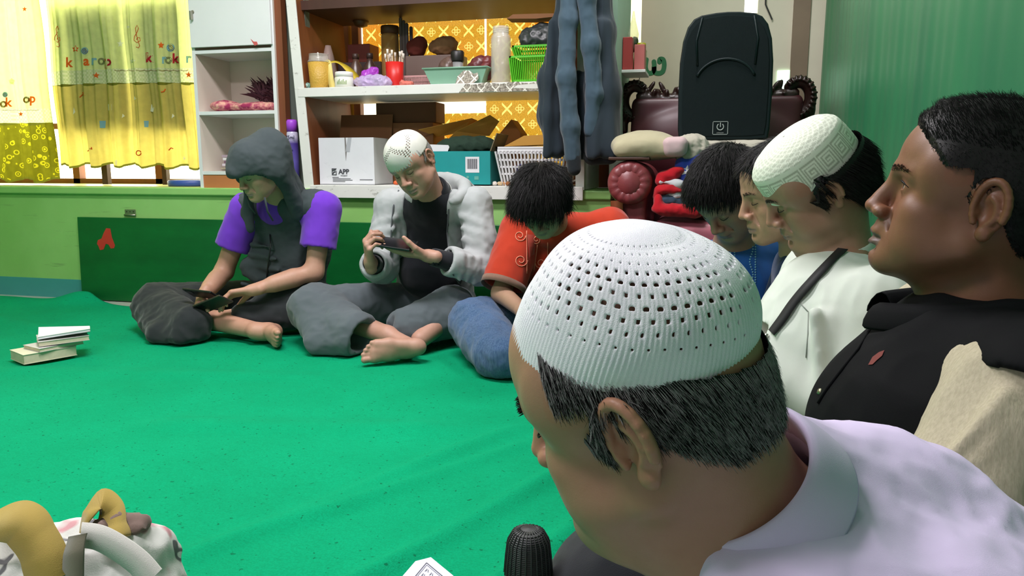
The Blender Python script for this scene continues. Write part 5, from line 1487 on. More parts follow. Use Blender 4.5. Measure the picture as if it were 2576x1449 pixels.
def person_red():
    c = atD(1362, 505, 2.62); R = frame([-.12, -.60, -.80], [-.10, -.78, .60]); s = .97
    root = person('person in an orange red shirt with curled embroidery and blue jeans, head bowed, black hair', (-.62, 3.0, .01))
    H = lambda x, y, z: c+R@(s*V(x, y, z))
    pel = V(-.58, 3.16, .13); che = V(-.57, 3.06, .38); nek = V(-.58, 2.86, .555)
    sL = V(-.37, 2.98, .50); sR = V(-.712, 2.93, .49); side = unit(sL-sR)
    eL, wL = V(-.30, 2.78, .26), V(-.52, 2.60, .21)
    eR, wR = V(-.762, 2.80, .255), V(-.62, 2.62, .215)
    kR, kL = V(-.855, 2.77, .135), V(-.20, 2.74, .13)
    S = SDF(V(-1.10, 2.36, -.01), V(-.06, 3.44, .92), .012*QUICK, [(c-V(.13, .14, .15), c+V(.13, .13, .14), .0034*QUICK), (V(-.74, 2.45, .10), V(-.42, 2.68, .28), .004*QUICK)])
    head_sdf(S, c, R, s, eyes='down')
    S.cap(H(0, -.03, -.045), nek-V(0, -.02, .03), .054, .058, .03)
    torso(S, pel, che, nek-V(0, -.04, .07), side, (.12, .13, .07), .6)
    S.cap(nek-V(0, -.04, .07), sL, .04, .05, .03); S.cap(nek-V(0, -.04, .07), sR, .04, .05, .03)
    limb(S, sL, eL, wL, .046, .038, .026); limb(S, sR, eR, wR, .046, .038, .026)
    hand(S, wL, V(-.7, -.6, -.1), V(0, -.1, -1), 1, (.5, .5, .55, .6)); hand(S, wR, V(.7, -.6, -.1), V(0, -.1, -1), -1, (.5, .5, .55, .6))
    P, Fc = largest(*S.mesh(2))
    kid('body', P, Fc, m_skin_far, root, skin_colors(P, c, R, s, (.38, .23, .15))); N = vnormals(P, Fc)
    lashes(c, R, s, root, 'down')
    def fall(L):
        q = L-V(.0, -.075, .07); return np.stack([q[:, 0]*1.2, q[:, 1], q[:, 2]*.8], 1)
    hair_cap(P, N, Fc, c, R, s, root, h_black, .070, .0010, 9000, .013, fall, lift=.22, curl=.4, dz=-.012, grav=(-.05, -.05, -.35))
    m_r = cloth('orange red cotton', srgb(176, 54, 32), .10, 900, .2)
    S = SDF(V(-1.0, 2.52, .06), V(-.14, 3.40, .70), .0065*QUICK)
    torso(S, pel, che, nek-V(0, -.05, .06), side, (.165, .175, .09), .70)
    S.ell(che+V(0, -.07, -.05), V(.15, .10, .14), None, .05)
    for q, e, w, d in ((sL, eL, wL, 1), (sR, eR, wR, -1)):
        S.cap(nek-V(0, -.04, .06), q, .055, .074, .05); h = q*.12+e*.88
        S.cap(q, h+unit(e-q)*.05, .084, .088, .03); opening(S, h, e-q, .088, .06)
    ndir = unit(H(0, -.03, -.05)-nek); S.cap(nek-ndir*.07, nek+ndir*.1, .058, .064, .004, 's')
    P, Fc = largest(*S.mesh(2)); P = folds(P, Fc, .006, 10, (1, 1, .5), 161)
    kid('shirt', P, Fc, m_r, root); bv = surf(P, Fc)
    bm = bmesh.new()
    def curl(cx, cy, r, s0, s1, f=1):
        return [(cx+f*r*(1-.75*t)*math.cos(s0+(s1-s0)*t), cy+r*(1-.75*t)*math.sin(s0+(s1-s0)*t)) for t in np.linspace(0, 1, 20)]
    for line in (curl(1308, 593, 15, 0, 9), curl(1350, 602, 12, 0, 9, -1), curl(1310, 655, 17, 0, 9), curl(1360, 662, 14, 0, 9, -1), [(1325, 580+i*9) for i in range(13)], [(1352-i*1.2, 615+i*8) for i in range(9)], [(1378, 610+i*8) for i in range(8)]):
        pts = [look(bv, *p) for p in line]; pts = [q[0]+q[1]*.0012 for q in pts if q]
        if len(pts) > 2: bmtube(pts, .0018, bm, 5)
    adopt(obj('embroidery', bm, paint('peach thread', srgb(226, 140, 112), .7), None, True), root)
    bm = bmesh.new()
    v, f = drape(bv, [(1338, 590), (1338, 640), (1336, 690), (1338, 730)], .034, .0006, .0012)
    kid('placket', v, f, cloth('dusty red placket', srgb(176, 70, 58), .15, 900, .2), root)
    for q, e, nm in ((sR, eR, 'cuff'),):
        h = q*.12+e*.88; d = unit(e-q)
        bm = bmesh.new(); a = unit(np.cross(d, V(0, 1, .3))); b = np.cross(d, a)
        bmtube([h-d*.012, h+d*.014], .0895, bm, 22, False); adopt(obj('sleeve_cuff', bm, cloth('brown grey cuff', srgb(120, 92, 78), .3, 700, .2), None, True, solid=.003), root)
    S = SDF(V(-1.12, 2.34, 0), V(-.04, 3.44, .32), .0075*QUICK)
    S.ell(pel+V(0, 0, -.02), V(.18, .15, .12), None, .03)
    limb(S, pel+V(-.09, -.03, -.02), kR, V(-.66, 2.50, .085), .10, .098, .080, .04)
    limb(S, pel+V(.09, -.03, -.02), kL, V(-.45, 2.55, .085), .10, .095, .080, .04)
    S.cap(kR+V(.03, -.06, -.02), V(-.72, 2.52, .07), .085, .075, .05)
    S.half(V(0, 0, .012), V(0, 0, -1), V(-3, 1, -.2), V(1, 4, .1))
    P, Fc = largest(*S.mesh(2)); P = folds(P, Fc, .011, 8, (1, 1, 1), 171); P = folds(P, Fc, .003, 24, (1, 1, 1), 172); P[:, 2] = np.maximum(P[:, 2], .010)
    kid('jeans', P, Fc, cloth('blue denim', srgb(58, 82, 116), .22, 1100, .4, streak=srgb(84, 108, 140)), root)
person_red()
# ------------------------------------------------------------------ furniture along the back
def worn(name, c, dirt, amt=.5):
    if name in MATS: return MATS[name]
    t = NT(name); v = t.coord()
    n = t.noise(v, 3, 4); d = t.noise(t.coord((1, 1, 2)), 16, 6, .75)
    col = t.ramp(n, [(.3, shade(c, .93)), (.7, shade(c, 1.05))])
    col = t.mix(t.math('MULTIPLY', t.ramp(d, [(.60, (0, 0, 0, 1)), (.68, (1, 1, 1, 1))]), amt), col, dirt)
    t.base(col); t.set(Roughness=.45); t.bump(d, .1, .002); MATS[name] = t.m; return t.m
m_worn = worn('worn white paint', srgb(224, 224, 218), srgb(96, 88, 76))
m_cab = paint('cabinet white', srgb(226, 228, 228), .35, .04, 3)
m_cabin = paint('cabinet inside', srgb(226, 212, 198), .7, .05, 3)
m_plinth = paint('orange brown plinth', srgb(190, 118, 70), .6, .1, 4)
m_steel = paint('dull steel', srgb(168, 164, 150), .35, .1, 20, metal=.9)

# green board leaning on the wall, painted with a red letter
bd = thing('wooden_board', 'long dark green board with a red letter A, leaning on the wall below the ledge', 'board', (-3.39, 3.468, .004))
t = NT('dark green gloss paint'); v = t.coord((1, 1, 3))
t.base(t.ramp(t.noise(v, 2.2, 5), [(.3, srgb(6, 84, 36)), (.7, srgb(10, 104, 46))])); t.set(Roughness=.38); t.bump(t.noise(t.coord((3, 1, 40)), 4, 3), .08, .003)
o = obj('panel', bmbox(0, 2.93, -.009, .009, 0, .462), t.m, bd, bevel=.003); o.rotation_euler = (-.036, 0, 0)
A = [(268, 574), (278, 575), (283, 598), (291, 617), (289, 624), (281, 625), (275, 615), (268, 613), (263, 627), (254, 629), (250, 619), (246, 613), (248, 604), (257, 600), (262, 586)]
pp = [atY(a, b, 3.475) for a, b in A]
o = obj('painted_letter', bmprism([(p[0]+3.39, p[2]-.004) for p in pp], -.0012, at=-.0092), paint('red paint', srgb(196, 52, 42), .5, .1), bd); o.rotation_euler = (-.036, 0, 0)
hg = atY(322, 533, 3.478)
h = thing('hinge', 'small steel hinge screwed to the lime wall above the green board', 'hinge', (hg[0], 3.496, hg[2]-.018))
obj('leaf', bmbox(-.034, .034, -.003, 0, .002, .030), m_steel, h, bevel=.001)
obj('pin', bmtube([(-.036, -.006, 0), (.036, -.006, 0)], .005), m_steel, h, True)
bm = bmesh.new()
for x in (-.022, .0, .022): disc(V(x, -.003, .018), V(0, -1, 0), .004, .0012, 8, bm)
obj('screw_heads', bm, paint('dark screw', srgb(80, 76, 66), .4, metal=.8), h)

# white cabinet
cb = thing('storage_cabinet', 'white open cabinet with one door, standing on the ledge beside the curtain', 'cabinet', (-2.60, 3.50, ZL))
W, Dp, T = .475, .30, .016
bm = bmbox(0, T, 0, Dp, .008, 1.5); bmbox(W-T, W, 0, Dp, .008, 1.5, bm)
obj('side_panel', bmbox(0, T, .002, Dp, .0, 1.5), m_cabin, cb); obj('side_panel', bmbox(W-T, W, .002, Dp, .0, 1.5), m_cabin, cb)
obj('edge_strip', bmbox(-.001, T+.001, -.002, .002, .0, 1.5), m_cab, cb); obj('edge_strip', bmbox(W-T-.001, W+.001, -.002, .002, .0, 1.5), m_cab, cb)
obj('back_panel', bmbox(T, W-T, Dp-.008, Dp, 0, 1.5), m_cabin, cb)
for z in (.068, .375, .682):
    obj('shelf', bmbox(T, W-T, 0, Dp-.01, z, z+.018), m_cab, cb, bevel=.001)
obj('plinth', bmbox(T, W-T, .004, .02, 0, .068), m_plinth, cb)
d = obj('door', bmbox(.006, W-.006, -.018, -.002, .712, 1.5), m_cab, cb, bevel=.002)
bm = disc(V(.030, -.018, .885), V(0, -1, 0), .010, .004, 14); bmbox(.026, .034, -.040, -.022, .845, .888, bm)
obj('key_handle', bm, m_steel, d, bevel=.001)
obj('paper_tab', bmprism([(.355, .742), (.372, .728), (.39, .727), (.395, .712), (.376, .708), (.366, .724)], .001, at=-.0195), paint('faded red tab', srgb(196, 92, 88), .7), d)

struct(obj('trim_6', bmbox(-2.124, -2.088, 3.515, 3.56, ZL, 2.75), m_brown))
t = NT('peeling grey green'); v = t.coord((4, 4, .7))
t.base(t.ramp(t.noise(v, 3, 4), [(.45, srgb(84, 92, 82)), (.60, srgb(100, 112, 96)), (.64, srgb(140, 168, 140))])); t.set(Roughness=.6)
struct(obj('trim_7', bmbox(-2.13, -1.99, 3.575, 3.62, ZL, 2.75), t.m))

# shelf unit in front of the golden window
su = thing('shelf_unit', 'big worn white open shelf unit crowded with things in front of the golden window', 'shelf', (-1.99, 3.50, ZL))
def lean(bm, k):
    for v_ in bm.verts: v_.co.x += k*v_.co.z
    return bm
obj('upright', lean(bmbox(.004, .05, .004, .50, .003, 1.9), -.062), m_brown, su)
obj('face_strip', lean(bmbox(0, .052, -.006, .003, -.04, 1.9), -.062), m_worn, su, bevel=.002)
obj('upright', bmbox(1.395, 1.435, .004, .50, .003, 1.9), m_worn, su)
obj('shelf', bmbox(.052, 1.395, .0, .50, .003, .018), m_worn, su)
obj('fascia', bmbox(.052, 1.437, -.040, -.023, -.044, .018), m_worn, su, bevel=.002)
obj('shelf', bmbox(.0, 1.395, .004, .47, .455, .497), m_worn, su)
obj('fascia', bmbox(-.012, 1.395, -.008, .004, .453, .497), m_worn, su, bevel=.002)
obj('shelf', bmbox(-.05, 1.395, .05, .50, .88, .925), m_dbrown, su)
# torn patterned paper stuck along the middle shelf edge
def paper_pattern(name):
    t = NT(name); tc = t.n('TexCoord'); sp = t.n('SeparateXYZ'); t.l(tc.outputs['Object'], sp.inputs[0])
    px = .07; pz = .044
    row = t.math('FLOOR', t.math('DIVIDE', sp.outputs['Z'], pz)); od = t.math('MULTIPLY', t.math('FLOORED_MODULO', row, 2.0), .5)
    dx = t.math('MULTIPLY', t.math('SUBTRACT', t.math('FRACT', t.math('ADD', t.math('DIVIDE', sp.outputs['X'], px), od)), .5), px)
    dz = t.math('MULTIPLY', t.math('SUBTRACT', t.math('FRACT', t.math('DIVIDE', sp.outputs['Z'], pz)), .5), pz)
    a = t.math('MINIMUM', t.math('ABSOLUTE', t.math('ADD', dx, dz)), t.math('ABSOLUTE', t.math('SUBTRACT', dx, dz)))
    arm = t.math('MULTIPLY', t.math('LESS_THAN', a, .004), t.math('LESS_THAN', t.math('ABSOLUTE', dx), .019))
    n = t.noise(t.coord(), 120, 3)
    t.base(t.mix(arm, t.ramp(n, [(.4, srgb(112, 104, 92)), (.6, srgb(176, 168, 154))]), srgb(232, 228, 216))); t.set(Roughness=.7)
    return t.m
m_pp = paper_pattern('grey patterned paper')
e = [(.835, .455)] + [(.835+.56*i/14, .455+.002*math.sin(i*2)) for i in range(1, 15)] + [(1.395, .4975)] + [(1.395-.56*i/16, .494+.005*math.sin(i*1.7)) for i in range(1, 16)]
obj('paper_edging', bmprism(e, .0015, at=-.0105), m_pp, su)
m_pn = paint('white torn paper', srgb(224, 222, 214), .8)
obj('torn_paper', bmprism([(1.10, .470), (1.12, .482), (1.2, .486), (1.26, .481), (1.29, .469), (1.2, .464)], .001, at=-.0115), m_pn, su)
# ------------------------------------------------------------------ things on the ledge, in the cabinet and on the shelves
def plain(c, rough=.45, name=None, metal=0.0): return paint(name or 'plain %d %d %d' % tuple(int(x*999) for x in c[:3]), c, rough, .06, 12, metal=metal)
def glassy(name, c, alpha=.35, rough=.12):
    if name in MATS: return MATS[name]
    t = NT(name); t.base(c); t.set(Roughness=rough, Alpha=alpha); MATS[name] = t.m; return t.m
m_clear = glassy('clear plastic', srgb(214, 210, 200), .38)
# spray can
r = thing('spray_can', 'purple aerosol can with a lilac cap, upright on the ledge left of the shelf unit', 'can', (-2.068, 3.535, ZL+.001))
t = NT('purple can label'); tc = t.n('TexCoord'); sp = t.n('SeparateXYZ'); t.l(tc.outputs['Object'], sp.inputs[0])
t.base(t.ramp(t.math('DIVIDE', sp.outputs['Z'], .30), [(0, srgb(52, 50, 120)), (.45, srgb(104, 92, 176)), (.75, srgb(70, 50, 130)), (.86, srgb(196, 190, 214))], 'LINEAR')); t.set(Roughness=.3)
obj('can_body', bmlathe([(.026, 0), (.029, .004), (.029, .275), (.026, .285), (.022, .29)]), t.m, r, True)
obj('cap', bmlathe([(.0275, .285), (.0275, .335), (.022, .345), (.008, .346)]), plain(srgb(166, 74, 214), .35), r, True)
text_obj('label_text', '75ml', .026, (.003, -.0298, .255), (math.pi/2, 0, 0), plain(srgb(40, 36, 70)), r)
bm = bmesh.new()
for k in range(9): bmbox(-.018, .006+.01*((k*7) % 3)/2, -.0296, -.029, .045+.018*k, .051+.018*k, bm)
obj('printed_lines', bm, plain(srgb(44, 40, 112)), r)
# blue lid and orange scrap
r = obj('round_lid', bmlathe([(.118, 0), (.124, .006), (.124, .026), (.118, .032), (.06, .033), (.0, .033)][:5], 40), plain(srgb(58, 84, 160), .4), None, True)
r.location = (-2.76, 3.64, ZL+.005); tag(r, 'flat round blue plastic lid lying on the ledge left of the white cabinet', 'lid')
S = SDF(V(-2.72, 3.76, ZL), V(-2.61, 3.86, ZL+.12), .006); S.ell(V(-2.665, 3.81, ZL+.035), V(.035, .03, .032)); S.ell(V(-2.64, 3.80, ZL+.055), V(.022, .02, .03))
P, Fc = S.mesh(1); P = folds(P, Fc, .006, 30); o = obj_np('plastic_bag', P, Fc, plain(srgb(236, 130, 40), .3)); tag(o, 'small crumpled orange plastic bag on the ledge behind the blue lid', 'bag')
# cabinet contents
def lump(name, label, cat, ells, m, res=.006, amp=.004, fr=25, group=None, k=.02, seed=0, parent=None, floor=None):
    lo = np.min([np.array(c)-np.array(r) for c, r in ells], 0)-.02; hi = np.max([np.array(c)+np.array(r) for c, r in ells], 0)+.02
    S = SDF(lo, hi, res)
    for c, r in ells: S.ell(V(*c), V(*r), None, k)
    P, Fc = largest(*S.mesh(2)); P = folds(P, Fc, amp, fr, seed=seed)
    if floor is not None: P[:, 2] = np.maximum(P[:, 2], floor)
    o = obj_np(name, P, Fc, m)
    if label: tag(o, label, cat, group)
    return o
zs = ZL+.375+.018
t = NT('pink printed cloth'); n = t.noise(t.coord(), 26, 3)
t.base(t.ramp(n, [(.40, srgb(150, 40, 82)), (.50, srgb(196, 110, 120)), (.60, srgb(222, 170, 150))])); t.set(Roughness=.9)
lump('folded_cloth', 'pink and crimson printed cloth folded on the middle shelf of the white cabinet', 'cloth', [((-2.49, 3.60, zs+.032), (.075, .085, .032)), ((-2.33, 3.60, zs+.024), (.13, .085, .024)), ((-2.25, 3.62, zs+.026), (.085, .08, .022))], t.m, .006, .004, 20, floor=zs+.001)
# feathery maroon duster
bm = bmesh.new(); rr = random.Random(5)
for i in range(260):
    a = rr.uniform(0, math.pi); x = rr.uniform(-.08, .075); p0 = V(x, rr.uniform(-.03, .03), rr.uniform(.0, .06))
    d = V(rr.uniform(-.5, .3), rr.uniform(-.4, .4), rr.uniform(.1, 1.0)); d = unit(d)
    L = rr.uniform(.05, .11); w = .008
    q = p0+d*L*.6+V(0, 0, .0); e_ = p0+d*L+V(-.01, 0, -.01)
    s_ = unit(np.cross(d, V(.2, 1, .1)))*w
    vs = [bm.verts.new(tuple(p)) for p in (p0-s_*.5, p0+s_*.5, q+s_, q-s_, e_)]
    bm.faces.new((vs[0], vs[1], vs[2], vs[3])); bm.faces.new((vs[3], vs[2], vs[4]))
r = thing('feather_duster', 'dark maroon feathery bundle lying behind the pink cloth in the white cabinet', 'duster', (-2.27, 3.71, zs+.05))
obj('feathers', bm, plain(srgb(70, 34, 44), .9), r, solid=.001)['kind'] = 'stuff'
obj('handle', bmtube([(-.10, .03, -.035), (.06, 0, .01)], .012), plain(srgb(60, 36, 34)), r, True)
zb = ZL+.068+.018
for k, (c_, wd) in enumerate(((srgb(206, 196, 206), .13), (srgb(120, 90, 110), .12), (srgb(216, 214, 214), .125), (srgb(170, 150, 160), .11))):
    o = obj('notebook', bmbox(0, wd, 0, .16, 0, .014), [plain(c_, .6)], None, bevel=.002)
    o.location = (-2.535+.006*((k*5) % 3), 3.60, zb+.026+.0155*k); o.rotation_euler = (0, 0, .04*(k-1.5))
    tag(o, ('lowest', 'second lowest', 'second highest', 'topmost')[k]+' notebook of the small pile in the bottom of the white cabinet', 'notebook', 'notebooks in the cabinet')
o = obj('plate', bmlathe([(.06, 0), (.105, .012), (.108, .014), (.10, .016), (.02, .006)], 40), plain(srgb(206, 196, 160), .35), None, True); o.location = (-2.46, 3.66, zb+.002)
tag(o, 'shallow cream plate under the notebooks in the bottom of the white cabinet', 'plate')
o = None
# ---- upper shelf, front row
ZU = ZL+.497+.001; ZLo = ZL+.018+.001
def put(name, label, cat, x, y, z, rz=0.0, group=None): return thing(name, label, cat, (x, y, z), rz, group)
r = put('bottle', 'tiny teal bottle lying on the upper shelf by its left end', 'bottle', -1.97, 3.53, ZU+.015)
obj('glass', bmtube([(0, 0, 0), (.0, .05, 0)], [.0145, .0145], None, 16), plain(srgb(110, 152, 140), .3), r, True, bevel=.003)
obj('stopper', bmtube([(0, -.008, 0), (0, 0, 0)], [.009, .009], None, 12), plain(srgb(150, 180, 168), .4), r, True)
r = put('tumbler', 'mustard yellow textured tumbler with clear domed lid on the upper shelf', 'cup', -1.918, 3.565, ZU)
t = NT('mustard studded'); br = t.n('TexVoronoi'); br.inputs['Scale'].default_value = 130; t.l(t.coord(), br.inputs['Vector']); t.base(srgb(196, 156, 62)); t.set(Roughness=.5); t.bump(br.outputs['Distance'], .5, .003)
obj('cup', bmlathe([(.044, 0), (.047, .004), (.055, .128), (.052, .128), (.046, .02)], 36), t.m, r, True)
obj('lid', bmlathe([(.056, .128), (.056, .134), (.050, .14), (.048, .165), (.050, .168), (.03, .170)], 32), m_clear, r, True)
obj('straw', bmtube([(.0, 0, .12), (-.004, 0, .178)], .0035), plain(srgb(230, 226, 214)), r, True)
r = put('ribbon', 'yellow satin ribbon loop draped beside the mustard tumbler', 'ribbon', -1.845, 3.60, ZU)
v, f = ribbon([V(-.045, -.03, .125), V(-.02, -.035, .12), V(-.012, -.035, .06), V(-.004, -.03, .005)], [V(0, -1, .6), V(0, -1, .5), V(0, -1, 0), V(0, -1, 0)], .034)
obj_np('front_tail', v, f, plain(srgb(222, 206, 120), .5), r)
v, f = ribbon([V(-.03, -.02, .125), V(.01, 0, .13), V(.05, .03, .10), V(.09, .05, .05), V(.10, .06, .01)], [V(0, -.4, 1), V(0, -.4, 1), V(.5, -.5, .8), V(.8, -.4, .4), V(1, -.3, 0)], .05)
obj_np('back_tail', v, f, plain(srgb(206, 180, 50), .5), r)
r = put('cosmetic_jar', 'white screw top cream jar with a faint leaf label on the upper shelf', 'jar', -1.772, 3.545, ZU)
obj('jar_body', bmlathe([(.043, 0), (.047, .004), (.047, .046), (.043, .05)], 32), plain(srgb(226, 226, 214), .3), r, True)
obj('lid', bmlathe([(.044, .05), (.044, .072), (.041, .075)], 32), plain(srgb(236, 236, 230), .3), r, True)
bm = bmesh.new()
for k in range(8):
    a = -1.9+.14*k; bm2 = None; bmbox(-.0022, .0022, 0, .001, 0, .014+.006*(k % 3), bm)
    bmesh.ops.transform(bm, matrix=Matrix.Translation((.0473*math.cos(a), .0473*math.sin(a)-.0004, .012)) @ Matrix.Rotation(a+math.pi/2, 4, 'Z'), verts=bm.verts[-8:])
obj('label', bm, plain(srgb(150, 168, 120), .6), r)
m_pur = glassy('violet film', srgb(190, 80, 214), .75, .2); m_lil = glassy('lilac film', srgb(206, 190, 226), .62, .15)
o = lump('bow', 'bright violet foil bow on the upper shelf behind the clear bag', 'bow', [((-1.69, 3.64, ZU+.065), (.038, .022, .030)), ((-1.655, 3.64, ZU+.085), (.028, .02, .024)), ((-1.70, 3.635, ZU+.045), (.025, .02, .03)), ((-1.68, 3.64, ZU+.02), (.03, .025, .02))], m_pur, .004, .008, 34, floor=ZU)
o = lump('gift_bag', 'crumpled clear lilac bag on the upper shelf left of the red cup', 'bag', [((-1.655, 3.56, ZU+.028), (.072, .035, .028)), ((-1.60, 3.56, ZU+.030), (.06, .035, .03)), ((-1.57, 3.56, ZU+.02), (.045, .03, .02))], m_lil, .004, .008, 40, seed=3, floor=ZU)
r = put('brush_cup', 'bright red cup holding pale tipped sticks on the upper shelf', 'cup', -1.537, 3.63, ZU)
obj('cup', bmlathe([(.037, 0), (.040, .003), (.045, .125), (.042, .125), (.037, .01)], 32), plain(srgb(206, 34, 30), .4), r, True)
for k in range(9):
    a = k*2.4; q = V(.026*math.cos(a), .026*math.sin(a), .02); e = V(.046*math.cos(a), .040*math.sin(a), .155+.018*((k*5) % 4)/3)
    bm = bmtube([q, e], .0035); s_ = obj('stick', bm, plain(srgb(190, 170, 150)), r, True)
    obj('tip', bmtube([e-V(0, 0, .012), e+V(0, 0, .012)], [.005, .006], None, 8), plain(srgb(226, 214, 200), .7), s_, True)
def basket(name, label, x, y, z, w, d, h, m, bars=22, flare=.012, rim=.008, group=None, hole_rows=2, rz=0.0, solid_band=0.25):
    """open-work plastic basket: floor, rim, bars"""
    r = put(name, label, 'basket', x, y, z, rz, group)
    bm = bmesh.new()
    bmbox(-w/2, w/2, -d/2, d/2, 0, .004, bm)
    obj('floor_panel', bm, m, r)
    bm = bmesh.new()
    def ring(zz, t, hh):
        f = flare*zz/h
        a, b = w/2+f, d/2+f
        for x0, x1, y0, y1 in ((-a, a, -b, -b+t), (-a, a, b-t, b), (-a, -a+t, -b, b), (a-t, a, -b, b)): bmbox(x0, x1, y0, y1, zz, zz+hh, bm)
    ring(h-rim, .006, rim); ring(h-rim*.4, .010, rim*.4)
    o = obj('rim', bm, m, r)
    bm = bmesh.new(); ring(0, .004, h*.10)
    for k in range(1, hole_rows): ring(h*(.1+.9*k/hole_rows), .004, h*.05)
    obj('band', bm, m, r)
    bm = bmesh.new()
    for k in range(bars+1):
        t = k/bars; bw = w/bars*.28
        for s_ in (-1, 1):
            bmtube([((t-.5)*w, s_*d/2, 0), ((t-.5)*(w+2*flare), s_*(d/2+flare), h-rim)], bw*1.1, bm, 5)
    nb = max(4, int(bars*d/w))
    for k in range(nb+1):
        t = k/nb
        for s_ in (-1, 1):
            bmtube([(s_*w/2, (t-.5)*d, 0), (s_*(w/2+flare), (t-.5)*(d+2*flare), h-rim)], w/bars*.31, bm, 5)
    obj('lattice', bm, m, r)['kind'] = 'stuff'
    return r
m_pk = glassy('pink translucent plastic', srgb(206, 160, 158), .8, .3)
basket('basket', 'pale pink translucent basket on the upper shelf right of the red cup', -1.435, 3.72, ZU, .15, .12, .062, m_pk, 22)
m_mt = glassy('mint translucent plastic', srgb(134, 176, 152), .92, .3)
r = put('tray', 'mint green plastic tray with sloping sides in the middle of the upper shelf', 'tray', -1.186, 3.60, ZU)
bm = bmesh.new()
bo = [bm.verts.new(p) for p in ((-.125, -.06, 0), (.125, -.06, 0), (.125, .06, 0), (-.125, .06, 0))]
tp = [bm.verts.new(p) for p in ((-.158, -.075, .076), (.158, -.075, .076), (.158, .075, .076), (-.158, .075, .076))]
bm.faces.new(bo)
for k in range(4): bm.faces.new((bo[k], bo[(k+1) % 4], tp[(k+1) % 4], tp[k]))
obj('shell', bm, m_mt, r, solid=.003, bevel=.004)
bm = bmesh.new()
for a, b in (((-.162, -.079), (.162, -.079)), ((.162, -.079), (.162, .079)), ((.162, .079), (-.162, .079)), ((-.162, .079), (-.162, -.079))): bmtube([(a[0], a[1], .076), (b[0], b[1], .076)], .004, bm, 8)
obj('rim', bm, m_mt, r, True)
o = obj('paper_scrap', bmprism([(-.06, .0), (-.05, .035), (-.02, .062), (.01, .06), (.03, .045), (.05, .05), (.055, .02), (.03, .0)], .001, axis='y'), m_pp, None); o.location = (-1.12, 3.512, ZU); o.rotation_euler = (-.12, 0, 0)
tag(o, 'torn grey patterned paper scrap standing against the mint tray', 'paper')
r = put('bottle', 'tall clear plastic bottle without its cap on the upper shelf, left of the green baskets', 'bottle', -.972, 3.575, ZU)
obj('bottle_body', bmlathe([(.044, 0), (.048, .006), (.048, .205), (.044, .22), (.038, .226), (.038, .262), (.035, .262), (.035, .22), (.044, .2), (.044, .01)], 36), m_clear, r, True)
bm = bmesh.new()
for k in range(3): bmtube([(.0385*math.cos(a), .0385*math.sin(a), .234+.009*k) for a in np.linspace(0, 2*math.pi, 33)], .0018, bm, 6, False)
obj('screw_thread', bm, m_clear, r, True)
m_lime2 = plain(srgb(96, 196, 44), .4)
basket('basket', 'lime green basket, lower and deeper of the two stacked on the upper shelf', -.80, 3.60, ZU, .205, .16, .118, m_lime2, 24, hole_rows=1)
basket('basket', 'lime green shallow basket stacked on the deeper one on the upper shelf', -.795, 3.605, ZU+.120, .195, .15, .046, m_lime2, 18, hole_rows=1)
lump('dark_bag', 'dark grey plastic bag of odds and ends heaped in the stacked lime baskets', 'bag', [((-.82, 3.60, ZU+.20), (.07, .05, .06)), ((-.76, 3.60, ZU+.19), (.06, .05, .05)), ((-.78, 3.61, ZU+.235), (.06, .05, .04))], plain(srgb(46, 50, 50), .4), .006, .010, 22, floor=ZU+.169)
o = obj('cardboard_sheet', bmprism([(-.14, .0), (-.11, .018), (0, .016), (.12, .012), (.12, .0), (0, -.006)], .10, axis='y'), plain(srgb(122, 78, 44), .8), None); o.location = (-.80, 3.56, ZU+.294)
tag(o, 'brown cardboard strip lying over the dark bag on the lime baskets', 'cardboard')
# ---- upper shelf, back row: dim things against the golden window
YB = 3.84
r = put('plastic_jar', 'tall jar with a brown screw lid at the back of the upper shelf', 'jar', -1.648, YB, ZU)
obj('jar_body', bmlathe([(.045, 0), (.047, .01), (.047, .29), (.042, .30)], 28), glassy('smoky jar', srgb(160, 120, 70), .85), r, True); obj('lid', bmlathe([(.048, .30), (.048, .335), (.044, .34)], 28), plain(srgb(92, 58, 34)), r, True)
for k in range(5):
    o = obj('paper_roll', bmlathe([(.0095, 0), (.0095, .33+.016*((k*3) % 4)), (.004, .335+.016*((k*3) % 4))], 12), plain(srgb(120-6*k, 104-4*k, 92), .7), None, True); o.location = (-1.61+.019*k, YB+.006*((k*2) % 3), ZU)
    tag(o, ('leftmost', 'second from left', 'middle', 'second from right', 'rightmost')[k]+' of five paper rolls upright behind the red cup', 'paper roll', 'paper rolls behind the red cup')
o = obj('storage_box', bmbox(0, .13, 0, .12, 0, .095), plain(srgb(128, 52, 38), .6), None, bevel=.004); o.location = (-1.905, YB+.02, ZU+.165); tag(o, 'dark red box on the black carton at the back left of the upper shelf', 'box')
o = obj('carton', bmbox(0, .25, 0, .14, 0, .164), plain(srgb(58, 42, 38), .7), None, bevel=.003); o.location = (-1.955, YB, ZU); tag(o, 'black carton carrying the dark red box at the back of the upper shelf', 'box')
r = put('funnel', 'grey plastic cone leaning in the left back corner of the upper shelf', 'funnel', -1.945, 3.72, ZU)
obj('cone', bmlathe([(.062, 0), (.060, .004), (.03, .17), (.014, .235), (.012, .235), (.05, .01)], 28), plain(srgb(150, 128, 118), .5), r, True)
obj('foot', bmlathe([(.066, 0), (.066, .006), (.06, .006)], 28), plain(srgb(110, 96, 90), .5), r, True)
lump('cloth_bundle', 'dark red cloth bundle sitting in the grey crate at the back of the upper shelf', 'cloth', [((-1.50, YB, ZU+.225), (.055, .045, .05)), ((-1.475, YB, ZU+.25), (.03, .03, .03))], plain(srgb(104, 40, 30), .9), .007, .006, 22, floor=ZU+.183)
o = obj('crate', bmbox(0, .30, 0, .13, 0, .18), glassy('smoky crate', srgb(112, 92, 84), .96, .4), None, bevel=.006); o.location = (-1.56+.01, YB-.04, ZU); tag(o, 'grey brown plastic crate behind the pink basket on the upper shelf', 'crate')
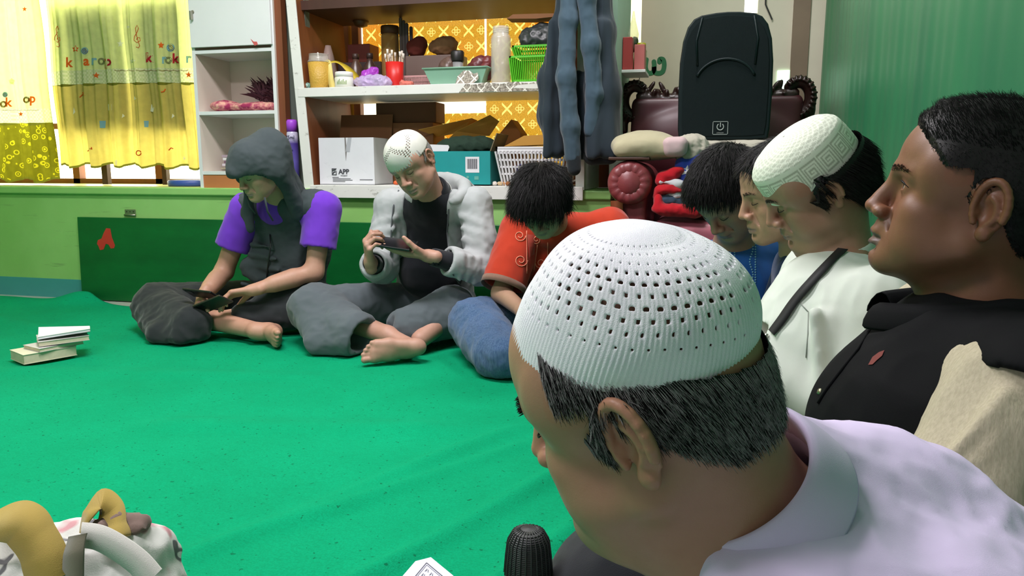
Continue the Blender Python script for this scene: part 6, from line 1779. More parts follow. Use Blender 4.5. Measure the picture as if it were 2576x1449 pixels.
lump('paper_bag', 'crumpled brown paper bag on the right end of the grey crate', 'bag', [((-1.36, YB+.01, ZU+.225), (.075, .05, .045)), ((-1.33, YB+.01, ZU+.245), (.05, .04, .03))], plain(srgb(150, 108, 74), .85), .007, .008, 24, floor=ZU+.182)
r = put('small_jar', 'small bottle with black cap and silver label in the mint tray', 'bottle', -1.205, 3.625, ZU+.006)
obj('jar_body', bmlathe([(.026, 0), (.028, .004), (.028, .11)], 24), plain(srgb(150, 150, 150), .35, metal=.3), r, True); obj('cap', bmlathe([(.031, .11), (.033, .115), (.033, .155), (.028, .162)], 24), plain(srgb(28, 24, 24)), r, True)
for k, (x, w_) in enumerate(((-1.26, .045), (-1.10, .055), (-1.06, .04))):
    lump('plastic_bundle', ('brown wrapped bundle left of the small bottle in the mint tray', 'maroon wrapped bundle right of the small bottle in the mint tray', 'small maroon bundle at the right end of the mint tray')[k], 'bundle', [((x, 3.62, ZU+.075), (w_, .035, .055)), ((x+.015, 3.62, ZU+.11), (w_*.6, .03, .03))], plain((srgb(96, 74, 66), srgb(100, 44, 48), srgb(118, 50, 52))[k], .35), .006, .007, 28, seed=k, floor=ZU+.006)
r = put('hanging_lamp', 'dark round lamp hanging at the left edge of the golden window', 'lamp', -1.84, 3.90, 1.545)
obj('cord', bmtube([(0, 0, -.01), (0, 0, .012)], .004), m_dbrown, r, True)
obj('globe', bmlathe([(.012, -.01), (.036, -.018), (.042, -.035), (.034, -.056), (.012, -.064)], 24), plain(srgb(100, 66, 36), .4), r, True)
for k, (x, c_) in enumerate(((-1.72, srgb(70, 50, 44)), (-1.80, srgb(88, 64, 54)))):
    r = put('dark_bottle', ('dark bottle behind the violet bow on the upper shelf', 'dusky brown bottle behind the cream jar on the upper shelf')[k], 'bottle', x, 3.74, ZU)
    obj('bottle_body', bmlathe([(.034, 0), (.036, .006), (.036, .12), (.016, .15), (.014, .17)], 24), plain(c_, .3), r, True); obj('cap', bmlathe([(.017, .165), (.017, .19), (.012, .192)], 16), plain(shade(c_, .6)), r, True)
lump('tangled_scraps', 'small coral ribbon scraps on the upper shelf in front of the pink basket', 'scraps', [((-1.44, 3.56, ZU+.012), (.03, .02, .012)), ((-1.47, 3.56, ZU+.014), (.012, .012, .016))], plain(srgb(206, 110, 96), .6), .004, .006, 60, floor=ZU)
# ---- lower shelf
m_card = plain(srgb(128, 84, 50), .85, 'brown cardboard'); m_cardl = plain(srgb(190, 140, 60), .85, 'light cardboard')
def open_box(name, label, x, y, z, w, d, h, m, mi, rz=0, flaps=(1, 1, 1, 1), tilt=1.9, fl=.5):
    r = put(name, label, 'box', x, y, z, rz); th = .005
    bm = bmbox(-w/2, w/2, -d/2, -d/2+th, 0, h); bmbox(-w/2, w/2, d/2-th, d/2, 0, h, bm); bmbox(-w/2, -w/2+th, -d/2+th, d/2-th, 0, h, bm); bmbox(w/2-th, w/2, -d/2+th, d/2-th, 0, h, bm); bmbox(-w/2, w/2, -d/2, d/2, 0, th, bm)
    obj('walls', bm, m, r)
    for k, on in enumerate(flaps):
        if not on: continue
        L = (d if k < 2 else w)*fl*.5; wid = (w if k < 2 else d)-.004
        b = bmbox(-wid/2, wid/2, 0, L, -.002, .002)
        M = {0: Matrix.Translation((0, -d/2, h)) @ Matrix.Rotation(math.pi, 4, 'Z'), 1: Matrix.Translation((0, d/2, h)), 2: Matrix.Translation((-w/2, 0, h)) @ Matrix.Rotation(math.pi/2, 4, 'Z'), 3: Matrix.Translation((w/2, 0, h)) @ Matrix.Rotation(-math.pi/2, 4, 'Z')}[k]
        obj('flap', xform(b, M @ Matrix.Rotation(on if abs(on) > 1e-6 and on != 1 else .6, 4, 'X')), mi, r)
    return r
m_wbox = worn('white carton', srgb(216, 218, 222), srgb(170, 172, 176), .25)
r = open_box('carton', 'open white carton with small printed text on the lower shelf', -1.775, 3.66, ZLo, .30, .24, .235, m_wbox, m_card, .02, (0, 1.35, 0, 0), fl=1.1)
ink = plain(srgb(62, 64, 70), .7, 'grey ink')
text_obj('brand_text', 'APP', .034, (-.016, -.1212, .065), (math.pi/2, 0, 0), ink, r, bold=.0008)
text_obj('small_text', 'www.app.co.id', .006, (-.016, -.1212, .046), (math.pi/2, 0, 0), ink, r)
bm = bmesh.new(); bmbox(-.082, -.056, -.1216, -.1204, .048, .052, bm); bmbox(-.082, -.056, -.1216, -.1204, .078, .082, bm); bmbox(-.082, -.078, -.1216, -.1204, .048, .082, bm); bmbox(-.060, -.056, -.1216, -.1204, .048, .07, bm)
bmtube([(-.076, -.1212, .056), (-.070, -.1212, .064), (-.062, -.1212, .066)], .003, bm, 6); bmtube([(-.078, -.1212, .072), (-.069, -.1212, .074), (-.06, -.1212, .077)], .003, bm, 6)
for k, (a, b) in enumerate(((-.08, -.045), (-.078, .02), (-.078, .03), (-.078, -.01))): bmbox(a, b, -.1214, -.1204, .036-.007*k, .0385-.007*k, bm)
bmbox(.07, .14, -.1214, -.1204, .024, .027, bm)
obj('printed_mark', bm, ink, r)
m_tape = glassy('packing tape', srgb(196, 200, 204), .55, .15)
obj('tape', bmprism([(-.004, .165), (.02, .165), (.032, .235), (.012, .235), (.004, .20)], .001, at=-.1218), m_tape, r)
obj('torn_edge', bmprism([(-.002, .12), (.004, .17), (.0, .235), (-.006, .235), (-.005, .17)], .0012, at=-.1214), plain(srgb(120, 116, 112)), r)
o = obj('cardboard_box', bmbox(0, .34, 0, .18, 0, .32), m_card, None, bevel=.003); o.location = (-1.745, 3.81, ZLo); o.location.z += 0; tag(o, 'brown cardboard box standing behind the white carton on the lower shelf', 'box')
o = obj('cardboard_box', bmbox(0, .34, 0, .14, 0, .105), plain(srgb(100, 66, 42), .85), None, bevel=.003); o.location = (-1.735, 3.83, ZLo+.321); tag(o, 'smaller brown box on top of the box behind the white carton', 'box')
o = obj('carton', bmbox(0, .175, 0, .12, 0, .35), plain(srgb(60, 42, 32), .8), None, bevel=.003); o.location = (-1.925, 3.81, ZLo); tag(o, 'dark carton in the left back corner of the lower shelf', 'box')
m_teal = plain(srgb(14, 142, 142), .5, 'teal carton')
r = open_box('carton', 'teal carton with a barcode sticker on the lower shelf, stuffed with dark green cloth', -1.20, 3.66, ZLo, .36, .22, .165, m_teal, plain(srgb(120, 110, 84), .8), 0, (0, 0, 0, 1.2))
obj('sticker', bmbox(.055, .125, -.1115, -.1105, .062, .138), plain(srgb(222, 222, 226)), r)
bm = bmesh.new()
for k in range(16): bmbox(.064+.0033*k, .0653+.0033*k+.0007*(k % 3), -.1122, -.1112, .080, .128, bm)
obj('barcode', bm, ink, r)
bm = bmesh.new(); bmbox(.10, .122, -.1116, -.1106, .028, .045, bm); bmbox(.06, .072, -.1116, -.1106, .035, .046, bm); bmbox(-.17, -.12, -.1116, -.1106, .1, .135, bm)
obj('printed_mark', bm, plain(srgb(90, 160, 150), .6), r)
lump('cloth', 'dark green cloth stuffed in the teal carton', 'cloth', [((-1.17, 3.66, ZLo+.19), (.155, .09, .05)), ((-1.24, 3.66, ZLo+.15), (.11, .08, .07)), ((-1.10, 3.67, ZLo+.20), (.06, .07, .035))], plain(srgb(28, 52, 38), .9), .007, .010, 18)
o = obj('paper_sheet', bmprism([(-.07, 0), (-.07, .085), (.055, .08), (.06, .07), (.05, .045), (.07, .0)], .001), plain(srgb(220, 220, 224), .8), None); o.location = (-1.29, 3.556, ZLo+.115); o.rotation_euler = (-.04, 0, 0); tag(o, 'white paper sheet sticking up from the teal carton', 'paper')
for k, (pts, y) in enumerate((([(-1.46, .93), (-1.18, .985), (-1.16, .975), (-1.25, .92), (-1.40, .90)], 3.80), ([(-1.29, .875), (-1.25, .92), (-1.08, 1.0), (-1.04, .97), (-1.10, .90)], 3.76))):
    bm = bmesh.new(); A_ = [bm.verts.new((x, y-.06+.12*(i/4), z)) for i, (x, z) in enumerate(pts)]; bm.faces.new(A_)
    o = obj('cardboard_flap', bm, m_cardl, None, solid=.004); tag(o, ('flat yellow brown cardboard piece resting above the teal carton', 'yellow brown cardboard piece leaning right of the teal carton')[k], 'cardboard')
o = obj('cardboard_box', bmprism([(0, 0), (.11, 0), (.10, .26), (.05, .33), (-.02, .25)], .14), plain(srgb(150, 96, 44), .85), None, bevel=.003); o.location = (-1.125+.09, 3.82, ZLo); tag(o, 'upright brown box with a pointed top between the teal carton and the white basket', 'box')
m_wpl = plain(srgb(222, 222, 224), .4, 'white basket plastic')
basket('basket', 'white openwork basket on the right of the lower shelf', -.815, 3.69, ZLo, .30, .22, .185, m_wpl, 20, flare=.03, rim=.022, hole_rows=5)
o = obj('cardboard_sheet', bmprism([(-.13, 0), (-.03, .05), (.12, .055), (.14, .01)], .16, axis='y'), m_cardl, None); o.location = (-.83, 3.58, ZLo+.187); tag(o, 'folded yellow brown cardboard lying on top of the white basket', 'cardboard')
lump('plastic_bag', 'violet blue plastic bag inside the left of the white basket', 'bag', [((-.885, 3.60, ZLo+.055), (.022, .03, .05))], plain(srgb(70, 62, 186), .35), .005, .005, 40, floor=ZLo+.005)
o = lump('cap', 'navy cap with a white edge inside the white basket', 'cap', [((-.76, 3.62, ZLo+.085), (.05, .05, .038))], plain(srgb(40, 44, 84), .7), .005, .001, 20)
lump('grey_rag', 'grey rag in the bottom left of the white basket', 'rag', [((-.90, 3.64, ZLo+.03), (.04, .04, .025))], plain(srgb(120, 122, 126), .9), .005, .006, 40, floor=ZLo+.005)
r = put('mug', 'brown glass mug on the lower shelf by its right end', 'mug', -.652, 3.535, ZLo)
obj('cup', bmlathe([(.030, 0), (.034, .004), (.036, .09), (.033, .09), (.030, .01)], 28), glassy('brown glass', srgb(120, 92, 70), .7), r, True)
obj('handle', bmtube([(.034, -.005, .075), (.056, -.006, .065), (.056, -.006, .03), (.034, -.005, .02)], .005, None, 8), plain(srgb(196, 186, 172), .3), r, True)
for k in range(5):
    o = lump('crumb', ('white paper crumb by the right foot of the teal carton', 'pale scrap beside the white basket', 'tan scrap beside the white basket', 'brown scrap behind the white paper crumb', 'orange scrap between the white and teal cartons')[k], 'scrap', [((-1.0+.022*k if k < 4 else -1.52, 3.56+.012*(k % 3), ZLo+.010), (.013, .010, .010))], plain((srgb(214, 206, 196), srgb(206, 180, 140), srgb(196, 140, 80), srgb(150, 90, 40), srgb(220, 100, 50))[k], .7), .003, .005, 90, seed=k, floor=ZLo)
# ------------------------------------------------------------------ recess: armchair, speaker, cushions, hanging jacket
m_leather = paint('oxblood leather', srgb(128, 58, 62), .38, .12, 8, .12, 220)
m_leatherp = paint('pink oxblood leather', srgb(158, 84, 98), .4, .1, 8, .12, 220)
m_spk_ = None
m_carve = paint('dark carved wood', srgb(44, 24, 20), .32, .2, 10, .2, 60)
ch = thing('leather_armchair', 'oxblood leather armchair with dark carved wooden back rail behind the loudspeaker', 'armchair', (0, 3.6, .002))
def rel(o, root): return adopt(o, root)
AX, AZ, AR = -.318, .675, .092
for q, x in ((-1, AX), (1, .40)):
    # rolled arm with pleated round front
    S = SDF(V(x-.12, 3.16, .03), V(x+.12, 3.86, .80), .008)
    S.cap(V(x, 3.27, AZ), V(x, 3.82, AZ), AR-.004, AR-.004, .01); S.box(V(x+.03*q*-.4, 3.53, .34), V(.058, .29, .31), None, .02, .03)
    P, Fc = largest(*S.mesh(2)); rel(obj_np('arm', P, Fc, m_leather, None), ch)
    bm = bmesh.new(); n = 56; R0 = []
    for rr, yy in ((1.0, 3.262), (1.02, 3.235), (.95, 3.205), (.72, 3.192), (.45, 3.200), (.22, 3.215), (.10, 3.206)):
        R0.append([bm.verts.new((x+AR*rr*math.cos(a)*(1+.0), yy-.0035*abs(math.sin(a*7))*(rr < 1.0)*(rr > .2), AZ+AR*rr*math.sin(a))) for a in [2*math.pi*i/n for i in range(n)]])
    for A_, B_ in zip(R0, R0[1:]):
        for i in range(n): bm.faces.new((A_[i], A_[(i+1) % n], B_[(i+1) % n], B_[i]))
    bm.faces.new(R0[-1]); rel(obj('pleated_roll', bm, m_leather, None, True), ch)
    v, f = ribbon([V(x-.05, 3.215, .60), V(x-.045, 3.222, .40), V(x-.045, 3.222, .05)], [V(0, -1, 0)]*3, .05, .0, .012); rel(obj_np('front_panel', v, f, m_brown, None), ch)
S = SDF(V(-.30, 3.16, .20), V(.38, 3.86, .56), .009); S.box(V(.04, 3.52, .42), V(.27, .32, .095), None, .05, .01)
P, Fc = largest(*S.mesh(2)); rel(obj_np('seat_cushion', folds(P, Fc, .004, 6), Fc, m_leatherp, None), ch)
rel(obj('base', bmbox(-.40, .48, 3.28, 3.88, .06, .33), m_leather, None, bevel=.02), ch)
for x in (-.36, .44):
    for y in (3.31, 3.84): rel(obj('leg', bmlathe([(.02, 0), (.028, .02), (.022, .06)], 14, None, (x, y, .012)), m_carve, None, True), ch)
S = SDF(V(-.46, 3.74, .40), V(.50, 3.98, 1.14), .010); S.box(V(.02, 3.87, .72), V(.40, .055, .36), None, .04, .02); S.ell(V(.02, 3.82, .86), V(.36, .05, .16), None, .05)
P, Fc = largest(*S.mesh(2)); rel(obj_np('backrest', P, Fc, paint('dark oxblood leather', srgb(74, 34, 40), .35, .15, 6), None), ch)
# carved rail: scrolls with rope edge and leafy crest
for q, x in ((-1, -.365), (1, .395)):
    S = SDF(V(x-.10, 3.78, .90), V(x+.10, 3.98, 1.18), .006)
    pts = [V(x+q*(.055*math.cos(t)), 3.86, 1.06+.075*math.sin(t)) for t in np.linspace(-1.4, 2.4, 12)]; S.chain(pts, [.026]*12, .01)
    S.chain([V(x+q*.055, 3.86, 1.0), V(x+q*.05, 3.86, .92)], [.024, .020], .02)
    for i, t in enumerate(np.linspace(-1.6, 2.3, 16)):
        S.cap(V(x+q*.078*math.cos(t), 3.835, 1.06+.098*math.sin(t)), V(x+q*.060*math.cos(t), 3.825, 1.06+.080*math.sin(t)), .0075, .0075, .003)
    P, Fc = largest(*S.mesh(1)); rel(obj_np('scroll', P, Fc, m_carve, None), ch)
S = SDF(V(-.36, 3.78, .99), V(.40, 3.94, 1.20), .006)
S.chain([V(-.33, 3.86, 1.075), V(-.2, 3.86, 1.06), V(.02, 3.86, 1.10), V(.24, 3.86, 1.06), V(.37, 3.86, 1.075)], [.034, .030, .045, .030, .034], .02)
rr = random.Random(3)
for i in range(34):
    x = -.31+.66*i/33; h = .045+.03*math.sin(i*1.9)+.015*math.sin(i*.7)
    S.ell(V(x, 3.845+.012*math.sin(i*2.1), 1.075+h*.55), V(.012, .014, h*.5), rotm(V(0, 1, 0), .6*math.sin(i*1.3)), .006)
P, Fc = largest(*S.mesh(1)); rel(obj_np('carved_crest', P, Fc, m_carve, None), ch)

# cushions and cloth
m_bei = cloth('beige cushion cloth', srgb(168, 160, 132), .08, 700, .25)
m_pin = cloth('pinkish cushion cloth', srgb(190, 164, 166), .06, 700, .25)
m_gry = cloth('grey beige cotton', srgb(172, 166, 152), .07, 700, .25)
r = thing('cushion', 'flat beige cushion with a pinkish end lying across the armchair arm', 'cushion', (-.25, 3.3, .772))
S = SDF(V(-.45, 3.14, .73), V(-.04, 3.56, .92), .007)
S.ell(V(-.27, 3.34, .832), V(.145, .17, .062), None, .02); S.box(V(-.25, 3.34, .812), V(.14, .16, .032), None, .03, .03)
P, Fc = largest(*S.mesh(2)); P = folds(P, Fc, .004, 10, seed=2); adopt(obj_np('cover', P, Fc, m_bei, None), r)
S = SDF(V(-.20, 3.12, .73), V(-.03, 3.56, .90), .006); S.box(V(-.135, 3.33, .822), V(.05, .165, .040), None, .03, .02); P, Fc = largest(*S.mesh(2)); adopt(obj_np('end_panel', folds(P, Fc, .003, 12), Fc, m_pin, None), r)
o = obj('plank', bmbox(-.405, -.235, 3.19, 3.55, -.0, .012), m_dbrown, None, bevel=.003); o.location.z = .769-.0; tag(o, 'dark brown board under the beige cushion on the armchair arm', 'board')
lump('cloth', 'crumpled grey beige cloth between the beige cushion and the loudspeaker', 'cloth', [((-.085, 3.27, .835), (.05, .05, .035)), ((-.05, 3.28, .81), (.05, .05, .06)), ((-.07, 3.27, .79), (.06, .04, .03))], m_gry, .005, .012, 20, seed=5)
r = thing('cushion', 'grey beige cushion directly under the loudspeaker', 'cushion', (.06, 3.5, .76))
S = SDF(V(-.16, 3.26, .73), V(.34, 3.74, .87), .008); S.box(V(.07, 3.50, .802), V(.21, .21, .048), None, .04, .02); P, Fc = largest(*S.mesh(2)); adopt(obj_np('cover', folds(P, Fc, .004, 9, seed=8), Fc, m_gry, None), r)
for k in range(2):
    r = thing('cushion', ('oxblood cushion, lower of two under the grey beige cushion on the chair', 'oxblood cushion, upper of two under the grey beige cushion on the chair')[k], 'cushion', (.06, 3.5, .52+.118*k))
    S = SDF(V(-.12, 3.28, .48), V(.34, 3.76, .78), .010); S.box(V(.11, 3.53, .573+.118*k), V(.18, .20, .058), None, .045, .02); P, Fc = largest(*S.mesh(2)); adopt(obj_np('cover', folds(P, Fc, .003, 9, seed=k), Fc, m_leather, None), r)

# folded stars-and-stripes style blanket heaped on the seat
bl = thing('blanket', 'rumpled blue, red and white star printed blanket heaped on the armchair seat', 'blanket', (-.12, 3.30, .52))
c_b = cloth('royal blue fleece', srgb(52, 72, 172), .12, 700, .3); c_r = cloth('red fleece', srgb(182, 26, 38), .12, 700, .3); c_w = cloth('white fleece', srgb(196, 198, 202), .08, 700, .3); c_s = cloth('slate fleece', srgb(58, 74, 92), .15, 700, .3)
def fl(name, ells, m, seed=0, amp=.008):
    o = lump(name, None, None, ells, m, .006, amp, 16, seed=seed); adopt(o, bl); return o
o = fl('blue_fold', [((-.055, 3.26, .705), (.062, .05, .085)), ((-.02, 3.27, .77), (.06, .05, .03)), ((-.105, 3.26, .745), (.03, .04, .035))], c_b, 1)
bvb = surf(np.array([v.co for v in o.data.vertices]), [list(p.vertices) for p in o.data.polygons])
def star_at(px, py, r):
    bm = bmesh.new(); vs = []
    for i in range(10):
        a = -math.pi/2+i*math.pi/5+.2; rr_ = r*(1 if i % 2 == 0 else .45); q = look(bvb, px+rr_*math.cos(a), py+rr_*math.sin(a))
        if q: vs.append(bm.verts.new(tuple(q[0]+q[1]*.0015)))
    if len(vs) > 4: bm.faces.new(vs)
    return bm
adopt(obj('white_star', star_at(1727, 430, 15), c_w, None, solid=.001), bl); adopt(obj('white_star', star_at(1762, 402, 8), c_w, None, solid=.001), bl)
fl('red_fold', [((-.155, 3.25, .705), (.05, .04, .022)), ((-.185, 3.25, .68), (.03, .04, .02)), ((-.12, 3.24, .725), (.03, .04, .02))], c_r, 2)
fl('red_fold', [((-.165, 3.23, .650), (.05, .04, .020)), ((-.13, 3.23, .645), (.05, .04, .016)), ((-.202, 3.24, .62), (.016, .03, .035))], c_r, 3)
fl('red_hem', [((-.14, 3.21, .565), (.085, .04, .026)), ((-.06, 3.21, .560), (.06, .04, .028)), ((-.195, 3.22, .595), (.02, .03, .035))], c_r, 4)
fl('white_fold', [((-.165, 3.24, .678), (.05, .035, .010)), ((-.11, 3.235, .67), (.04, .035, .02)), ((-.12, 3.235, .625), (.05, .035, .02))], c_w, 5)
fl('slate_fold', [((-.15, 3.235, .605), (.065, .035, .022)), ((-.08, 3.24, .60), (.05, .035, .03)), ((-.19, 3.25, .72), (.025, .03, .02))], c_s, 6)

# PA loudspeaker
sp_ = thing('loudspeaker', 'large black loudspeaker with rounded top, standing on cushions on the armchair', 'speaker', (.055, 3.45, .853))
def outline(k=1.0, inset=0.0):
    half = [(.120, .0), (.186, .006), (.192, .05), (.195, .20), (.193, .33), (.183, .42), (.165, .48), (.140, .512), (.110, .526), (.05, .534), (0, .536)]
    L = [(x-inset if x > 0 else 0, z+(inset if z < .1 else -inset if z > .45 else 0)) for x, z in half]
    return L+[(-x, z) for x, z in L[-2::-1]]
m_spk = paint('black speaker plastic', srgb(12, 26, 27), .42, .08, 10, .15, 500); m_spk.node_tree.nodes['Principled BSDF'].inputs['Specular IOR Level'].default_value = .2
def loft(loops, bm=None, cap=True):
    bm = bm or bmesh.new(); R_ = [[bm.verts.new(p) for p in l] for l in loops]; n = len(R_[0])
    for A_, B_ in zip(R_, R_[1:]):
        for i in range(n): bm.faces.new((A_[i], A_[(i+1) % n], B_[(i+1) % n], B_[i]))
    if cap: bm.faces.new(R_[0]); bm.faces.new(R_[-1][::-1])
    return bm
sub = []
for y, ins, taper in ((.0, .016, 1), (-.006, .004, 1), (.02, 0, 1), (.10, .004, .97), (.26, .02, .80), (.30, .04, .74)):
    sub.append([(x*taper, y, z if z > .3 else z) for x, z in outline(1, ins)])
sub[0], sub[1] = sub[0], sub[1]
obj('cabinet', loft([sub[1], sub[2], sub[3], sub[4], sub[5]]), m_spk, sp_, bevel=.004)
g = [(x, z) for x, z in outline(1, .018)]
m_gri = paint('black grille', srgb(9, 22, 23), .6, .1, 20, .5, 900); m_gri.node_tree.nodes['Principled BSDF'].inputs['Specular IOR Level'].default_value = .12
obj('grille', bmprism(g, -.004, at=-.006), paint('black grille', srgb(9, 22, 23), .6, .1, 20, .5, 900), sp_, bevel=.002)
bm = bmesh.new()
for a0, a1, rx_, rz_, cx_, cz_ in ((.35, math.pi-.35, .125, .105, 0, .235),):
    bmtube([(cx_+rx_*math.cos(t), -.011, cz_+rz_*math.sin(t)) for t in np.linspace(a0, a1, 24)], .006, bm, 8)
bmtube([(-.105, -.010, .512), (-.125, -.010, .42), (-.118, -.010, .315)], .005, bm, 8); bmtube([(.105, -.010, .512), (.125, -.010, .42), (.118, -.010, .315)], .005, bm, 8)
obj('horn_rib', bm, m_spk, sp_, True)['kind'] = 'stuff'
m_lg = plain(srgb(150, 160, 156), .5, 'logo grey')
bm = bmesh.new()
for a, b, c_, d_ in ((-.032, .032, .025, .0272), (-.032, .032, .0788, .081), (-.032, -.0298, .025, .081), (.0298, .032, .025, .081)): bmbox(a-.012, b-.012, -.0118, -.0102, c_, d_, bm)
bmtube([(-.012+.0135*math.cos(t), -.0112, .058+.0135*math.sin(t)) for t in np.linspace(math.pi/2+.6, math.pi*2.5-.6, 22)], .0022, bm, 6); bmbox(-.0138, -.0102, -.0125, -.0105, .057, .076, bm)
pl = obj('badge', bm, m_lg, sp_)
text_obj('badge_text', 'crimson', .009, (-.012, -.0112, .033), (math.pi/2, 0, 0), m_lg, sp_)
for x in (-.15, .15): obj('foot', bmlathe([(.015, -.008), (.018, 0), (.018, .004)], 14, None, (x, .05, 0)), m_spk, sp_, True)

# jacket hanging on the end of the shelf unit
jk = thing('jacket', 'dark slate blue jacket hanging at the right end of the shelf unit', 'jacket', (-.57, 3.42, .73))
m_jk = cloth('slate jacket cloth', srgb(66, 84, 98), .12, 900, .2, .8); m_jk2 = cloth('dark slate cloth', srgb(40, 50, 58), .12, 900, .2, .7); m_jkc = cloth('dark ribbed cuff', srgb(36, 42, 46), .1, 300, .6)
yj = 3.40
def jp(px, py, dy=0): p = atY(px, py, yj); return V(p[0], yj+dy, p[2])
S = SDF(V(-.78, 3.28, .70), V(-.33, 3.47, 1.80), .007)
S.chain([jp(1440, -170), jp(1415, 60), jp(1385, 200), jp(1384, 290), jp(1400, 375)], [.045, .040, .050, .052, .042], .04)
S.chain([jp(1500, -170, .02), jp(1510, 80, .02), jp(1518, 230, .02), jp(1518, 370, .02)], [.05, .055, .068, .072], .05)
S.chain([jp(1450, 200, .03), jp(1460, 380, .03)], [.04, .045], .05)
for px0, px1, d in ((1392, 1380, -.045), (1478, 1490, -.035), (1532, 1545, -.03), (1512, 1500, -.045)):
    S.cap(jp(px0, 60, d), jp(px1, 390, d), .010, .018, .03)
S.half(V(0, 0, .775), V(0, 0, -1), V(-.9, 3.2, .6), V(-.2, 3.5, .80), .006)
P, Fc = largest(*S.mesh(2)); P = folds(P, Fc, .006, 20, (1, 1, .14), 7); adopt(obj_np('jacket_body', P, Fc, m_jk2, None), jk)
for nm, pts, rr_ in (('sleeve', [(1437, -160, -.05), (1438, 60, -.07), (1432, 200, -.08), (1442, 320, -.07), (1447, 395, -.06)], [.036, .037, .039, .038, .035]), ('sleeve', [(1478, -160, -.045), (1480, 0, -.06), (1492, 120, -.065), (1500, 240, -.05), (1490, 330, -.04)], [.034, .036, .037, .035, .031])):
    S = SDF(V(-.72, 3.22, .70), V(-.40, 3.46, 1.78), .006); S.chain([jp(*p) for p in pts], rr_, .03)
    P, Fc = largest(*S.mesh(2)); P = folds(P, Fc, .004, 26, (1, 1, .16), 11+len(nm)); P = folds(P, Fc, .0025, 14, (1, 1, 1), 3); adopt(obj_np(nm, P, Fc, m_jk, None), jk)
S = SDF(V(-.70, 3.26, .68), V(-.48, 3.42, .82), .005); S.cap(jp(1448, 395, -.06), jp(1450, 425, -.06), .034, .030, .01); P, Fc = largest(*S.mesh(1)); adopt(obj_np('cuff', P, Fc, m_jkc, None), jk)
S = SDF(V(-.78, 3.28, .74), V(-.34, 3.47, .84), .006)
S.chain([jp(1372, 385), jp(1400, 392), jp(1425, 388)], [.026, .028, .026], .01); S.chain([jp(1490, 390, .01), jp(1530, 388, .02)], [.045, .045], .01); P, Fc = S.mesh(1); adopt(obj_np('waistband', *largest(P, Fc), m_jkc, None), jk)
adopt(obj('zip_pull', bmtube([jp(1419, 250, -.065), jp(1416, 318, -.062)], .003), m_steel, None, True), jk)
hk = thing('wall_hook', 'steel hook on the post behind the hanging jacket', 'hook', (-.44, 3.49, 1.80))
obj('stem', bmtube([(0, .014, 0), (0, -.05, 0), (0, -.07, .02), (0, -.06, .04)], .006), m_steel, hk, True)

# little shelf on the post with pink boxes and oddments
sh = obj('wall_shelf', bmbox(-.012, .10, -.10, .13, -.014, 0), m_white, None, bevel=.002); sh.location = (-.406, 3.82, 1.196); tag(sh, 'small white shelf fixed to the mint post, holding pink boxes', 'shelf')
for k, (x0, x1, y0, h, c_) in enumerate(((-.416, -.372, 3.73, .15, srgb(172, 62, 60)), (-.368, -.318, 3.80, .125, srgb(196, 110, 106)))):
    o = obj('gift_box', bmbox(0, x1-x0, 0, .075, 0, h), plain(c_, .6), None, bevel=.003); o.location = (x0, y0, 1.197); tag(o, ('tall red box on the little shelf beside the hanging jacket', 'shorter salmon pink box on the little shelf beside the hanging jacket')[k], 'box')
r = put('glass_jar', 'greenish glass jar behind the salmon box on the little shelf', 'jar', -.345, 3.915, 1.197)
obj('jar_body', bmlathe([(.026, 0), (.028, .004), (.028, .11), (.02, .125), (.02, .13)], 24), glassy('green glass', srgb(150, 160, 90), .5), r, True); obj('lid', bmlathe([(.023, .128), (.023, .145), (.018, .148)], 20), plain(srgb(176, 168, 40)), r, True)
r = put('potted_plant', 'small dark plant with clear wrapping on the little shelf by the bright slit window', 'plant', -.386, 3.915, 1.197)
obj('pot', bmlathe([(.012, 0), (.018, .10)], 18), plain(srgb(120, 120, 70)), r, True)
S = SDF(V(-.06, -.06, .08), V(.06, .06, .22), .005); S.ell(V(0, 0, .135), V(.026, .024, .032)); S.ell(V(.008, 0, .155), V(.016, .02, .026)); P, Fc = S.mesh(1); P = folds(P, Fc, .008, 50); obj_np('foliage', P, Fc, plain(srgb(48, 66, 38), .7), r)
obj('wrapping', bmlathe([(.022, .15), (.028, .19), (.010, .26), (.004, .30)], 14), glassy('cellophane', srgb(226, 230, 206), .3), r, True, solid=.001)

# green letters brushed on the cream wall
bm = bmesh.new()
def stroke(pts, w=.013):
    q = [atY(a, b, YR-.002) for a, b in pts]; v, f = ribbon([V(p[0], YR-.001, p[2]) for p in q], [V(0, -1, 0)]*len(q), w*2, .0003, .001)
    vs = [bm.verts.new(tuple(p)) for p in v]
    for a in f: bm.faces.new([vs[i] for i in a])
    for e in (q[0], q[-1]): disc(V(e[0], YR-.0012, e[2]), V(0, -1, 0), w, .0006, 12, bm)
stroke([(1626, 150), (1624, 170), (1630, 183), (1642, 182), (1646, 168), (1645, 155)]); stroke([(1645, 168), (1648, 182), (1660, 184), (1668, 178), (1671, 163), (1668, 150), (1660, 149), (1659, 156)])
o = obj('painted_letters', bm, plain(srgb(46, 120, 78), .6)); tag(o, 'green hand painted letters on the cream wall left of the loudspeaker', 'lettering')
o = obj('power_cable', bmtube([V(.46, YR-.012, 1.9), V(.425, YR-.012, 1.62), V(.30, YR-.012, 1.52), V(.262, YR-.012, 1.60), V(.258, YR-.012, 1.72)][2:], .004), plain(srgb(40, 40, 40))); tag(o, 'thin dark cable on the cream wall above the loudspeaker', 'cable')
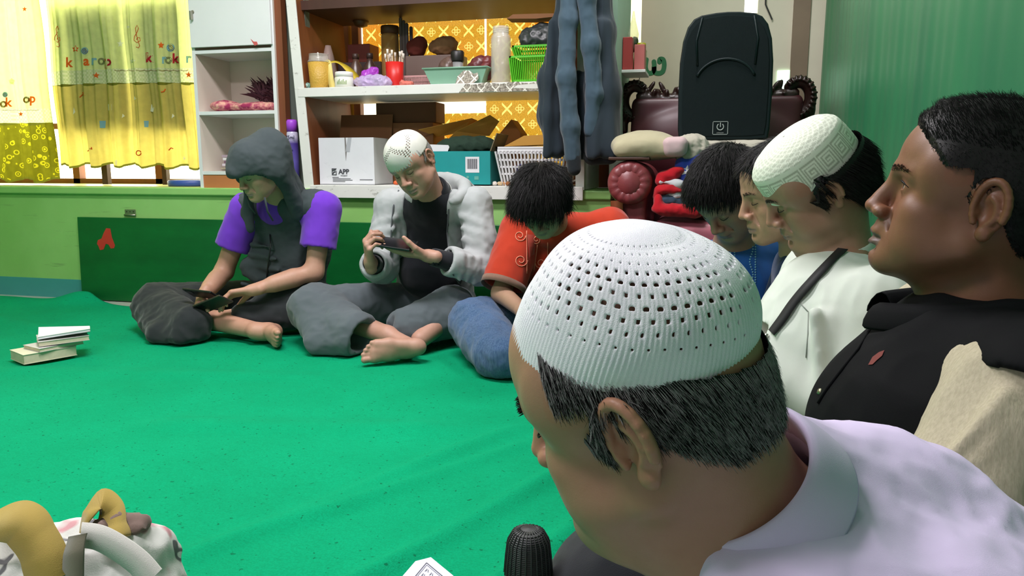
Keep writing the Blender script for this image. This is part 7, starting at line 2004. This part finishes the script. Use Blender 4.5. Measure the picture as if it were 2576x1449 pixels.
# ------------------------------------------------------------------ curtains
def fabric(name, c, trans=.5, var=.06, tc=None, pattern=None):
    if name in MATS: return MATS[name]
    m = bpy.data.materials.new(name); m.use_nodes = True; t = m.node_tree; t.nodes.clear()
    out = t.nodes.new('ShaderNodeOutputMaterial'); mx = t.nodes.new('ShaderNodeMixShader'); d = t.nodes.new('ShaderNodeBsdfDiffuse'); tr = t.nodes.new('ShaderNodeBsdfTranslucent')
    co = t.nodes.new('ShaderNodeTexCoord'); nz = t.nodes.new('ShaderNodeTexNoise'); nz.inputs['Scale'].default_value = 30; rp = t.nodes.new('ShaderNodeValToRGB')
    t.links.new(co.outputs['Object'], nz.inputs['Vector']); t.links.new(nz.outputs['Fac'], rp.inputs['Fac'])
    rp.color_ramp.elements[0].position = .3; rp.color_ramp.elements[0].color = shade(c, 1-var); rp.color_ramp.elements[1].position = .7; rp.color_ramp.elements[1].color = shade(c, 1+var)
    col = rp.outputs['Color']
    if pattern is not None: col = pattern(t, co.outputs['Object'], col)
    t.links.new(col, d.inputs['Color']); t.links.new(col, tr.inputs['Color']); mx.inputs[0].default_value = trans
    t.links.new(d.outputs[0], mx.inputs[1]); t.links.new(tr.outputs[0], mx.inputs[2]); t.links.new(mx.outputs[0], out.inputs[0])
    MATS[name] = m; return m
def gingham(t, vec, col):
    s = t.nodes.new('ShaderNodeTexChecker'); s.inputs['Scale'].default_value = 90; s.inputs['Color1'].default_value = srgb(226, 232, 190); s.inputs['Color2'].default_value = srgb(206, 220, 160); t.links.new(vec, s.inputs['Vector']); return s.outputs['Color']
def swirls(t, vec, col):
    v = t.nodes.new('ShaderNodeTexVoronoi'); v.inputs['Scale'].default_value = 22; t.links.new(vec, v.inputs['Vector'])
    r = t.nodes.new('ShaderNodeValToRGB'); r.color_ramp.interpolation = 'CONSTANT'; e = r.color_ramp.elements; e[0].position = 0; e[0].color = srgb(206, 200, 40); e[1].position = .14; e[1].color = (0, 0, 0, 1)
    for p, cc in ((.26, srgb(206, 200, 40)), (.36, (0, 0, 0, 1))): x = e.new(p); x.color = cc
    t.links.new(v.outputs['Distance'], r.inputs['Fac'])
    m = t.nodes.new('ShaderNodeMix'); m.data_type = 'RGBA'; m.blend_type = 'LIGHTEN'; m.inputs[0].default_value = .75; t.links.new(col, m.inputs[6]); t.links.new(r.outputs['Color'], m.inputs[7]); return m.outputs[2]
f_up = fabric('lime curtain cloth', srgb(226, 236, 160), .5); f_band = fabric('gingham band', srgb(226, 230, 190), .5, .02, pattern=gingham); f_low = fabric('olive yellow curtain cloth', srgb(206, 192, 104), .5)
f_trim = fabric('olive piping', srgb(110, 112, 40), .3); f_sw = fabric('olive swirl cloth', srgb(112, 112, 26), .5, .1, pattern=swirls)
def curtain(name, label, x0, x1, y, zt, zb, z1, z2, pleats, amp, seed, low, sl=0.0, bot=None):
    """cloth from zt to zb: upper print above z1, gingham band z1..z2, lower cloth below"""
    root = thing(name, label, 'curtain', ((x0+x1)/2, y, zb))
    nx, zs = 170, np.concatenate([np.linspace(zt, z1, 26), np.linspace(z1, z2, 8)[1:], [z2-.008], np.linspace(z2-.012, zb+.012, 24), [zb]])
    def pos(u, z):
        x = x0+(x1-x0)*u; w = np.clip((zt-z)/(zt-zb), 0, 1)
        xx = x+sl*w*(u-.2); ph = 2*math.pi*pleats*u
        yy = y+amp*(.6+.5*w)*(np.sin(ph+seed)+.45*np.sin(2.3*ph+seed*2)+.2*np.sin(5.1*ph))+.006*np.sin(z*9+u*7)
        return xx, yy
    U = np.linspace(0, 1, nx); vs = []
    for z in zs:
        xx, yy = pos(U, z); drop = .012*np.sin(U*2*math.pi*pleats+seed)*((zt-z)/(zt-zb)) if z < z2 else 0*U
        vs.append(np.stack([xx, yy, z+drop+.010*np.sin(U*3+seed)*(z <= z1)], 1))
    vs = np.array(vs).reshape(-1, 3); n = len(zs); idx = np.arange(n*nx).reshape(n, nx)
    Fc = np.stack([idx[:-1, :-1], idx[1:, :-1], idx[1:, 1:], idx[:-1, 1:]], -1).reshape(-1, 4)
    mats = [f_up, f_band, low, f_trim]; mi = []
    for j in range(n-1):
        zc = (zs[j]+zs[j+1])/2; k = 0 if zc > z1 else 1 if zc > z2 else 3 if (zc > z2-.009 or zc < zb+.012) else 2
        mi += [k]*(nx-1)
    o = obj_np('cloth', vs, Fc, mats, None); o.data.polygons.foreach_set('material_index', np.array(mi, np.int32)); adopt(o, root)
    bv = surf(vs, Fc)
    return root, bv
def decal(bv, pix, bm, lift=.002):
    vs = []
    for p in pix:
        q = look(bv, *p)
        if q is None: return
        vs.append(bm.verts.new(tuple(q[0]+q[1]*lift)))
    try: bm.faces.new(vs)
    except ValueError: pass
def starpts(cx, cy, r, k=.42, rot=0, n=5): return [(cx+(r if i % 2 == 0 else r*k)*math.sin(i*math.pi/n+rot), cy-(r if i % 2 == 0 else r*k)*math.cos(i*math.pi/n+rot)) for i in range(2*n)]
def linepts(bv, pix, bm, r=.0016):
    pts = [look(bv, *p) for p in pix]; pts = [q[0]+q[1]*.002 for q in pts if q]
    if len(pts) > 2: bmtube(pts, r, bm, 5)
def spiral(cx, cy, r, turns=2.2, n=26): return [(cx+r*(1-.85*i/n)*math.cos(turns*2*math.pi*i/n), cy+r*(1-.85*i/n)*math.sin(turns*2*math.pi*i/n)) for i in range(n+1)]
def clef(cx, cy, s): return [(cx+s*x, cy+s*y) for x, y in ((-.15, 1.0), (.1, 1.1), (.2, .9), (.05, .4), (-.1, -.2), (-.2, -.8), (-.05, -1.1), (.08, -.8), (-.05, -.4), (-.3, .0), (-.35, .35), (-.05, .6), (.25, .4), (.2, .1), (-.02, .1), (-.1, .3))]
def word(bv, root, chars, m_list, size_px):
    """letters laid on the cloth, one mesh per colour"""
    for ch_, px, py, mm in chars:
        c = bpy.data.curves.new('t', 'FONT'); c.body = ch_; c.size = 1.0; c.resolution_u = 3; c.offset = .03; c.align_x = 'CENTER'; c.align_y = 'CENTER'
        o = bpy.data.objects.new('t', c); COL.objects.link(o); dg = bpy.context.evaluated_depsgraph_get(); me = bpy.data.meshes.new_from_object(o.evaluated_get(dg)); bpy.data.objects.remove(o); 
        ok = True; out = []
        for v in me.vertices:
            q = look(bv, px+v.co.x*size_px, py-v.co.y*size_px)
            if q is None: ok = False; break
            out.append(q[0]+q[1]*.002)
        if not ok: continue
        for v, q in zip(me.vertices, out): v.co = tuple(q)
        me.name = 'printed_letter'; me.materials.clear(); me.materials.append(mm)
        k = bpy.data.objects.new('printed_letter', me); COL.objects.link(k); adopt(k, root)
def pr(n, c): return fabric('print '+n, c, .4, .02)
p_or, p_re, p_bl, p_wh, p_ye, p_br, p_gr = pr('orange', srgb(214, 104, 44)), pr('red', srgb(186, 50, 60)), pr('blue', srgb(128, 176, 190)), pr('white', srgb(226, 230, 206)), pr('yellow', srgb(236, 226, 130)), pr('brown', srgb(124, 84, 30)), pr('grey', srgb(130, 136, 90))
rt, bv = curtain('window_curtain', 'yellow and lime printed curtain between the left edge curtain and the white cabinet', -3.745, -2.775, 3.74, 2.0, .735, 1.283, 1.205, 6, .020, .6, f_low, .04)
def prints(rt, bv, groups):
    for m, polys, lines in groups:
        bm = bmesh.new()
        for p in polys: decal(bv, p, bm)
        for p, r in lines: linepts(bv, p, bm, r)
        adopt(obj('cloth_print', bm, m, None), rt)['kind'] = 'stuff'
sn = lambda cx, cy, r: [(cx+r*math.cos(a), cy+r*math.sin(a)) for a in np.linspace(0, 2*math.pi, 20, endpoint=False)]
prints(rt, bv, [
 (p_or, [starpts(190, 123, 9, .5), starpts(405, 114, 9, .5), starpts(242, 190, 9), starpts(475, 188, 9)], [(clef(346, 92, 26), .0018), (clef(146, 92, 24), .0016), ([(200, 245), (208, 238), (214, 240), (209, 233)], .003), ([(405, 232), (412, 230), (416, 224)], .003), ([(221, 380), (228, 374), (232, 376), (230, 370)], .003), ([(424, 378), (430, 372), (436, 374)], .003), (sn(349, 385, 6), .003)]),
 (p_wh, [starpts(303, 110, 10), starpts(334, 154, 8), starpts(323, 68, 5), [(382, 262), (388, 270), (386, 282), (378, 280)], [(273, 262), (281, 262), (281, 278), (274, 278)], [(338, 242), (344, 248), (338, 252)], [(308, 286), (314, 292), (306, 297)], [(434, 286), (440, 292), (432, 298)], [(394, 402), (402, 408), (398, 418), (388, 416)], [(290, 402), (296, 404), (294, 416), (289, 414)], [(186, 270), (190, 282), (184, 288)], [(462, 392), (468, 400), (460, 402)]], []),
 (p_bl, [sn(429, 120, 10), sn(213, 128, 9), [(250, 304), (266, 304), (265, 322), (251, 322)], [(362, 304), (374, 304), (373, 320), (363, 320)]], []),
 (p_br, [], [(spiral(429, 120, 9), .0013), (spiral(213, 128, 8), .0013), ([(288+i*6.2, 176+3*abs(math.sin(i*1.05))) for i in range(31)], .0012)]),
])
word(bv, rt, [('k', 173, 158, p_or), ('a', 217, 154, p_or), ('r', 236, 152, p_bl), ('o', 255, 152, p_gr), ('p', 272, 154, p_re), ('k', 375, 146, p_re), ('r', 413, 149, p_bl), ('o', 424, 149, p_gr), ('k', 441, 148, p_re), ('r', 474, 147, p_bl)], None, 34)
rt2, bv2 = curtain('window_curtain', 'left edge curtain with yellow upper part and dark olive swirl printed bottom', -4.75, -3.735, 3.68, 2.0, .668, 1.085, 1.005, 5, .018, 2.0, f_sw, .03)
prints(rt2, bv2, [(p_or, [starpts(62, 23, 7), starpts(53, 287, 7)], []), (p_bl, [sn(13, 238, 7)], []), (p_br, [], [(spiral(13, 238, 6), .0012), ([(2+i*6, 276+2*abs(math.sin(i))) for i in range(17)], .0012)]), (p_wh, [starpts(30, 205, 9, .7)], [])])
word(bv2, rt2, [('o', 9, 260, p_br), ('k', 21, 258, p_or), ('o', 67, 249, p_br), ('p', 82, 248, p_or)], None, 32)
# boards standing in the window behind the curtain
o = obj('wooden_board', bmbox(-3.72, -3.235, 3.80, 3.815, .94, 1.66), m_dbrown, None); tag(o, 'dark board standing in the window behind the printed curtain, left of the bright gap', 'board')
obj('batten', bmbox(-3.50, -3.46, 3.80, 3.83, ZL+.006, .95), m_dbrown, o); 
o = obj('wooden_board', bmbox(-3.20, -2.84, 3.80, 3.815, .94, 1.66), m_dbrown, None); tag(o, 'dark board standing in the window behind the printed curtain, right of the bright gap', 'board')
obj('batten', bmbox(-3.08, -3.05, 3.80, 3.83, ZL+.006, .95), m_dbrown, o)
rod = obj('curtain_rod', bmtube([(-4.95, 3.71, 2.0), (-2.62, 3.71, 2.0)], .012), m_steel, None, True); tag(rod, 'steel curtain rod above the printed curtains', 'rod')

# green sheet hung over the right wall
nx, nz = 420, 40; ys = np.linspace(4.36, -.9, nx); zz = np.linspace(2.7, .03, nz); vs = []
for z in zz:
    w = (2.7-z)/2.7
    vs.append(np.stack([.565+.007*np.sin(ys*5+.5)+.0025*np.sin(ys*17+w*2)+.0012*np.sin(ys*61)+.008*np.sin(ys*2.2+z*1.5), ys, 0*ys+z], 1))
vs = np.array(vs).reshape(-1, 3); idx = np.arange(nx*nz).reshape(nz, nx)
Fc = np.stack([idx[:-1, :-1], idx[:-1, 1:], idx[1:, 1:], idx[1:, :-1]], -1).reshape(-1, 4)
t = NT('green satin sheet'); v = t.coord((30, 3, .4)); n = t.noise(v, 1.0, 3)
t.base(t.ramp(n, [(.3, srgb(40, 110, 76)), (.7, srgb(54, 126, 84))])); t.set(Roughness=.42); t.b.inputs['Specular IOR Level'].default_value = .5
gc = obj_np('green_curtain', vs, Fc, t.m); tag(gc, 'glossy green sheet hung as a curtain along the right wall', 'curtain'); x = gc.modifiers.new('s', 'SOLIDIFY'); x.thickness = .002
# ------------------------------------------------------------------ foreground and floor things
def booklet(label, cx, cy, z, w, d, h, rz, c_cover, c_page, group=None, warp=.0):
    r = thing('booklet', label, 'booklet', (cx, cy, z), rz, group)
    def sheet(z0, z1, e):
        bm = bmesh.new(); n = 10; g = {}
        for i in range(n+1):
            for j in range(n+1):
                u, v_ = i/n-.5, j/n-.5
                bend = warp*(u*u*2+u*v_*1.5)
                for k, zz_ in enumerate((z0, z1)): g[i, j, k] = bm.verts.new((u*(w+e), v_*(d+e), zz_+bend))
        for i in range(n):
            for j in range(n):
                for k in (0, 1): bm.faces.new([g[a, b, k] for a, b in ((i, j), (i+1, j), (i+1, j+1), (i, j+1))])
        for i in range(n):
            for a, b in (((i, 0), (i+1, 0)), ((i, n), (i+1, n)), ((0, i), (0, i+1)), ((n, i), (n, i+1))): bm.faces.new([g[a[0], a[1], 0], g[b[0], b[1], 0], g[b[0], b[1], 1], g[a[0], a[1], 1]])
        return bm
    obj('pages', sheet(.0012, h-.0012, -.004), c_page, r); obj('cover', sheet(h-.0012, h, 0), c_cover, r); obj('back_cover', sheet(0, .0012, 0), c_cover, r)
    return r
pg = paint('cream pages', srgb(196, 188, 160), .85, .12, 40); cv1 = paint('cream cover', srgb(206, 204, 178), .6); cv2 = paint('white cover', srgb(222, 222, 224), .5); cv3 = paint('grey white cover', srgb(196, 192, 186), .6)
zc = cz(-2.44, 2.33)+.012
booklet('thick cream booklet at the bottom of the pile on the carpet', -2.445, 2.29, zc, .135, .185, .036, -.42, cv1, pg)
booklet('cream booklet, second from the bottom of the pile on the carpet', -2.425, 2.32, zc+.037, .12, .165, .014, -.30, cv3, pg)
booklet('grey white booklet, second from the top of the pile on the carpet', -2.405, 2.345, zc+.053, .13, .17, .018, -.72, cv3, pg, warp=.006)
booklet('curled white booklet on top of the pile on the carpet', -2.41, 2.36, zc+.076, .135, .175, .010, -.80, cv2, cv2, warp=.018)

# microphone on a small desk stand
mc = atD(1329, 1408, .80)
mr = thing('microphone', 'black microphone with ribbed mesh head in front of the bending person', 'microphone', (mc[0], mc[1], mc[2]-.20))
t = NT('black mic mesh'); w1_ = t.n('TexWave', wave_type='BANDS', bands_direction='Z'); w1_.inputs['Scale'].default_value = 160; t.l(t.coord(), w1_.inputs['Vector']); t.base(srgb(34, 37, 37)); t.set(Roughness=.5, Metallic=.2); t.bump(w1_.outputs['Fac'], .5, .002)
obj('mesh_head', bmlathe([(.0245, .170), (.0255, .185), (.0240, .205), (.0220, .222), (.0165, .232), (.008, .2355), (.0005, .236)], 40), t.m, mr, True)
bm = bmesh.new()
for k in range(26):
    a = 2*math.pi*k/26; bmtube([((r_+.0003)*math.cos(a), (r_+.0003)*math.sin(a), z) for r_, z in ((.0255, .186), (.0240, .205), (.0220, .222), (.0165, .232), (.008, .2355))], .0007, bm, 4)
o = obj('mesh_ribs', bm, plain(srgb(52, 56, 54), .45), mr, True); o['kind'] = 'stuff'
obj('collar', bmlathe([(.0262, .160), (.0265, .170), (.0250, .1725)], 36), plain(srgb(150, 130, 118), .3, metal=.6), mr, True)
obj('handle', bmlathe([(.012, .0), (.014, .02), (.021, .150), (.025, .160)], 30), plain(srgb(26, 27, 28), .45), mr, True)
st = thing('microphone_stand', 'low black desk stand holding the microphone', 'stand', (mc[0], mc[1], .014))
h_ = mc[2]-.20-.014
obj('base', bmlathe([(.06, 0), (.062, .006), (.05, .014), (.012, .018)], 32), plain(srgb(30, 30, 32)), st, True)
obj('stem', bmtube([(0, 0, .016), (0, 0, h_-.001)], .006), plain(srgb(30, 30, 32)), st, True)

# printed paper booklet lying on the carpet at the bottom edge
P4 = [atZ(1013, 1449, .018), atZ(1045, 1412, .018), atZ(1084, 1402, .018), atZ(1141, 1449, .018)]
ct = (P4[0]+P4[3])/2; 
pa = thing('paper_sheet', 'white sheet with a framed print, lying near the microphone', 'paper', (ct[0], ct[1], cz(ct[0], ct[1])+.010))
L = [p-ct for p in P4]; tail = [L[3]+V(-.03, -.16, 0), L[0]+V(-.05, -.16, 0)]
bm = bmprism([(p[0], p[1]) for p in L+tail], .003, axis='z', at=0); obj('sheet', bm, paint('white paper', srgb(214, 214, 232), .7, .02), pa)
bm = bmesh.new(); c0 = atZ(1073, 1414, .02)-ct; dl = unit(L[0]-L[1])*V(1, 1, 0); dr = unit(L[3]-L[2])*V(1, 1, 0); c0[2] = .0035
def bar(a, b, w):
    a, b = np.array(a), np.array(b); d = unit(b-a); n = V(-d[1], d[0], 0)*w
    vs = [bm.verts.new(tuple(p)) for p in (a+n, a-n, b-n, b+n)]; bm.faces.new(vs)
for o_, w in ((0, .0010), (.0045, .0005)):
    q = c0+(dl+dr)*o_; bar(q, q+dl*.11, w); bar(q, q+dr*.10, w)
for i in range(5):
    for j in range(5):
        q = c0+dl*(.012+.016*i)+dr*(.012+.016*j); bar(q, q+dl*.007+dr*.002, .0006); bar(q+dr*.004, q+dr*.008+dl*.006, .0006); bar(q+dl*.004, q+dl*.010, .0005)
obj('printed_frame', bm, plain(srgb(92, 92, 104), .7), pa)

# canvas tote bag, partly open, with straps
bg = thing('tote_bag', 'crumpled white canvas tote bag with mustard lining and looped straps in the near left corner', 'bag', (-.76, .72, .012))
m_cv = NT('printed canvas'); v = m_cv.coord()
n = m_cv.noise(v, 14, 2); n2 = m_cv.noise(v, 19, 2, .4)
c_ = m_cv.ramp(n, [(.60, srgb(206, 206, 200)), (.64, srgb(206, 206, 200)), (.68, srgb(190, 140, 144))])
c_ = m_cv.mix(m_cv.ramp(n2, [(.64, (0, 0, 0, 1)), (.66, (1, 1, 1, 1)), (.69, (1, 1, 1, 1)), (.70, (0, 0, 0, 1))]), c_, srgb(96, 96, 98)); m_cv.base(c_); m_cv.set(Roughness=.9); m_cv.bump(m_cv.noise(v, 600, 2), .3, .001)
m_cv = m_cv.m; m_must = cloth('mustard lining', srgb(160, 138, 70), .1, 900, .2); m_strap = cloth('white strap canvas', srgb(204, 202, 194), .05, 900, .2); m_olive = cloth('olive grey lining', srgb(112, 108, 92), .1, 900, .2)
# bag wall: open sack
nU, nV_ = 110, 34; vs = []
for j in range(nV_):
    f_ = j/(nV_-1)
    for i in range(nU):
        a = 2*math.pi*i/nU; x, y = math.cos(a), math.sin(a)
        rx_, ry_ = .150*(1-.06*f_+.07*math.sin(f_*3)), .085*(1+.10*math.sin(f_*3)-.25*f_)
        top = .222+.014*math.cos(a-.5)-.012*math.sin(2*a+.9)+.010*math.sin(5*a)
        wv = .010*math.sin(4*a+f_*3)+.006*math.sin(9*a-2*f_)+.005*math.sin(15*a+5*f_)
        vs.append((-.775+(rx_+wv)*np.sign(x)*abs(x)**.8, .715+(ry_+wv)*np.sign(y)*abs(y)**.8, .014+top*f_))
vs = np.array(vs); idx = np.arange(nU*nV_).reshape(nV_, nU); i2 = np.roll(idx, -1, 1)
Fc = np.stack([idx[:-1], i2[:-1], i2[1:], idx[1:]], -1).reshape(-1, 4)
o = obj_np('bag_wall', vs, Fc, [m_cv, m_olive], None); x = o.modifiers.new('s', 'SOLIDIFY'); x.thickness = .003; x.offset = -1; x.material_offset = 1; adopt(o, bg)
o = obj_np('bag_bottom', np.vstack([vs[:nU], [[-.775, .715, .014]]]), [(i, (i+1) % nU, nU) for i in range(nU)], m_cv, None); adopt(o, bg)
S = SDF(V(-1.0, .58, .14), V(-.58, .86, .36), .006)         # bunched cloth inside the mouth
S.ell(V(-.83, .72, .215), V(.09, .075, .065), None, .03); S.ell(V(-.72, .725, .215), V(.10, .075, .068), None, .03); S.ell(V(-.675, .735, .245), V(.045, .05, .052), None, .02); S.ell(V(-.76, .75, .255), V(.06, .03, .030), None, .02)
P, Fc = largest(*S.mesh(2)); P = folds(P, Fc, .014, 15, seed=4); adopt(obj_np('inner_cloth', P, Fc, m_cv, None), bg)
q = atD(322, 1322, .935); S = SDF(q-.08, q+.08, .005); S.ell(q, V(.034, .018, .012)); S.ell(q+V(-.02, 0, -.012), V(.03, .02, .02)); P, Fc = largest(*S.mesh(2)); adopt(obj_np('inner_lining', folds(P, Fc, .010, 28), Fc, cloth('brown grey lining', srgb(120, 100, 92), .15, 900, .2), None), bg)
def bp(px, py, D): return atD(px, py, D)
def strap(nm, pix, Ds, w, m, nrm):
    pts = [bp(a, b, d) for (a, b), d in zip(pix, Ds)]; v, f = ribbon(pts, nrm, w, 0, .0022, 8); o = obj_np(nm, v, f, m, None); adopt(o, bg); return o
nf = V(.25, -.95, .25)
strap('strap', [(-30, 1330), (20, 1312), (60, 1318), (85, 1350), (110, 1395), (125, 1460)], [.93, .92, .91, .90, .89, .88], .055, m_must, [V(.1, -.5, .85), V(.1, -.6, .8), V(.3, -.7, .6), V(.6, -.7, .4), V(.6, -.75, .2), V(.5, -.85, 0)])
strap('strap', [(205, 1340), (228, 1290), (255, 1270), (283, 1282), (296, 1320), (300, 1350)], [.93, .94, .95, .94, .92, .91], .040, m_must, [V(-.7, -.7, .1), V(-.45, -.75, .4), V(0, -.85, .5), V(.55, -.7, .45), V(.75, -.65, .1), V(.75, -.65, 0)])
strap('strap', [(205, 1345), (250, 1352), (300, 1378), (350, 1415), (385, 1455)], [.90, .895, .89, .885, .88], .030, m_strap, [nf]*5)
strap('strap', [(198, 1345), (188, 1390), (186, 1450)], [.895, .885, .88], .032, m_olive, [V(-.1, -1, .2)]*3)
